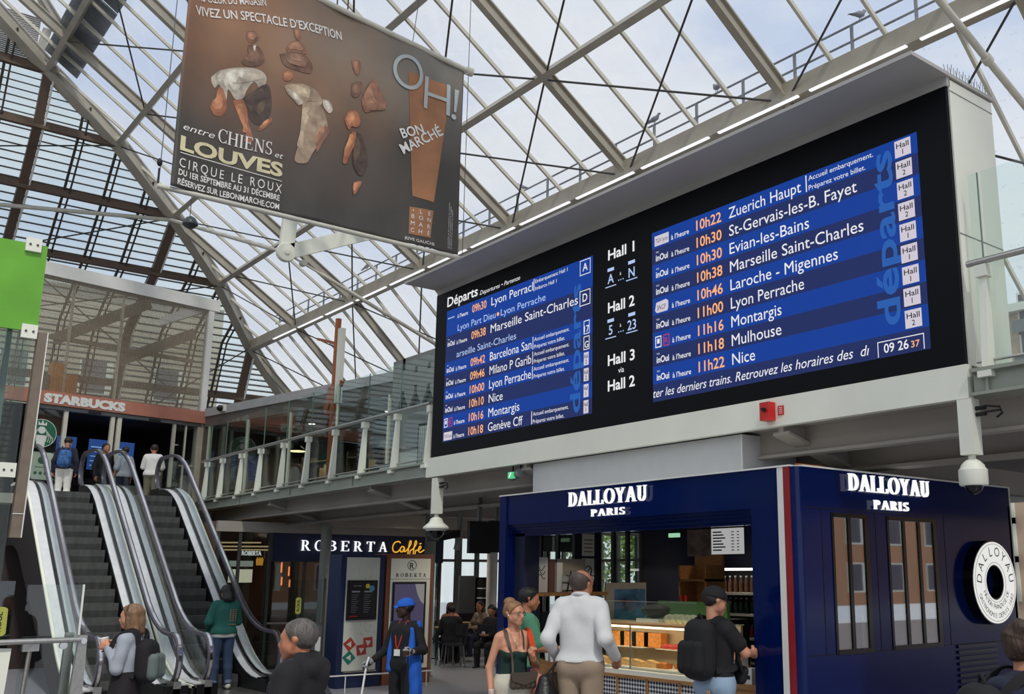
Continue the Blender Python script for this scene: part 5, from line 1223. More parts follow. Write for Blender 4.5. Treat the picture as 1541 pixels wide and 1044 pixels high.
# ------------------------------------------------------------------ cafe under the gallery
m_roberta = M('cafe_navy', '#122046', .5, var=.05)
rw_ = T('wall_cafe', 'dark glazed cafe front under the gallery behind the totems', None, (-21, 9, 0), kind='structure')
B().box(-24.0, -23.9, 7.3, 12.2, 0, 2.95).box(-24.0, -20.6, 6.82, 6.9, 0, 2.95).build('inner_wall', M('cafe_dusty_pink_wall', '#7d5f52', .8, var=.2, scale=1.5), rw_)
B().box(-20.62, -20.5, 7.98, 12.0, 2.15, 2.74).build('header_band', m_roberta, rw_)
B().box(-20.6, -20.5, 6.82, 12.0, 2.74, 2.95).build('top_band', m_soffit, rw_)
for y in (6.86, 7.3, 7.93, 8.7, 9.5, 10.3, 11.1, 11.95): B().bar((-20.55, y, 0), (-20.55, y, 2.74), .06, .05).build('mullion', M('cafe_mullion', '#3c3f3e', .5) if 'cafe_mullion' not in bpy.data.materials else bpy.data.materials['cafe_mullion'], rw_)
B().box(-20.56, -20.55, 6.85, 11.95, .05, 2.74).build('glazing', GL('cafe_glass', (.72, .76, .75), .06), rw_)
B().box(-23.9, -20.7, 6.9, 12.0, .0, .02).build('inner_floor', m_clad, rw_)
B().box(-21.6, -21.2, 8.1, 11.6, .02, 1.05).build('bar_front', M('bar_front_brown', '#4d3a31', .6), rw_)
cs2 = T('cafe_sign', 'white and gold ROBERTA Caffè letters on the navy band under the gallery', 'sign', (-20.45, 9.9, 2.2))
b = B()
for k, ch in enumerate('ROBERTA'):
    y = 8.56 + .297 * k
    serif(b, ch, (-20.48, y, 2.385), UY, VZ, .215, .20, .03)
b.build('name_lettering', EM('cafe_letters_white', (1, 1, 1), .95), cs2)
b = B()
for st_pts in ([(.20, .20), (.15, .235), (.06, .2), (.02, .1), (.05, .01), (.13, .0), (.19, .05)], [(.30, .10), (.25, .125), (.20, .07), (.215, .01), (.26, .015), (.30, .10), (.295, .02), (.33, .02), (.37, .06)],
               [(.37, .06), (.44, .16), (.455, .235), (.43, .25), (.405, .14), (.385, -.06), (.40, -.10), (.43, -.03), (.44, .03), (.50, .07)], [(.50, .07), (.57, .16), (.585, .235), (.56, .25), (.535, .14), (.515, -.06), (.53, -.10), (.56, -.03), (.57, .03), (.62, .05)],
               [(.62, .05), (.68, .08), (.70, .12), (.67, .135), (.64, .08), (.655, .015), (.70, .005), (.78, .06)], [(.66, .19), (.70, .20)]):
    b.tube([(-20.47, 10.66 + 1.05 * p.x, 2.385 + p.y) for p in smooth([(q, w_, 0) for q, w_ in st_pts], 5)], .014, 6, up=(1, 0, 0))
b.build('script_lettering', EM('cafe_letters_gold', '#f0b13c', .9), cs2)
e_tube = EM('orange_tube_glow', '#ff8a45', 1.6)
for i, (y, z, h) in enumerate(((8.58, 1.93, .22), (8.75, 1.86, .2), (9.1, 2.0, .2), (8.6, 1.66, .18), (8.78, 1.62, .16), (9.55, 1.98, .22), (9.86, 1.86, .34))):
    t = T('tube_lamp', ('upper left', 'second', 'upper middle', 'lower left', 'lower second', 'fifth', 'longest')[i] + ' glowing orange tube lamp behind the cafe glass', 'lamp', (-21.5, y, z), 0, 'orange tube lamps in the cafe')
    B().tube([(-21.5, y, z), (-21.5, y, z + h)], .018, 8).build('tube', e_tube, t, True); B().tube([(-21.5, y, z + h), (-21.5, y, 2.9)], .004, 5).build('cord', m_black, t)
for i, (y, w, z, h, cc) in enumerate(((7.62, .5, 1.72, .28, '#e8e1c4'), (7.0, .3, 1.85, .45, '#c9c2a4'), (7.62, .5, 2.06, .12, '#9aa096'))):
    tag(B().box(-22.0, -21.95, y, y + w, z, z + h).build('light_box', EM('light_box_%d' % i, cc, .8)), ('bright cream light box on the dark wall left of the cafe band', 'dim cream light box beside the right escalator rail', 'grey light box above the bright cream one left of the cafe band')[i], 'light box', 'light boxes left of the cafe')
t = T('wall_lettering', 'small white letters and gold flame mark left of the navy cafe band', 'sign', (-21.4, 7.85, 2.3)); b = B(); text(b, 'ROBERTA', (-21.4, 7.66, 2.29), UY, VZ, .09, width=.42, bold=.03, ext=.01); b.build('lettering', EM('small_white_letters', (1, 1, 1), .8), t)
b = B()
for k in range(3): b.prism([(7.98 + .05 * k, 2.08), (8.02 + .05 * k, 2.08), (8.03 + .05 * k, 2.2), (8.0 + .05 * k, 2.26), (7.97 + .05 * k, 2.2)], (-21.4, 0, 0), UY, VZ, (.01, 0, 0))
b.build('flame_mark', EM('gold_mark', '#e9a03a', .7), t)
for i, z in enumerate((2.55, 2.47, 2.40)):
    tag(B().bar((-21.8, 6.95, z), (-21.8, 8.2 + .2 * i, z + .02), .03, .03).build('strip_light', EM('warm_strip_%d' % i, '#d9b98a', .7)), ('topmost', 'middle', 'lowest')[i] + ' thin warm strip light left of the navy cafe band', 'strip light', 'strip lights left of the cafe')
# totems
def flake_mat():
    m = M('speckled_totem_board', '#c5c8bd', .6, var=.05, scale=3); t = m.node_tree; p = t.nodes['Principled BSDF']
    return m
m_flake = flake_mat()
tm = T('menu_totem', 'navy totem with a dark menu screen and small red and teal posters', 'totem', (-16.6, 8.0, 0))
B().box(-16.85, -16.36, 7.58, 8.40, 0, 2.23).build('case', m_roberta, tm)
B().box(-16.36, -16.345, 7.68, 8.30, .28, 2.18).build('face', m_flake, tm)
B().box(-16.345, -16.32, 7.70, 8.26, 1.12, 1.79).build('screen_frame', m_black, tm)
B().box(-16.32, -16.315, 7.74, 8.22, 1.17, 1.75).build('screen', M('menu_dark', '#16181f', .3), tm)
b = B()
for k in range(2):
    y = 7.78 + .23 * k
    b.box(-16.315, -16.312, y, y + .15, 1.585, 1.61)
    for q in range(9): b.box(-16.315, -16.312, y, y + .09 + .02 * (q % 3), 1.25 + .036 * q, 1.256 + .036 * q)
b.box(-16.315, -16.312, 7.8, 7.95, 1.69, 1.70); b.build('menu_print', M('menu_print_grey', '#8f9298', .5), tm)
B().lathe([(.04, 0), (.04, .004)], (-16.315, 8.07, 1.69), 14, 'x').build('yellow_mark', M('yolk_yellow', '#d7c43a', .5), tm); B().lathe([(.05, 0), (.05, .003)], (-16.315, 8.15, 1.65), 14, 'x').build('blue_mark', M('sky_blue_mark', '#3f8fb5', .5), tm)
b = B().box(-16.315, -16.311, 7.75, 7.9, 1.175, 1.19); b.build('red_mark', m_red, tm)
B().box(-16.34, -16.30, 7.7, 8.3, .255, .275).build('lower_rail', m_steelb, tm)
for i, (y, z, a, h) in enumerate(((7.80, .72, 40, '#a3352f'), (8.14, .74, 5, '#b0403a'), (8.02, .62, 8, '#a83a34'), (7.80, .50, 42, '#1f6f63'))):
    s = .085; po = [(y + s * math.sqrt(2) * cos(R(a + 45 + 90 * k)), z + s * math.sqrt(2) * sin(R(a + 45 + 90 * k))) for k in range(4)]
    B().prism(po, (-16.345, 0, 0), UY, VZ, (.003 + .001 * i, 0, 0)).build('small_poster', M('poster_' + h[1:], h, .5, var=.3, scale=14), tm)
    po = [(y + s * .7 * cos(R(a + 20 + 120 * k)), z + s * .7 * sin(R(a + 20 + 120 * k))) for k in range(3)]
    B().prism(po, (-16.341, 0, 0), UY, VZ, (.003 + .001 * i, 0, 0)).build('poster_print', m_flake, tm)
b = B()
random.seed(5)
for k in range(40):
    y, z = 7.7 + random.random() * .58, random.choice((random.uniform(1.82, 2.16), random.uniform(.85, 1.1))); q = .008 + random.random() * .006
    b.box(-16.345, -16.343, y, y + q, z, z + q * .6)
b.build('speckle', M('dark_speck', '#5d5f57', .7), tm)
tb = T('totem', 'brown totem with a ROBERTA head panel and a tall violet screen', 'totem', (-16.6, 8.9, 0))
B().box(-16.85, -16.36, 8.44, 9.38, 0, 2.25).build('case', M('totem_brown', '#7a4a35', .5, var=.05), tb)
B().box(-16.36, -16.345, 8.52, 9.31, .26, 2.17).build('face', m_beam_wh, tb)
B().box(-16.345, -16.33, 8.56, 9.23, .34, 1.76).build('screen_frame', m_black, tb)
B().box(-16.33, -16.325, 8.60, 9.19, .38, 1.72).build('screen', EM('violet_screen', '#4a4560', .75), tb)
B().prism([(9.19, 1.72), (9.0, 1.72), (9.05, 1.55), (9.12, 1.42), (9.19, 1.36)], (-16.325, 0, 0), UY, VZ, (.003, 0, 0)).build('screen_picture', EM('pale_picture', '#8d8a88', .7), tb)
b = B()
for q in _arc(8.93, 2.05, .09, .09, 0, 360, .008, .008, 24): b.prism(q, (-16.345, 0, 0), UY, VZ, (.004, 0, 0))
text(b, 'R', (-16.34, 8.93, 1.99), UY, VZ, .11, align='c', bold=.01)
for k, ch in enumerate('ROBERTA'): serif(b, ch, (-16.343, 8.62 + .09 * k, 1.845), UY, VZ, .065, .06, .003)
b.box(-16.345, -16.342, 8.52, 9.31, 1.805, 1.81); b.build('lettering', m_navyd, tb)
rl2 = T('low_rail', 'thin white low rail standing in front of the two totems', 'rail', (-15.8, 8.1, 0))
B().tube([(-15.8, 7.0, .27), (-15.8, 9.1, .25)], .012, 8).build('rail', m_white, rl2, True)
for y in (7.5, 8.3, 9.0): B().tube([(-15.8, y, 0), (-15.8, y, .27)], .01, 6).build('rail_post', m_white, rl2)
# clear screens before the cafe
gsn = T('glass_screen', 'tall clear glass screen with a yellow oval sticker in front of the cafe', 'screen', (-17, 7.0, 0))
B().box(-17.0, -16.99, 6.93, 7.55, .3, 1.80).build('panel', m_glass_g, gsn); B().bar((-17, 7.58, 0), (-17, 7.58, 1.82), .05, .04).build('post', m_steelb, gsn)
B().bar((-17, 6.6, 1.08), (-17, 7.6, 1.06), .03, .03).build('bar', m_steelb, gsn)
B().prism([(7.12 + .05 * cos(a), 1.36 + (.11 + .03 * abs(sin(a))) * (1 if sin(a) > 0 else -1)) for a in [2 * PI * i / 20 for i in range(20)]], (-16.988, 0, 0), UY, VZ, (.003, 0, 0)).build('sticker', bpy.data.materials['yellow_green_sticker'], gsn)
b = B(); text(b, 'ROUL', (-16.984, 7.14, 1.27), (0, 0, 1), (0, -1, 0), .05, width=.2, bold=.02); b.build('sticker_text', m_navyd, gsn)
gp_ = T('ticket_post', 'grey steel gate post with a white label behind the man in the black hoodie', 'post', (-16.6, 7.3, 0))
B().box(-16.66, -16.54, 7.25, 7.38, 0, 1.02).build('body', m_grey, gp_); B().box(-16.54, -16.535, 7.27, 7.36, .62, .85).build('label', m_white, gp_)
# tables, chairs
def cafe_table(x, y, label):
    t = T('cafe_table', label, 'table', (x, y, 0), 0, 'cafe tables under the gallery')
    B().lathe([(.36, .72), (.37, .735), (.36, .75)], (x, y, 0), 24).build('tabletop', m_wood, t); B().tube([(x, y, .02), (x, y, .72)], .03, 10).build('stem', m_black, t); B().lathe([(.24, 0), (.22, .02), (.03, .03)], (x, y, 0), 18).build('foot', m_black, t)
    return t
m_chair = M('black_cafe_chair', '#1a1c24', .5)
def cafe_chair(x, y, rz, label):
    t = T('cafe_chair', label, 'chair', (x, y, 0), 0, 'dark chairs at the cafe tables'); m = frame((x, y, 0), rz)
    B(m).box(-.21, .21, -.21, .21, .44, .47).build('seat', m_chair, t)
    B(m).hexa([(-.21, -.23, .62), (.21, -.23, .62), (.21, -.21, .62), (-.21, -.21, .62), (-.2, -.28, .86), (.2, -.28, .86), (.2, -.26, .86), (-.2, -.26, .86)]).bar((-.18, -.21, .45), (-.18, -.25, .7), .02, .02).bar((.18, -.21, .45), (.18, -.25, .7), .02, .02).build('backrest', m_chair, t)
    for sx in (-1, 1):
        for sy in (-1, 1): B(m).tube([(sx * .18, sy * .18, .45), (sx * .22, sy * .22, 0)], .013, 8).build('leg', m_grey, t)
    return t
TABS = ((-19.9, 11.9, 'nearest cafe table, in front of the person in black seen from behind'), (-19.2, 12.9, 'cafe table beside the girl looking down at her phone'), (-21.6, 13.1, 'cafe table in the middle before the bright windows'), (-22.2, 15.3, 'farthest cafe table beside the grey display board'))
for x, y, l in TABS: cafe_table(x, y, l)
CH = ((-19.2, 11.5, R(115), 'chair under the person in black seen from behind'), (-18.3, 11.95, R(30), 'chair under the girl looking down at her phone'), (-18.6, 11.2, R(160), 'empty chair between the two nearest seated guests'), (-20.6, 12.3, R(-70), 'chair on the far side of the nearest cafe table'), (-20.9, 13.3, R(110), 'chair at the middle cafe table'), (-21.5, 14.9, R(120), 'chair at the farthest cafe table'))
for a in CH: cafe_chair(*a)
for i, (x, y, z, h, cc) in enumerate(((-19.95, 11.8, .75, .16, '#d8c44a'), (-19.75, 12.05, .75, .1, '#e6e2da'), (-20.05, 12.05, .75, .12, '#b0533a'), (-19.3, 12.8, .75, .14, '#e6e2da'), (-21.6, 13.05, .75, .14, '#d9863c'))):
    nm = 'tableware_' + cc[1:]
    tag(B().lathe([(.03, 0), (.04, h * .9), (.042, h)], (x, y, z), 12).build('cup', bpy.data.materials.get(nm) or M(nm, cc, .4), None, True), ('yellow cup on the nearest cafe table', 'white cup on the nearest cafe table', 'brick red cup on the nearest cafe table', 'white cup on the table beside the girl with the phone', 'orange cup on the middle cafe table')[i], 'cup')
db = T('display_board', 'tall grey display board with rounded top before the bright windows', 'board', (-22.9, 14.1, 0)); B().box(-22.95, -22.9, 13.92, 14.4, .9, 1.86).build('panel', M('board_grey', '#55585a', .6), db); B().box(-22.98, -22.88, 13.9, 14.42, 0, .9).build('base', m_black, db)
sd = T('shelf_stand', 'dark shelf stand with white trims beside the grey display board', 'shelf', (-22.9, 14.8, 0))
for z in (.3, .7, 1.05, 1.3, 1.55): B().box(-23.0, -22.7, 14.5, 14.95, z, z + .22).build('tray', m_black, sd); B().box(-23.0, -22.69, 14.5, 14.95, z - .03, z).build('shelf_trim', m_white, sd)
B().box(-23.02, -22.99, 14.48, 14.97, 0, 1.82).build('back', m_black, sd)
# window walls at the back
def window_wall(name, x0, y0, x1, y1, z1, n, label):
    t = T(name, label, None, ((x0 + x1) / 2, (y0 + y1) / 2, 0), kind='structure'); m = bpy.data.materials.get('window_frame_grey') or M('window_frame_grey', '#8d908c', .5)
    for k in range(n + 1):
        s = k / n; x, y = x0 + (x1 - x0) * s, y0 + (y1 - y0) * s; B().bar((x, y, 0), (x, y, z1), .12 if k % 3 else .2, .1).build('window_frame', m, t)
    for z in (.08, 2.3, z1): B().bar((x0, y0, z), (x1, y1, z), .08, .08).build('window_frame', m, t)
    B().bar((x0, y0, z1 / 2), (x1, y1, z1 / 2), .01, z1).build('pane', m_glass, t)
window_wall('window_1', -26, 11.8, -26, 19, 3.2, 11, 'tall bright window wall behind the cafe tables')
window_wall('window_2', -26, 19, -12, 19, 3.2, 16, 'tall bright window wall behind the kiosk')
tag(B().lathe([(.13, 0), (.13, 3.25)], (-21.5, 14.0, 0), 18).build('trim_30', m_white, None, True), 'white round column before the bright windows', None, kind='structure')
# hanging black screens
tv = T('hanging_screen', 'pair of black screen backs hanging from the gallery soffit left of the kiosk', 'screen', (-13, 8.3, 2.2))
B().box(-13.05, -12.98, 8.04, 8.42, 2.2, 2.68).build('panel', m_black, tv); B().box(-13.1, -13.03, 8.44, 8.72, 2.22, 2.70).build('panel', m_black, tv); B().box(-13.03, -13.0, 8.2, 8.26, 2.66, 3.04).box(-13.08, -13.05, 8.55, 8.6, 2.66, 3.04).build('hanger', m_grey, tv)
tv2 = T('hanging_screen', 'black hanging screen seen through the left kiosk window', 'screen', (-13.2, 9.6, 2.2))
B().box(-13.2, -13.12, 9.2, 10.6, 2.25, 2.8).build('panel', m_black, tv2); B().box(-13.18, -13.15, 9.8, 9.9, 2.78, 3.31).build('hanger', m_grey, tv2)
lg_ = T('flood_lamp', 'black flood lamp on a pipe under the soffit left of the black screens', 'lamp', (-14.7, 8.9, 2.5))
B().tube([(-14.7, 8.9, 2.9), (-14.7, 8.9, 2.5), (-14.7, 8.85, 2.3)], .05, 10).build('pipe', m_beam_gr, lg_, True); B().hexa([(-14.9, 8.4, 2.42), (-14.5, 8.4, 2.42), (-14.5, 8.8, 2.5), (-14.9, 8.8, 2.5), (-14.9, 8.4, 2.5), (-14.5, 8.4, 2.5), (-14.5, 8.8, 2.62), (-14.9, 8.8, 2.62)]).build('head', m_black, lg_)

# ------------------------------------------------------------------ outdoors
def tree(x, y, h, r, label):
    t = T('tree', label, 'tree', (x, y, 0), 0, 'trees outside behind the kiosk'); random.seed(int(x * 7 + y))
    B().tube([(x, y, -.1), (x + .1, y, h * .4), (x - .1, y, h * .8)], .14, 8, sc=[1, .8, .4]).build('trunk', M('bark', '#5a4d40', .9) if 'bark' not in bpy.data.materials else bpy.data.materials['bark'], t)
    b = B()
    for i in range(1800):
        a, e, q = random.random() * 2 * PI, math.acos(2 * random.random() - 1), r * (.45 + .55 * random.random())
        p = Vector((x + q * sin(e) * cos(a), y + q * sin(e) * sin(a), h * .62 + q * 1.25 * cos(e)))
        u = Vector((random.uniform(-1, 1), random.uniform(-1, 1), random.uniform(-1, 1))).normalized(); w = u.orthogonal().normalized(); s = .11
        b.add([p - u * s, p + w * s * .5, p + u * s, p - w * s * .5], [(0, 1, 2, 3)])
    b.build('crown', M('leaf_green', '#88a35c', .6, var=.35, scale=4) if 'leaf_green' not in bpy.data.materials else bpy.data.materials['leaf_green'], t)
for i, (x, y) in enumerate(((-20.6, 21.5), (-24.4, 22.5), (-17.0, 24.0), (-28.8, 23.5))): tree(x, y, 5.0, 1.7, ('leafy tree outside straight behind the back left kiosk window', 'leafy tree outside left of the one behind the kiosk window', 'leafy tree outside right of the one behind the kiosk window', 'leafy tree outside behind the cafe windows')[i])
m_bge, m_win, m_bor = M('beige_render', '#c3ad93', .8, var=.06, scale=.5), M('dark_window_violet', '#4b4450', .25), M('orange_beige_render', '#b98a68', .8, var=.06, scale=.5)
def building(o, u, n, w, h, d, label, mat, fl=3.0, bay=3.2, cat='building', shut=True):
    o, u, n = Vector(o), Vector(u), Vector(n); z = Vector((0, 0, 1)); t = T('apartment_building', label, cat, o + u * w / 2)
    B().prism([(0, 0), (w, 0), (w, h), (0, h)], o, u, z, -n * d).build('wall', mat, t)
    B().prism([(-.3, h), (w + .3, h), (w + .3, h + .35), (-.3, h + .35)], o, u, z, n * .4).build('cornice', m_beam_wh, t)
    k = 0
    for i in range(int(w / bay)):
        for j in range(int(h / fl)):
            x, y = i * bay + bay * .3, j * fl + .9; k += 1
            if k > 90: break
            f = B().prism([(x - .1, y - .1), (x + bay * .42, y - .1), (x + bay * .42, y + 1.75), (x - .1, y + 1.75)], o, u, z, n * .06).build('window', m_beam_wh, t)
            B().prism([(x, y), (x + bay * .32, y), (x + bay * .32, y + 1.65), (x, y + 1.65)], o + n * .06, u, z, n * .03).build('pane', m_win, f)
            if shut: B().prism([(x - .15, y - .1), (x + bay * .47, y - .1), (x + bay * .47, y + .45), (x - .15, y + .45)], o + n * .5, u, z, n * .03).build('balcony_rail', m_grey, f)
    return t
building((-26, 40, 0), (1, 0, 0), (0, -1, 0), 22, 13, 8, 'beige apartment building with balconies seen at the right edge beyond the kiosk', m_bge, 1.6, 1.7)
building((28, 20, 0), (0, 1, 0), (-1, 0, 0), 62, 15, 8, 'orange beige building across the forecourt mirrored in the kiosk windows', m_bor, 3.0, 4.4, shut=False)
building((-56, -8, 0), (0, 1, 0), (1, 0, 0), 26, 16.5, 8, 'pale building seen through the louvred end of the roof', M('pale_sand_render', '#b7ad97', .8), 3.4, 3.6, shut=False)

# ------------------------------------------------------------------ small things hung from the gallery and the roof
def dome_cam(x, y, zt, zb, r, wide, label):
    t = T('dome_camera', label, 'camera', (x, y, zb))
    B().box(x - .065, x + .065, y - .06, y + .06, zb + .32, zt).build('drop_arm', m_beam_wh, t)
    if wide: prof = [(.03, .32), (.03, .28), (r * .45, .25), (r * .55, .2), (r, .13), (r, .11), (r * .75, .09), (r * .75, .08)]
    else: prof = [(.03, .34), (.03, .29), (r * .55, .27), (r * .8, .24), (r * .85, .22), (r, .2), (r, .09), (r * .92, .075)]
    B().lathe([(q, zb + h) for q, h in prof], (x, y, 0), 24).build('housing', m_beam_wh, t, True)
    b = B().ball((x, y, zb + .085), r * .66, 9, (1, 1, 1.05)); b.build('dome', m_blackgloss, t, True)
    b = B()
    for s in (0, .05):
        b.tube([(x + .06, y, zt - .08 - s), (x + .16, y - .02, zt - .07 - s), (x + .27, y, zt - .09 - s * .5), (x + .29, y, zt - .14), (x + .24, y, zt - .17)], .009, 6)
        b.tube([(x + .06, y, zt - .08 - s), (x + .15, y, zt - .08 - s)], .018, 6)
    b.build('cable_loop', m_black, t, True); return t
dome_cam(-4.21, 7.27, 3.27, 2.50, .113, False, 'white dome camera hanging in front of the right face of the kiosk')
dome_cam(-12.65, 7.27, 3.25, 2.42, .185, True, 'white dome camera with a wide hood hanging in front of the cafe')
ex = T('exit_lamp', 'small green lit exit lamp under the lower left corner of the departures board', 'exit sign', (-10.72, 7.3, 3.15))
B().tube([(-10.86, 7.36, 3.14), (-10.58, 7.28, 3.17)], .055, 14).build('barrel', m_grey, ex, True); B().box(-10.80, -10.68, 7.24, 7.3, 3.11, 3.19).build('green_face', EM('exit_green', '#4fd08a', .9), ex); B().bar((-10.76, 7.24, 3.12), (-10.72, 7.235, 3.18), .02, .005).build('running_figure', EM('exit_white', (1, 1, 1), .9), ex)
for x in (-10.8, -10.62): B().bar((x, 7.32, 3.18), (x, 7.32, 3.3), .015, .015).build('bracket', m_black, ex)
hl = T('hanging_lamp', 'small black caged lamp hanging under the hip of the roof', 'lamp', (-20, 5.62, 8.7))
B().tube([(-20, 5.6, 8.95), (-20, 5.6, 9.9), (-20, 5.6, 16.6)], .008, 6).build('cable', m_tie, hl); B().lathe([(.02, .24), (.09, .2), (.15, .1), (.15, .06), (.09, .0), (.02, -.03)], (-20, 5.62, 8.72), 14).build('cage', M('lamp_cage', '#3a3f42', .4), hl, True)
m_pig = M('pigeon_grey', '#6f767e', .6, var=.2, scale=9)
for i, (x, rz) in enumerate(((-22.0, 200), (-16.41, 20), (-14.29, 160), (-10.4, 80), (-31.7, 10))):
    t = T('pigeon', ('grey pigeon on the roof railing nearest the banner', 'grey pigeon on the roof railing above the middle of the departures board', 'grey pigeon leaning on the roof railing, next to the right of the middle one', 'grey pigeon on the roof railing above the right end of the departures board', 'grey pigeon on the roof railing below the advertising banner')[i], 'pigeon', (x, 15, ZK + 1.524), 0, 'pigeons on the roof railing')
    m = frame((x, 15, ZK + 1.524), R(rz))
    b = B(m).tube([(-.2, 0, .05), (-.1, 0, .09), (0, 0, .12), (.08, 0, .15), (.115, 0, .2), (.13, 0, .235), (.165, 0, .235), (.19, 0, .225)], .07, 10, sc=[.3, .6, 1, .85, .5, .45, .35, .05])
    b.tube([(.02, -.02, .07), (.02, -.02, 0)], .008, 5).tube([(.02, .02, .07), (.02, .02, 0)], .008, 5); b.build('body', m_pig, t, True)
    B(m).hexa([(-.22, -.025, .05), (-.08, -.06, .08), (-.08, .06, .08), (-.22, .025, .05), (-.3, -.03, .03), (-.1, -.05, .1), (-.1, .05, .1), (-.3, .03, .03)]).build('tail', M('pigeon_dark', '#3d434a', .6) if 'pigeon_dark' not in bpy.data.materials else bpy.data.materials['pigeon_dark'], t)
for i, (x, y) in enumerate(((-18.2, 10.2), (-15.0, 10.2), (-22.5, 12.8), (-18.5, 14.0), (-14.0, 13.5), (-3.0, 10.5), (-1.5, 8.6))):  # extra lamps, added to lift the brightness under the gallery
    t = T('ceiling_lamp', 'small round ceiling lamp recessed in the gallery soffit', 'lamp', (x, y, 3.25), 0, 'ceiling lamps in the gallery soffit')
    B().lathe([(.11, 0), (.11, .05)], (x, y, 3.255), 18).build('trim', m_white, t); B().lathe([(.08, 0), (.08, .004)], (x, y, 3.25), 16).build('lens', bpy.data.materials['spot_glow'], t)
    pl = bpy.data.lights.new('ceiling_lamp', 'SPOT'); pl.energy = 110; pl.spot_size = R(140); pl.spot_blend = .6; pl.color = (1, .92, .8); pl.shadow_soft_size = .08
    po = bpy.data.objects.new('ceiling_lamp_light', pl); COL.objects.link(po); po.parent = t; po.location = (0, 0, -.03)
# ------------------------------------------------------------------ people: one smooth skin from rounded cones, clothes as their own shells
def sfield(groups, vox, k):
    pts = np.array([p for caps, cut in groups for a, b, ra, rb in caps for p in (np.array(a) - max(ra, rb), np.array(a) + max(ra, rb), np.array(b) - max(ra, rb), np.array(b) + max(ra, rb))])
    lo = pts.min(0) - 3 * vox - .01; hi = pts.max(0) + 3 * vox + .01
    n = np.ceil((hi - lo) / vox).astype(int) + 1
    ax = [lo[i] + vox * np.arange(n[i]) for i in range(3)]
    tot = np.full(n, 1.0, np.float32)
    def smin(A, D, kk):
        h = np.maximum(kk - np.abs(A - D), 0) / kk
        return np.minimum(A, D) - h * h * kk * .25
    for caps, cuts in groups:
        F = np.full(n, 1.0, np.float32)
        for a, b, ra, rb in caps:
            a = np.array(a, float); b = np.array(b, float); m = max(ra, rb) + k + 2 * vox
            l = np.minimum(a, b) - m; h = np.maximum(a, b) + m
            i0 = np.maximum(((l - lo) / vox).astype(int), 0); i1 = np.minimum(((h - lo) / vox).astype(int) + 2, n)
            X = ax[0][i0[0]:i1[0], None, None] - a[0]; Y = ax[1][None, i0[1]:i1[1], None] - a[1]; Z = ax[2][None, None, i0[2]:i1[2]] - a[2]
            d = b - a; L2 = max(d @ d, 1e-9)
            t = np.clip((X * d[0] + Y * d[1] + Z * d[2]) / L2, 0, 1)
            D = np.sqrt((X - t * d[0]) ** 2 + (Y - t * d[1]) ** 2 + (Z - t * d[2]) ** 2) - (ra + (rb - ra) * t)
            s = (slice(i0[0], i1[0]), slice(i0[1], i1[1]), slice(i0[2], i1[2]))
            F[s] = smin(F[s], D, k)
        for nx, ny, nz, c_ in cuts:                # keep the side where n.p <= c
            F = np.maximum(F, nx * ax[0][:, None, None] + ny * ax[1][None, :, None] + nz * ax[2][None, None, :] - c_)
        tot = smin(tot, F, k * .6)
    return tot, lo, ax
def snet(F, lo, vox):
    I = F < 0; n = F.shape
    c0 = np.zeros([q - 1 for q in n], np.int8); S = {}
    for dx in (0, 1):
        for dy in (0, 1):
            for dz in (0, 1): c0 += I[dx:n[0] - 1 + dx, dy:n[1] - 1 + dy, dz:n[2] - 1 + dz]
    cells = np.argwhere((c0 > 0) & (c0 < 8))
    if not len(cells): return [], []
    idx = np.full([q - 1 for q in n], -1, np.int64); idx[tuple(cells.T)] = np.arange(len(cells))
    acc = np.zeros((len(cells), 3)); cnt = np.zeros(len(cells))
    cor = [(x, y, z) for x in (0, 1) for y in (0, 1) for z in (0, 1)]
    for a in cor:
        for ax in range(3):
            if a[ax]: continue
            b = list(a); b[ax] = 1
            fa = F[tuple((cells + a).T)]; fb = F[tuple((cells + b).T)]
            m = (fa < 0) != (fb < 0)
            t = np.where(m, fa / np.where(m, fa - fb, 1), 0)
            p = np.array(a, float) + t[:, None] * (np.array(b) - np.array(a))
            acc[m] += p[m]; cnt[m] += 1
    V = lo + vox * (cells + acc / cnt[:, None])
    Q = []
    for ax in range(3):
        sl0 = [slice(None)] * 3; sl1 = [slice(None)] * 3; sl0[ax] = slice(0, -1); sl1[ax] = slice(1, None)
        e = np.argwhere(I[tuple(sl0)] != I[tuple(sl1)])
        u, v = (ax + 1) % 3, (ax + 2) % 3
        e = e[(e[:, u] > 0) & (e[:, v] > 0) & (e[:, u] < n[u] - 1) & (e[:, v] < n[v] - 1)]
        ins = I[tuple(e.T)]
        q = []
        for du, dv in ((-1, -1), (0, -1), (0, 0), (-1, 0)):
            w = e.copy(); w[:, u] += du; w[:, v] += dv; q.append(idx[tuple(w.T)])
        q = np.stack(q, 1); q[~ins] = q[~ins][:, ::-1]; Q.append(q)
    return V, np.concatenate(Q)
def shell(name, mat, parent, mtx, groups, vox, k=.03, fold=0, fz=22):
    F, lo, ax = sfield(groups, vox, k)
    if fold:
        X, Y, Z = ax[0][:, None, None], ax[1][None, :, None], ax[2][None, None, :]
        F = F + fold * (np.sin(fz * Z + 17 * X + 3 * np.sin(9 * Y)) * .5 + np.sin(fz * .6 * Z - 23 * X + 14 * Y) * .5 + np.sin(31 * X + 8 * Z + 27 * Y) * .35)
    V, Q = snet(F, lo, vox)
    b = B(mtx); b.v = [tuple(mtx @ Vector(p)) for p in V]; b.f = [tuple(q) for q in Q]
    return b.build(name, mat, parent, True)
SKIN = {'light': M('skin_light', '#c98f72', .5, var=.06, scale=9), 'tan': M('skin_tan', '#b87a5c', .5, var=.06, scale=9), 'dark': M('skin_dark', '#3b2620', .45, var=.06, scale=9), 'mid': M('skin_mid', '#a9745a', .5, var=.06, scale=9)}
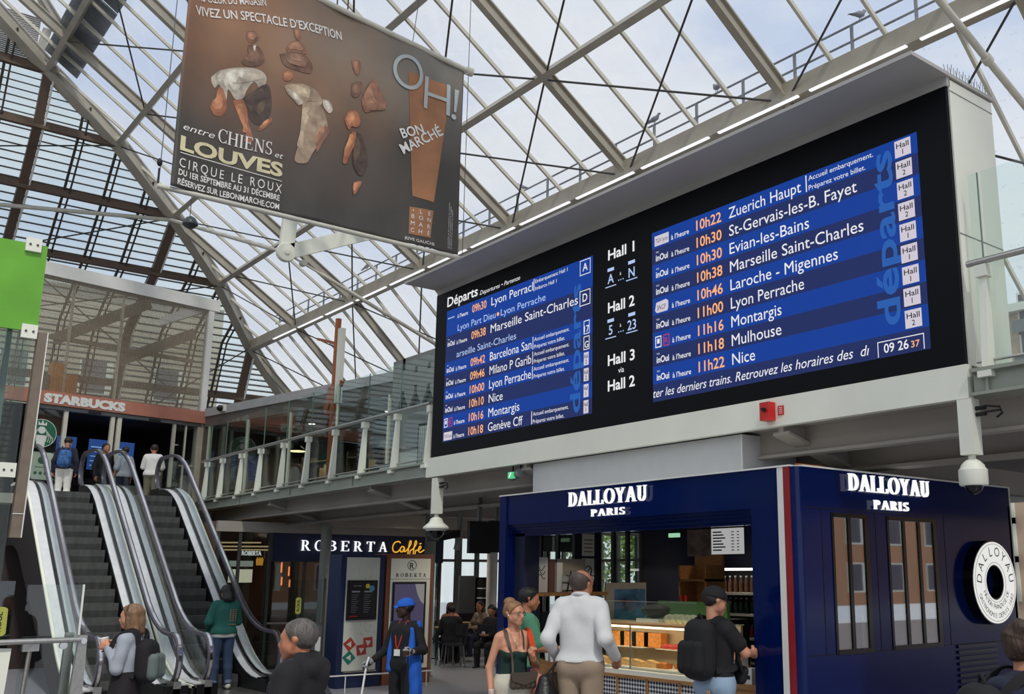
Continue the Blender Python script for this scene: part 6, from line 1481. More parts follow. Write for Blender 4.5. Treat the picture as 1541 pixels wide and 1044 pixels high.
m_eyew, m_iris, m_lip = M('eye_white', '#cfc8c0', .3), M('iris_dark', '#1c1512', .2), M('lip', '#9a4f45', .5)
def cloth(name, h, var=.12, rough=.85):
    return bpy.data.materials.get('cloth_' + name) or M('cloth_' + name, h, rough, var=var, scale=5, bump=.15, bscale=90)
def hairm(name, h): return bpy.data.materials.get('hair_' + name) or M('hair_' + name, h, .5, var=.35, scale=20, bump=.6, bscale=70, stretch=(1, 1, .25))
class Person:
    def __init__(s, label, loc, ang, h=1.75, skin='light', vox=.009, head=(0, 0), fem=False, seat=None, elb=None, wri=None, group=None, legs=None, hand=None, lean=0, hz=0):
        s.k = h / 1.75; s.vox = vox; s.fem = fem
        s.t = T('person', label, 'person', loc, R(ang - 90), group)
        s.m = frame(loc, R(ang - 90)) @ Matrix.Scale(s.k, 4); s.dz = -.40 if seat else 0; s.seat = seat
        s.lean = lean
        s.elb = elb or {1: (.25, -.04, 1.13), -1: (-.25, -.04, 1.13)}; s.wri = wri or {1: (.26, .04, .87), -1: (-.26, .04, .87)}
        s.hand = hand or {}
        s.legs = legs or ({1: ((.10, .02, .93), (.13, .44, .90), (.13, .40, .48)), -1: ((-.10, .02, .93), (-.13, .44, .90), (-.13, .42, .48))} if seat else {1: ((.095, 0, .92), (.10, .01, .49), (.105, -.03, .08)), -1: ((-.095, 0, .92), (-.10, .03, .49), (-.105, .0, .08))})
        s.hm = Matrix.Translation(Vector((0, .015, 1.635 + hz))) @ Matrix.Rotation(R(head[0]), 4, 'Z') @ Matrix.Rotation(R(head[1]), 4, 'X')
        s.skin = SKIN[skin]
        groups = [(s.torso(0), []), (s.legc(0), [])] + [(s.armc(q, 0) + s.handc(q), []) for q in (1, -1)] + [(s.headc(), [])]
        s.body = shell('body', s.skin, s.t, s.m, [(s.up(c_), u) for c_, u in groups], vox, .022)
        for q in (1, -1):
            e = s.hm @ Vector((.031 * q, .080, .004)); e2 = s.hm @ Vector((.031 * q, .0885, .003))
            o = B(s.m).ball(s.u1(e), .0125, 6).build('eye', m_eyew, s.t, True); B(s.m).ball(s.u1(e2), .0065, 5).build('iris', m_iris, o, True)
        a, b_, c2 = (s.u1(s.hm @ Vector(p)) for p in ((-.022, .092, -.060), (0, .100, -.059), (.022, .092, -.060)))
        B(s.m).tube([a, b_, c2], .0065, 6, sc=[.5, 1, .5]).build('lips', m_lip, s.t, True)
    def u1(s, p):
        p = Vector(p)
        if s.lean and p.z > .95: p = Vector((p.x, p.y + (p.z - .95) * s.lean, p.z))
        return Vector((p.x, p.y, p.z + s.dz))
    def up(s, caps): return [(s.u1(a), s.u1(b), ra, rb) for a, b, ra, rb in caps]
    def torso(s, e, narrow=0):
        f = s.fem
        w = .86 if f else 1
        c_ = [((-.075 * w, 0, 1.33), (-.06 * w, 0, 1.08), .10 * w + e, .088 * w + e), ((.075 * w, 0, 1.33), (.06 * w, 0, 1.08), .10 * w + e, .088 * w + e), ((0, .005, 1.36), (0, .01, 1.0), .105 * w + e, .105 * w + e),
              ((-.145 * w, -.012, 1.40), (.145 * w, -.012, 1.40), .058 + e, .058 + e), ((-.05, -.02, 1.455), (-.14 * w, -.012, 1.42), .042 + e, .045 + e), ((.05, -.02, 1.455), (.14 * w, -.012, 1.42), .042 + e, .045 + e),
              ((-.075, -.005, .95), (.075, -.005, .95), .115 + e, .115 + e), ((-.05 * w, .005, 1.1), (-.06, 0, .98), .09 * w + e, .1 + e), ((.05 * w, .005, 1.1), (.06, 0, .98), .09 * w + e, .1 + e)]
        if f: c_ += [((-.07, .07, 1.265), (-.07, .085, 1.25), .052 + e, .05 + e), ((.07, .07, 1.265), (.07, .085, 1.25), .052 + e, .05 + e)]
        return c_
    def legc(s, e, foot=True, lo=1.0, flare=0):
        c_ = []
        for q in (1, -1):
            h, k_, a = (Vector(p) for p in s.legs[q])
            c_ += [(h, k_, .088 + e, .058 + e), (k_, k_.lerp(a, .35 * lo), .056 + e + flare * .3, .054 + e + flare * .5), (k_.lerp(a, .35 * lo), k_.lerp(a, lo), .054 + e + flare * .5, .038 + e + flare)]
            if foot: c_ += [(a, a + Vector((0, -.03, -.04)), .038, .034), (a + Vector((0, -.03, -.045)), a + Vector((.01 * q, .13, -.05)), .032, .028)]
        return c_
    def sh(s, q): return Vector((.17 * (.88 if s.fem else 1) * q, -.012, 1.405))
    def armc(s, q, e, t=1.0, f=1):
        S, E, Wr = s.sh(q), Vector(s.elb[q]), Vector(s.wri[q]); z = (.88 if s.fem else 1)
        if t <= .5: return [(S, S.lerp(E, t * 2), .052 * z + e, .046 * z + e)]
        return [(S, E, .052 * z + e, .040 * z + e), (E, E.lerp(Wr, (t - .5) * 2), .040 * z + e, (.040 - .013 * (t - .5) * 2) * z + e)]
    def handc(s, q):
        E, Wr = Vector(s.elb[q]), Vector(s.wri[q]); o = s.hand.get(q, {})
        d = Vector(o.get('dir', (Wr - E))).normalized(); th = Vector(o.get('thumb', (0, 1, 0))); th = (th - d * th.dot(d)).normalized()
        pn = d.cross(th) * (q) ; cu = o.get('curl', .45); c_ = []
        for i, (w, l) in enumerate(((.030, .075), (.010, .083), (-.010, .077), (-.029, .062))):
            kn = Wr + d * .088 + th * w
            c_.append((Wr + th * w * .5, kn, .017, .0125))
            f1 = (d * cos(cu) - pn * sin(cu)).normalized(); f2 = (d * cos(cu * 2.1) - pn * sin(cu * 2.1)).normalized()
            p1 = kn + f1 * l * .52; c_ += [(kn, p1, .0105, .0095), (p1, p1 + f2 * l * .48, .0093, .0075)]
        a = Wr + d * .022 + th * .024; b_ = a + (d * .65 + th * .6 - pn * .3).normalized() * .045
        c_ += [(a, b_, .014, .0115), (b_, b_ + (d * .85 + th * .15 - pn * .4).normalized() * .036, .011, .008)]
        return c_
    def hp(s, p): return s.hm @ Vector(p)
    def headc(s):
        h = s.hp; j = .92 if s.fem else 1
        c_ = [((0, -.02, 1.43), h((0, -.02, -.06)), .054 * j, .051 * j), (h((0, -.03, .032)), h((0, -.02, .036)), .084, .084), (h((0, .015, .03)), h((0, .018, .02)), .077, .074), (h((-.03, .04, -.03)), h((.03, .04, -.03)), .043, .043),
              (h((-.043, .005, -.05)), h((-.012, .058, -.088)), .036 * j, .024), (h((.043, .005, -.05)), h((.012, .058, -.088)), .036 * j, .024), (h((0, .062, -.09)), h((0, .066, -.086)), .022, .022),
              (h((0, .088, .006)), h((0, .108, -.026)), .009, .0125), (h((-.011, .094, -.034)), h((.011, .094, -.034)), .010, .010), (h((-.04, .072, .024)), h((.04, .072, .024)), .017, .017), (h((-.016, .083, -.06)), h((.016, .083, -.06)), .013, .013)]
        for q in (1, -1): c_ += [(h((.080 * q, -.010, .020)), h((.087 * q, -.022, .012)), .007, .009), (h((.086 * q, -.022, .010)), h((.078 * q, -.008, -.032)), .010, .006)]
        return c_
    def skull(s, e): h = s.hp; return [(h((0, -.03, .034)), h((0, -.02, .038)), .084 + e, .084 + e), (h((0, .015, .034)), h((0, .018, .034)), .077 + e, .074 + e)]
    def cutp(s, n, p):                             # keep n.x <= n.p, given in head coordinates
        N = s.hm.to_3x3() @ Vector(n); P = s.u1(s.hp(p)); return (N.x, N.y, N.z, N.dot(P))
    def hair(s, mat, e=.014, front=.045, low=-.02, extra=(), name='hair', fold=.003, brow=.055):
        g_ = [(s.up(s.skull(e)), [s.cutp((0, .8, -.6), (0, front, brow)), s.cutp((0, 0, -1), (0, 0, low))])]
        if extra: g_.append((s.up([(s.hp(a), s.hp(b_), r0, r1) for a, b_, r0, r1 in extra]), []))
        return shell(name, mat, s.t, s.m, g_, s.vox * .8, .02, fold, 60)
    def top(s, mat, e=.016, hem=.92, sleeve=1.0, name='shirt', neck=1.475, fold=.004, extra=(), arms=(1, -1), cuts=()):
        g_ = [(s.up(s.torso(e)), [(0, 0, -1, -(hem + s.dz)), (0, .25, 1, neck + s.dz), *cuts])]
        if sleeve: g_ += [(s.up(s.armc(q, e * .9 + (.006 if sleeve < .6 else 0), sleeve)), []) for q in arms]
        if extra: g_.append((s.up(list(extra)), []))
        return shell(name, mat, s.t, s.m, g_, s.vox, .03, fold)
    def pants(s, mat, e=.014, waist=1.02, lo=1.0, flare=0, name='trousers', fold=.004):
        return shell(name, mat, s.t, s.m, [(s.up(s.torso(e)[6:9] if not s.fem else s.torso(e)[6:9]), [(0, 0, 1, waist + s.dz)]), (s.up(s.legc(e, False, lo, flare)), [])], s.vox, .03, fold, 18)
    def shoes(s, mat, sole=None):
        for q in (1, -1):
            a = Vector(s.legs[q][2]); g_ = [([(s.u1(a + Vector((0, -.035, -.035))), s.u1(a + Vector((.01 * q, .14, -.045))), .044, .036), (s.u1(a + Vector((0, -.01, .0))), s.u1(a + Vector((0, -.02, -.03))), .045, .046)], [(0, 0, -1, -(a.z + s.dz - .078))])]
            shell('shoe', mat, s.t, s.m, g_, s.vox, .02)
    def w(s, p): return s.m @ s.u1(p)
def strap(b, pts, w, th, up): return b.sweep(pts, [(-w / 2, -th / 2), (w / 2, -th / 2), (w / 2, th / 2), (-w / 2, th / 2)], up=up)
def backpack(p, label, mat, mat2=None, w=.30, h=.46, d=.18, z=1.18, y=-.21, strapm=None, so=.012):
    t = T('backpack', label, 'backpack', p.w((0, y, z - h / 2))); vx = .012
    c_ = [((x, y, z - h / 2 + d * .5), (x, y + .02, z + h / 2 - d * .5), d * .5, d * .46) for x in (-w / 2 + d * .5, 0, w / 2 - d * .5)]
    shell('body', mat, t, p.m, [(p.up(c_), [])], vx, .03, .004, 14)
    c_ = [((-w * .28, y - d * .42, z - h * .28), (-w * .28, y - d * .4, z + .02), d * .3, d * .28), ((w * .28, y - d * .42, z - h * .28), (w * .28, y - d * .4, z + .02), d * .3, d * .28), ((0, y - d * .42, z - h * .28), (0, y - d * .4, z + .02), d * .3, d * .28)]
    shell('front_pocket', mat2 or mat, t, p.m, [(p.up(c_), [])], vx, .03, .003, 20)
    B(p.m).tube([p.u1(q) for q in smooth([(-.03, y + .03, z + h / 2 - .01), (0, y + .02, z + h / 2 + .04), (.03, y + .03, z + h / 2 - .01)])], .009, 6).build('grab_handle', mat, t, True)
    for q in (1, -1):
        pts = smooth([(.10 * q, y + .07, z + h / 2 - .06), (.11 * q, -.10 - so * .5, 1.475 + so * .5), (.11 * q, -.02, 1.485 + so), (.125 * q, .09 + so, 1.40 + so * .5), (.14 * q, .125 + so, 1.24), (.17 * q + so * q, .06, 1.10), (.14 * q, y + .07, z - h / 2 + .08)])
        b = B(p.m); strap(b, [p.u1(v) for v in pts], .05, .012, (q * .9, .0, .2)); b.build('shoulder_strap', strapm or mat, t, True)
    return t
BLK, NAVYC = cloth('black', '#131317'), cloth('navy', '#1a2036')

# --- woman with a bun, in front of the kiosk
p = Person('woman with blonde bun, glasses and dark green strappy top standing before the kiosk', (-7.96, 5.44, 0), -16, 1.63, 'light', .0075, head=(34, 0), fem=True,
           elb={1: (.235, -.03, 1.12), -1: (-.25, -.02, 1.13)}, wri={1: (.235, .05, .88), -1: (-.155, .175, 1.20)}, hand={1: dict(curl=.7), -1: dict(dir=(.35, .15, .6), thumb=(.3, .6, .3), curl=1.0)})
p.hair(hairm('blonde', '#8a6544'), .012, .05, -.035, extra=[((0, -.065, .11), (.01, -.06, .125), .042, .038), ((-.02, -.05, .125), (.03, -.07, .12), .034, .034), ((.0, -.06, .06), (0, -.06, .12), .06, .035)])
p.top(cloth('dark_green', '#12302a'), .009, 1.03, 0, 'camisole', 1.30, .002)
for q in (1, -1): strap(B(p.m), [p.u1(v) for v in smooth([(.075 * q, .118, 1.27), (.08 * q, .075, 1.42), (.08 * q, -.03, 1.485), (.08 * q, -.11, 1.38), (.07 * q, -.112, 1.25)])], .012, .004, (0, 1, .3)).build('camisole_strap', cloth('dark_green', '#12302a'), p.t, True)
p.pants(cloth('cream', '#cfcab8'), .02, 1.06, 1.0, .05, 'wide_trousers'); p.shoes(cloth('beige_shoe', '#a8977f'))
f = B(p.m)
for q in (1, -1): f.tube([p.u1(p.hp((.033 * q + .027 * cos(2 * PI * i / 16), .098 - .004 * abs(cos(2 * PI * i / 16)), .002 + .021 * sin(2 * PI * i / 16)))) for i in range(16)], .0028, 5, closed=True).tube([p.u1(p.hp(v)) for v in ((.06 * q, .094, .008), (.08 * q, .06, .012), (.084 * q, -.02, .012))], .0025, 5)
f.tube([p.u1(p.hp(v)) for v in ((-.008, .1, .006), (.008, .1, .006))], .0025, 5); f.build('glasses', M('tortoise_frame', '#3a2418', .3), p.t, True)
B(p.m).tube([p.u1(v) for v in smooth([(.05, .03, 1.46), (.035, .10, 1.40), (0, .125, 1.355), (-.035, .10, 1.40), (-.05, .03, 1.46)])], .0018, 5).lathe([(.011, -.002), (.011, .002)], p.u1((0, .13, 1.35)), 12, 'y').build('necklace', M('pale_gold', '#d8bf8a', .25, .9), p.t, True)
for q in (1, -1): B(p.m).ball(p.u1(p.hp((.087 * q, -.006, -.012))), .009, 6).build('earbud', m_white, p.t, True)
for k in range(3): B(p.m).tube([p.u1(Vector(p.wri[1]) + Vector((.026 * cos(a), .012 + .026 * sin(a), .01 + .014 * k))) for a in [2 * PI * i / 12 for i in range(12)]], .004, 5, closed=True).build('bracelet', m_white, p.t, True)
t = T('phone', 'small white stick in the hanging hand of the woman with the bun', 'phone', p.w((.235, .10, .76))); B(p.m).bar(p.u1((.225, .085, .80)), p.u1((.19, .16, .76)), .012, .02).build('case', m_white, t)
t = T('crossbody_bag', 'small brown crossbody bag at the hip of the woman with the bun', 'bag', p.w((-.05, .18, .90))); mb = cloth('bag_brown', '#463a2e', .1, .5)
shell('body', mb, t, p.m, [(p.up([((x, .185, .955), (x, .185, 1.05), .036, .032) for x in (-.15, -.1, -.05, 0, .05)]), [])], .008, .01)
B(p.m).prism([(-.19, .12), (.09, .12), (.07, .04), (-.05, .0), (-.17, .04)], p.u1((0, .222, .965)), (1, 0, 0), (0, 0, 1), (0, .012, 0)).build('flap', mb, t)
b = B(p.m); strap(b, [p.u1(v) for v in smooth([(.06, .19, 1.06), (.055, .15, 1.2), (.075, .135, 1.32), (.10, .06, 1.46), (.09, -.04, 1.475), (0, -.125, 1.3), (-.12, -.12, 1.1), (-.18, .03, 1.05), (-.18, .17, 1.07)])], .022, .005, (0, 1, .2)); b.build('strap', mb, t, True)
t = T('tote_bag', 'pink soft bag with orange red strap on the shoulder of the woman with the bun', 'bag', p.w((-.29, .03, .85)))
shell('body', cloth('pink', '#d68a7c'), t, p.m, [(p.up([((-.26, y, .9), (-.245, y * .6, 1.06), .075, .03) for y in (-.12, -.06, 0, .06, .12)] + [((-.24, 0, 1.06), (-.235, 0, 1.16), .03, .018)]), [])], .009, .03, .005)
b = B(p.m); strap(b, [p.u1(v) for v in smooth([(-.21, .05, 1.13), (-.175, .12, 1.28), (-.15, .07, 1.445), (-.15, -.03, 1.465), (-.18, -.09, 1.36), (-.23, -.05, 1.12)])], .055, .006, (.6, .7, .1)); b.build('strap', cloth('orange_red', '#e2512c'), t, True)

# --- tall man in a white shirt
p = Person('tall man in white shirt and khaki trousers seen from behind at the kiosk counter', (-7.47, 5.86, 0), 122, 1.965, 'tan', .008, head=(-18, -4), hz=-.045,
           elb={1: (.25, -.12, 1.17), -1: (-.245, -.12, 1.17)}, wri={1: (.275, .08, 1.02), -1: (-.25, .08, 1.02)}, hand={-1: dict(curl=1.3), 1: dict(curl=.8)})
shell('hair', hairm('grey_brown', '#4a3f38'), p.t, p.m, [(p.up(p.skull(.008)), [p.cutp((0, .8, -.2), (0, 0, .03)), p.cutp((0, 0, -1), (0, 0, -.06)), p.cutp((0, .75, 1), (0, -.06, .085))])], .007, .02, .001, 60)
p.top(cloth('white_linen', '#dcdcda', .04), .023, .985, 1.0, 'shirt', 1.50, .008, extra=[((-.05, -.03, 1.47), (.05, -.03, 1.47), .05, .05)])
b = B(p.m)
b.tube([p.u1(v) for v in smooth([(-.055, .03, 1.485), (-.062, -.03, 1.515), (0, -.075, 1.525), (.062, -.03, 1.515), (.055, .03, 1.485)])], .016, 8); b.build('collar', cloth('white_linen', '#dcdcda', .04), p.t, True)
p.pants(cloth('khaki', '#a08c76'), .016, 1.0); p.shoes(cloth('brown_shoe', '#4a3526'))
t = T('holdall_bag', 'black leather holdall carried in the hand of the tall man in the white shirt', 'bag', p.w((-.26, .1, .64))); ml = M('black_leather', '#1b1b1e', .4, bump=.3, bscale=40)
shell('body', ml, t, p.m, [(p.up([((-.27, -.12 + .08 * i, .72), (-.27, -.11 + .075 * i, .83), .085, .05) for i in range(7)]), [])], .011, .03, .004)
b = B(p.m)
for x in (-.30, -.23): b.tube([p.u1(v) for v in smooth([(x, -.03, .86), (-.26, .06, .93), (-.25, .14, .95), (-.26, .22, .93), (x, .30, .86)])], .009, 6)
b.build('handle', ml, t, True)

# --- man in black cap paying
p = Person('man in black cap, black T-shirt and light jeans reaching out at the kiosk till', (-6.235, 6.36, 0), 88, 1.765, 'light', .008, head=(-14, -10),
           elb={1: (.25, .12, 1.22), -1: (-.25, .08, 1.14)}, wri={1: (.12, .34, 1.20), -1: (-.14, .30, 1.15)}, hand={1: dict(curl=.6, thumb=(0, 0, 1)), -1: dict(curl=.8, thumb=(0, 0, 1))})
p.hair(hairm('dark_brown', '#241a14'), .008, .02, -.05)
g_ = [(p.up(p.skull(.016)), [p.cutp((0, -.1, -1), (0, 0, .028))])]
shell('cap', BLK, p.t, p.m, g_, .008, .02)
B(p.m).grid(lambda u, v: p.u1(p.hp((-.075 + .15 * u, .075 + .075 * v * (1 - (2 * u - 1) ** 2 * .5), .045 - .018 * v - .02 * (2 * u - 1) ** 2))), 12, 4).grid(lambda u, v: p.u1(p.hp((.075 - .15 * u, .075 + .075 * v * (1 - (2 * u - 1) ** 2 * .5), .040 - .018 * v - .02 * (2 * u - 1) ** 2))), 12, 4).build('cap_peak', BLK, p.t, True)
p.top(BLK, .022, 1.03, .30, 'tee_shirt', 1.48)
p.pants(cloth('light_denim', '#8fa6bd'), .018, 1.03, 1.0, .01, 'jeans'); p.shoes(m_white)
B(p.m).box(.05, .085, -.150, -.144, .885, .92).build('pocket_label', cloth('label_tan', '#b89a6a'), p.t)
backpack(p, 'large black backpack on the man in the black cap', BLK, None, .32, .50, .20, 1.25, -.19)
t = T('waist_bag', 'black waist bag with a long strap hung on the man in the black cap', 'bag', p.w((.05, .2, 1.0)))
shell('body', BLK, t, p.m, [(p.up([((x, .19, 1.0), (x + .02, .2, 1.06), .05, .045) for x in (0, .06, .12)]), [])], .01, .03)
b = B(p.m); strap(b, [p.u1(v) for v in smooth([(.16, .18, 1.04), (.22, .08, 1.15), (.17, .03, 1.40), (.09, .06, 1.46)])], .03, .006, (1, .2, 0)); b.build('strap', BLK, t, True)

# --- cleaner
p = Person('cleaner in blue cap and open blue vest, black clothes and lanyard, walking with a broom', (-10.72, 5.8, 0), -66, 1.60, 'dark', .008, head=(-52, 0), elb={1: (.27, .02, 1.12), -1: (-.28, -.02, 1.13)}, wri={1: (.40, .16, .97), -1: (-.27, .20, 1.12)}, hand={1: dict(curl=1.2, thumb=(0, .3, 1)), -1: dict(curl=1.2, thumb=(0, .3, 1))}, fem=False)
p.hair(hairm('black', '#0d0b0b'), .006, .03, -.05)
blu = cloth('vivid_blue', '#1f5fc4')
shell('cap', blu, p.t, p.m, [(p.up(p.skull(.018)), [p.cutp((0, -.1, -1), (0, 0, .03))])], .008, .02)
B(p.m).grid(lambda u, v: p.u1(p.hp((-.07 + .14 * u, .08 + .07 * v * (1 - (2 * u - 1) ** 2 * .5), .05 - .02 * v - .02 * (2 * u - 1) ** 2))), 12, 4).grid(lambda u, v: p.u1(p.hp((.07 - .14 * u, .08 + .07 * v * (1 - (2 * u - 1) ** 2 * .5), .045 - .02 * v - .02 * (2 * u - 1) ** 2))), 12, 4).build('cap_peak', blu, p.t, True)
p.top(BLK, .018, .88, .85, 'shirt', 1.475); p.pants(BLK, .02, 1.0); p.shoes(BLK)
shell('open_vest', blu, p.t, p.m, [(p.up(p.torso(.035)), [(0, 0, -1, -.96), (0, .25, 1, 1.47), (0, 1, 0, .02)]), (p.up([((.15, .04, 1.36), (.15, .08, .90), .035, .05), ((-.15, .04, 1.38), (-.17, .09, 1.0), .04, .05), ((-.19, .06, 1.1), (-.20, .02, .62), .05, .075), ((-.19, .0, 1.1), (-.20, -.06, .62), .05, .06)]), [])], .01, .03, .006)
for q in (1, -1): shell('glove', cloth('grey_glove', '#8d8f92'), p.t, p.m, [(p.up([(a, b_, r0 + .004, r1 + .004) for a, b_, r0, r1 in p.handc(q)] + [(Vector(p.wri[q]).lerp(Vector(p.elb[q]), .15), Vector(p.wri[q]), .034, .03)]), [])], .007, .012)
b = B(p.m)
for q in (1, -1): strap(b, [p.u1(v) for v in smooth([(.05 * q, .02, 1.49), (.06 * q, .10, 1.40), (.03 * q, .135, 1.22), (.0, .14, 1.14)])], .014, .004, (0, 1, .3))
b.build('lanyard', cloth('red_white', '#b8322e'), p.t, True)
B(p.m).box(-.045, .045, .14, .146, 1.06, 1.14).build('badge', m_white, p.t)
h = p.w(Vector(p.wri[1]) + Vector((0, .07, -.02))); t = T('broom_stick', 'thin pale stick held low in the near hand of the cleaner', 'stick', (h.x, h.y, 0)); B().tube([(h.x + .02, h.y - .12, .02), (h.x, h.y, h.z), (h.x - .005, h.y + .03, h.z + .08)], .012, 8).build('handle', m_white, t, True); B().box(h.x - .03, h.x + .08, h.y - .3, h.y + .05, 0, .035).build('head', BLK, t)
h = p.w(Vector(p.wri[-1]) + Vector((0, .07, -.0))); t = T('dustpan', 'black long handled dustpan held by the cleaner', 'dustpan', (h.x, h.y, 0)); B().tube([(h.x, h.y, .38), (h.x, h.y, h.z + .05)], .012, 8).build('handle', BLK, t, True); B().prism([(-.18, .0), (.18, .0), (.16, .36), (-.02, .42), (-.16, .36)], (h.x, h.y - .14, .02), (0, 1, 0), (0, 0, 1), (.12, 0, 0)).build('pan', BLK, t)

# --- foreground man
p = Person('man with short grey hair in a black hoodie, nearest to the railing, seen in profile', (-5.5, 2.33, 0), 223, 1.66, 'tan', .007, head=(0, 0), hz=-.03, elb={1: (.26, .02, 1.12), -1: (-.26, .0, 1.12)})
p.hair(hairm('grey_crop', '#57524e'), .007, .045, -.045, fold=.0006)
p.top(BLK, .034, .88, 1.0, 'hoodie', 1.50, .005, extra=[((-.075, -.05, 1.50), (.075, -.05, 1.50), .045, .045), ((-.085, -.03, 1.50), (-.05, .07, 1.455), .038, .034), ((.085, -.03, 1.50), (.05, .07, 1.455), .038, .034), ((-.07, -.10, 1.45), (.07, -.10, 1.45), .06, .06), ((0, -.12, 1.40), (0, -.13, 1.28), .07, .04)])
p.pants(cloth('dark_denim', '#2b3240'), .016); p.shoes(BLK)
t = T('shoulder_bag', 'grey strap and dark bag on the back of the man in the black hoodie', 'bag', p.w((.1, -.2, .95)))
b = B(p.m); strap(b, [p.u1(v) for v in smooth([(-.10, .14, 1.25), (-.12, .05, 1.485), (-.09, -.10, 1.47), (.02, -.185, 1.3), (.12, -.2, 1.1)])], .04, .006, (0, 1, .4)); b.build('strap', cloth('grey_strap', '#3b3c44'), t, True)
shell('body', BLK, t, p.m, [(p.up([((x, -.22, .98), (x, -.22, 1.1), .06, .05) for x in (.02, .1, .18)]), [])], .012, .03)

# --- woman with a white cup
p = Person('woman with shoulder length hair, grey blue top and dark skirt carrying a white cup', (-10.27, 2.7, 0), 232, 1.60, 'light', .0075, head=(4, -4), fem=True, elb={1: (.205, .0, 1.13), -1: (-.205, .02, 1.13)}, wri={1: (.075, .17, 1.33), -1: (-.085, .17, 1.34)}, hand={1: dict(dir=(-.25, .9, .2), thumb=(0, -.2, 1), curl=.8), -1: dict(dir=(.25, .9, .2), thumb=(0, -.2, 1), curl=.8)})
p.hair(hairm('light_brown', '#7d5f45'), .014, .045, -.05, extra=[((-.06, -.05, .03), (-.065, -.06, -.13), .05, .045), ((.06, -.05, .03), (.065, -.06, -.13), .05, .045), ((0, -.08, .03), (0, -.09, -.15), .06, .05), ((-.075, .0, -.02), (-.075, .0, -.12), .03, .028), ((.075, .0, -.02), (.075, .0, -.12), .03, .028)], fold=.004)
B(p.m).tube([p.u1(p.hp((.095 * cos(a), .005, .035 + .095 * sin(a)))) for a in [PI * i / 14 for i in range(15)]], .006, 6).build('hair_band', BLK, p.t, True)
p.top(cloth('grey_blue', '#a3a9b3'), .022, 1.04, .95, 'blouse', 1.47, .006)
shell('skirt', cloth('plum_black', '#1b1419'), p.t, p.m, [(p.up([((x, .0, 1.06), (x * 2.0, .0, .45), .115, .17) for x in (-.07, 0, .07)]), [(0, 0, 1, 1.10), (0, 0, -1, -.38)])], .011, .04, .010, 4); p.shoes(BLK)
c0 = p.w((0, .255, 1.37)); t = T('cup', 'white paper cup held in both hands of the woman with the backpack', 'cup', c0); m = frame(c0, 0) @ Matrix.Rotation(R(12), 4, 'X')
B(m).lathe([(.03, -.045), (.043, .05), (.044, .055), (.040, .055), (.038, .048)], (0, 0, 0), 18).build('body', m_white, t, True)
backpack(p, 'black and grey green backpack on the woman carrying the cup', BLK, cloth('grey_green', '#5f6a66'), .30, .44, .2, 1.2, -.20)
t = T('sunglasses', 'folded black glasses held under the white cup', 'glasses', p.w((-.03, .25, 1.29))); B(p.m).tube([p.u1(v) for v in ((-.06, .23, 1.305), (-.03, .26, 1.29), (0, .27, 1.295))], .006, 6).build('frame', BLK, t, True)

# --- person in green jacket stepping on the right escalator
p = Person('person in dark green printed jacket and blue jeans stepping on the right escalator', (-17.33, 6.0, .032), 178, 1.665, 'mid', .011, head=(10, -25), elb={1: (.25, .06, 1.14), -1: (-.26, .0, 1.14)}, wri={1: (.2, .25, 1.15), -1: (-.2, .17, 1.0)}, legs={1: ((.095, 0, .92), (.11, .0, .49), (.12, -.05, .08)), -1: ((-.095, 0, .92), (-.11, .02, .49), (-.12, -.02, .08))})
p.hair(hairm('black', '#0d0b0b'), .016, .05, -.06, extra=[((-.05, -.06, .0), (-.06, -.07, -.14), .055, .05), ((.05, -.06, .0), (.06, -.07, -.14), .055, .05), ((0, -.08, 0), (0, -.09, -.15), .06, .055)])
p.top(cloth('bottle_green', '#16544d'), .04, .93, 1.0, 'jacket', 1.50, .005); p.top(m_white, .026, .87, 0, 'hem_shirt', .97, .002)
b = B(p.m)
for k in range(3): text(b, ('LUCK', 'CLUB', 'STAY')[k] if False else 'IIIIIII', p.u1((.06 + .045 * k, -.155 - .0, 1.15)), (0, 0, 1), (-1, 0, .0), .022, width=.2)
b.box(.03, .16, -.152, -.148, 1.09, 1.10)
b.build('back_print', cloth('orange_print', '#b0704a'), p.t)
p.pants(cloth('blue_denim', '#324563'), .016, 1.0, .96, .012, 'jeans'); p.shoes(cloth('white_sneaker', '#cfcabd'))
for q in (1, -1): B(p.m).lathe([(.062, -.025), (.066, 0), (.062, .03)], p.u1(Vector(p.legs[q][2]) + Vector((0, .0, .05))), 14).build('turned_cuff', cloth('pale_denim', '#7f90a8'), p.t, True)

# --- person at the right edge
p = Person('young man with brown hair in a navy hooded jacket at the lower right corner', (-2.37, 4.43, 0), 58, 1.665, 'light', .0075, head=(-4, -4), hz=-.015)
shell('hair', hairm('brown', '#3b2a1f'), p.t, p.m, [(p.up(p.skull(.018)), [p.cutp((0, .8, -.6), (0, .045, .06)), p.cutp((0, -.35, -1), (0, 0, .028))]), (p.up(p.skull(.012)), [p.cutp((0, 1, -.1), (0, -.036, 0)), p.cutp((0, 0, -1), (0, 0, -.045))]), (p.up([(p.hp(a), p.hp(b_), r0, r1) for a, b_, r0, r1 in (((-.03, .065, .095), (.03, .03, .12), .03, .042), ((-.05, -.02, .1), (.05, -.05, .095), .05, .05))]), [])], .006, .02, .005, 60)
p.top(NAVYC, .034, .88, 1.0, 'hooded_jacket', 1.50, .005, extra=[((-.075, -.06, 1.49), (.075, -.06, 1.49), .045, .045), ((-.085, -.03, 1.49), (-.05, .07, 1.445), .036, .034), ((.085, -.03, 1.49), (.05, .07, 1.445), .036, .034), ((-.06, -.12, 1.44), (.06, -.12, 1.44), .06, .06)])
p.pants(BLK, .016); p.shoes(BLK)
backpack(p, 'black backpack on the young man at the lower right corner', BLK, None, .32, .48, .22, 1.24, -.26, None, .035)

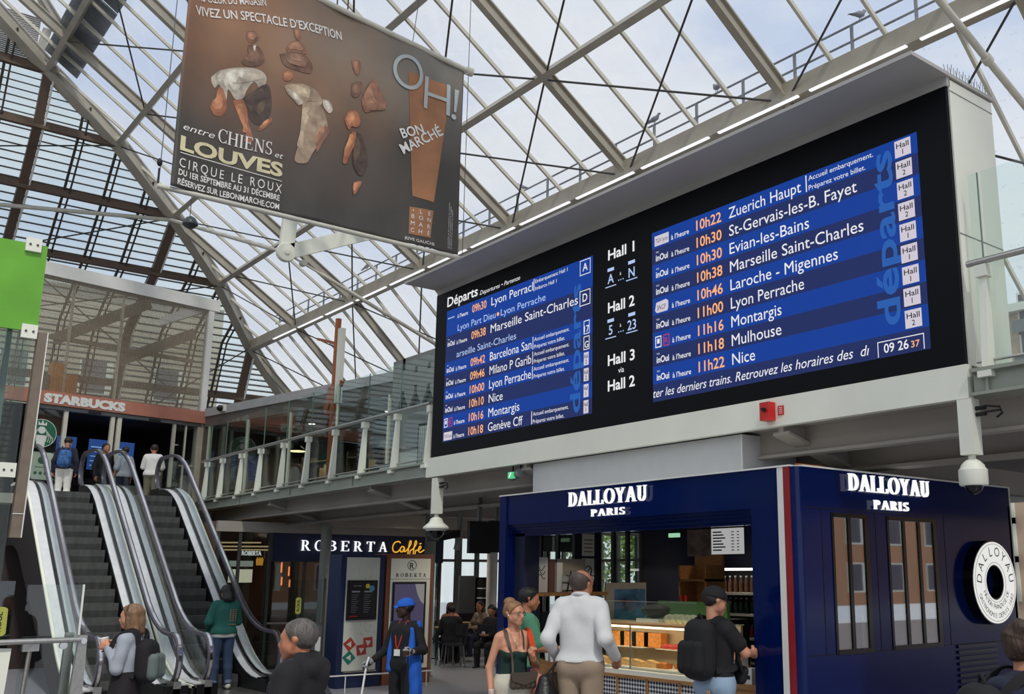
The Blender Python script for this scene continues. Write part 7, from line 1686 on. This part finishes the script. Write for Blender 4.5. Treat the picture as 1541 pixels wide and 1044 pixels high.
# --- man in green polo at the left of the kiosk
p = Person('man with black hair in a green polo shirt at the coffee end of the kiosk', (-9.12, 6.42, 0), 62, 1.735, 'tan', .009, head=(0, -6), elb={1: (.24, .1, 1.13), -1: (-.24, .06, 1.13)}, wri={1: (.17, .32, 1.08), -1: (-.15, .3, 1.08)})
p.hair(hairm('black', '#0d0b0b'), .014, .05, -.04, fold=.003); p.top(cloth('polo_green', '#4d8a6c'), .022, .93, .42, 'polo_shirt', 1.49); p.pants(NAVYC, .016); p.shoes(BLK)

# --- people at the coffee shop on the gallery
p = Person('man in white T-shirt and olive trousers queuing above the right escalator', (-27.1, 7.25, 3.5), 150, 1.66, 'tan', .013, elb={1: (.25, .05, 1.12), -1: (-.25, .05, 1.12)}, wri={1: (.15, .24, 1.1), -1: (-.15, .24, 1.1)}, head=(20, -10))
p.hair(hairm('dark_brown', '#241a14'), .01, .04, -.05); p.top(m_white, .03, .92, .45, 'tee_shirt', 1.49); p.pants(cloth('olive', '#6b6a58'), .022); p.shoes(BLK)
p = Person('person in dark top and white trousers at the coffee shop doorway, wearing a blue backpack', (-26.6, 5.15, 3.5), 160, 1.62, 'mid', .013, head=(0, -20), lean=.15)
p.hair(hairm('dark_brown', '#241a14'), .016, .04, -.06); p.top(NAVYC, .03, .92, 1, 'jacket', 1.49); p.pants(m_white, .022); p.shoes(m_white); backpack(p, 'blue patterned backpack at the coffee shop doorway', M('blue_pattern', '#2a5c95', .7, var=.7, scale=14), None, .32, .46, .2, 1.18, -.22)
p = Person('person in black behind the middle door jamb of the coffee shop', (-27.9, 6.3, 3.52), 20, 1.66, 'mid', .014); p.hair(hairm('dark_brown', '#241a14'), .016, .04, -.06); p.top(BLK, .03, .9, 1, 'jacket', 1.49); p.pants(BLK, .02); p.shoes(BLK)
p = Person('person in grey blue shirt beside the man in the white T-shirt upstairs', (-27.7, 6.72, 3.52), 200, 1.6, 'tan', .014); p.hair(hairm('dark_brown', '#241a14'), .012, .04, -.06); p.top(cloth('grey_blue', '#8e97a6'), .03, .9, .5, 'shirt', 1.49); p.pants(NAVYC, .02); p.shoes(BLK)

# --- seated cafe guests
def guest(label, loc, ang, skin, hm, tm, pm, fem=False, long=False, **k):
    p = Person(label, loc, ang, 1.66, skin, .014, fem=fem, seat=1, elb={1: (.25, .08, 1.14), -1: (-.25, .08, 1.14)}, wri={1: (.09, .3, 1.12), -1: (-.09, .3, 1.12)}, group=None, **k)
    p.hair(hm, .014, .045, -.05, extra=[((-.05, -.06, 0), (-.06, -.06, -.16), .055, .05), ((.05, -.06, 0), (.06, -.06, -.16), .055, .05)] if long else ())
    p.top(tm, .028, .92, 1, 'jacket', 1.49); p.pants(pm, .02); p.shoes(BLK); return p
guest('seated cafe guest in black seen from behind at the nearest table', (-19.2, 11.5, -.035), 145, 'mid', hairm('black', '#0d0b0b'), BLK, BLK)
g0 = guest('seated girl in black with long dark hair looking down at her phone', (-18.3, 11.95, -.035), -60, 'mid', hairm('black', '#0d0b0b'), BLK, BLK, True, True, head=(0, -25))
t = T('phone', 'white phone in the hands of the seated girl in black', 'phone', g0.w((0, .37, 1.12))); B(g0.m).bar(g0.u1((0, .36, 1.10)), g0.u1((0, .40, 1.2)), .07, .012).build('case', m_white, t)
guest('seated guest with pink top left of the bright column', (-20.6, 12.3, -.035), -35, 'light', hairm('dark_brown', '#241a14'), cloth('pink', '#d68a7c'), NAVYC, True, True)
guest('seated guest with brown hair behind the girl with the phone', (-20.9, 13.3, -.035), -80, 'tan', hairm('dark_brown', '#241a14'), cloth('beige_knit', '#8a7a68'), NAVYC, True, True)
guest('seated elderly guest with pale hair by the kiosk pilaster at the farthest table', (-21.5, 14.9, -.035), -70, 'light', hairm('white', '#b5aea4'), cloth('grey_blue', '#8e97a6'), NAVYC)
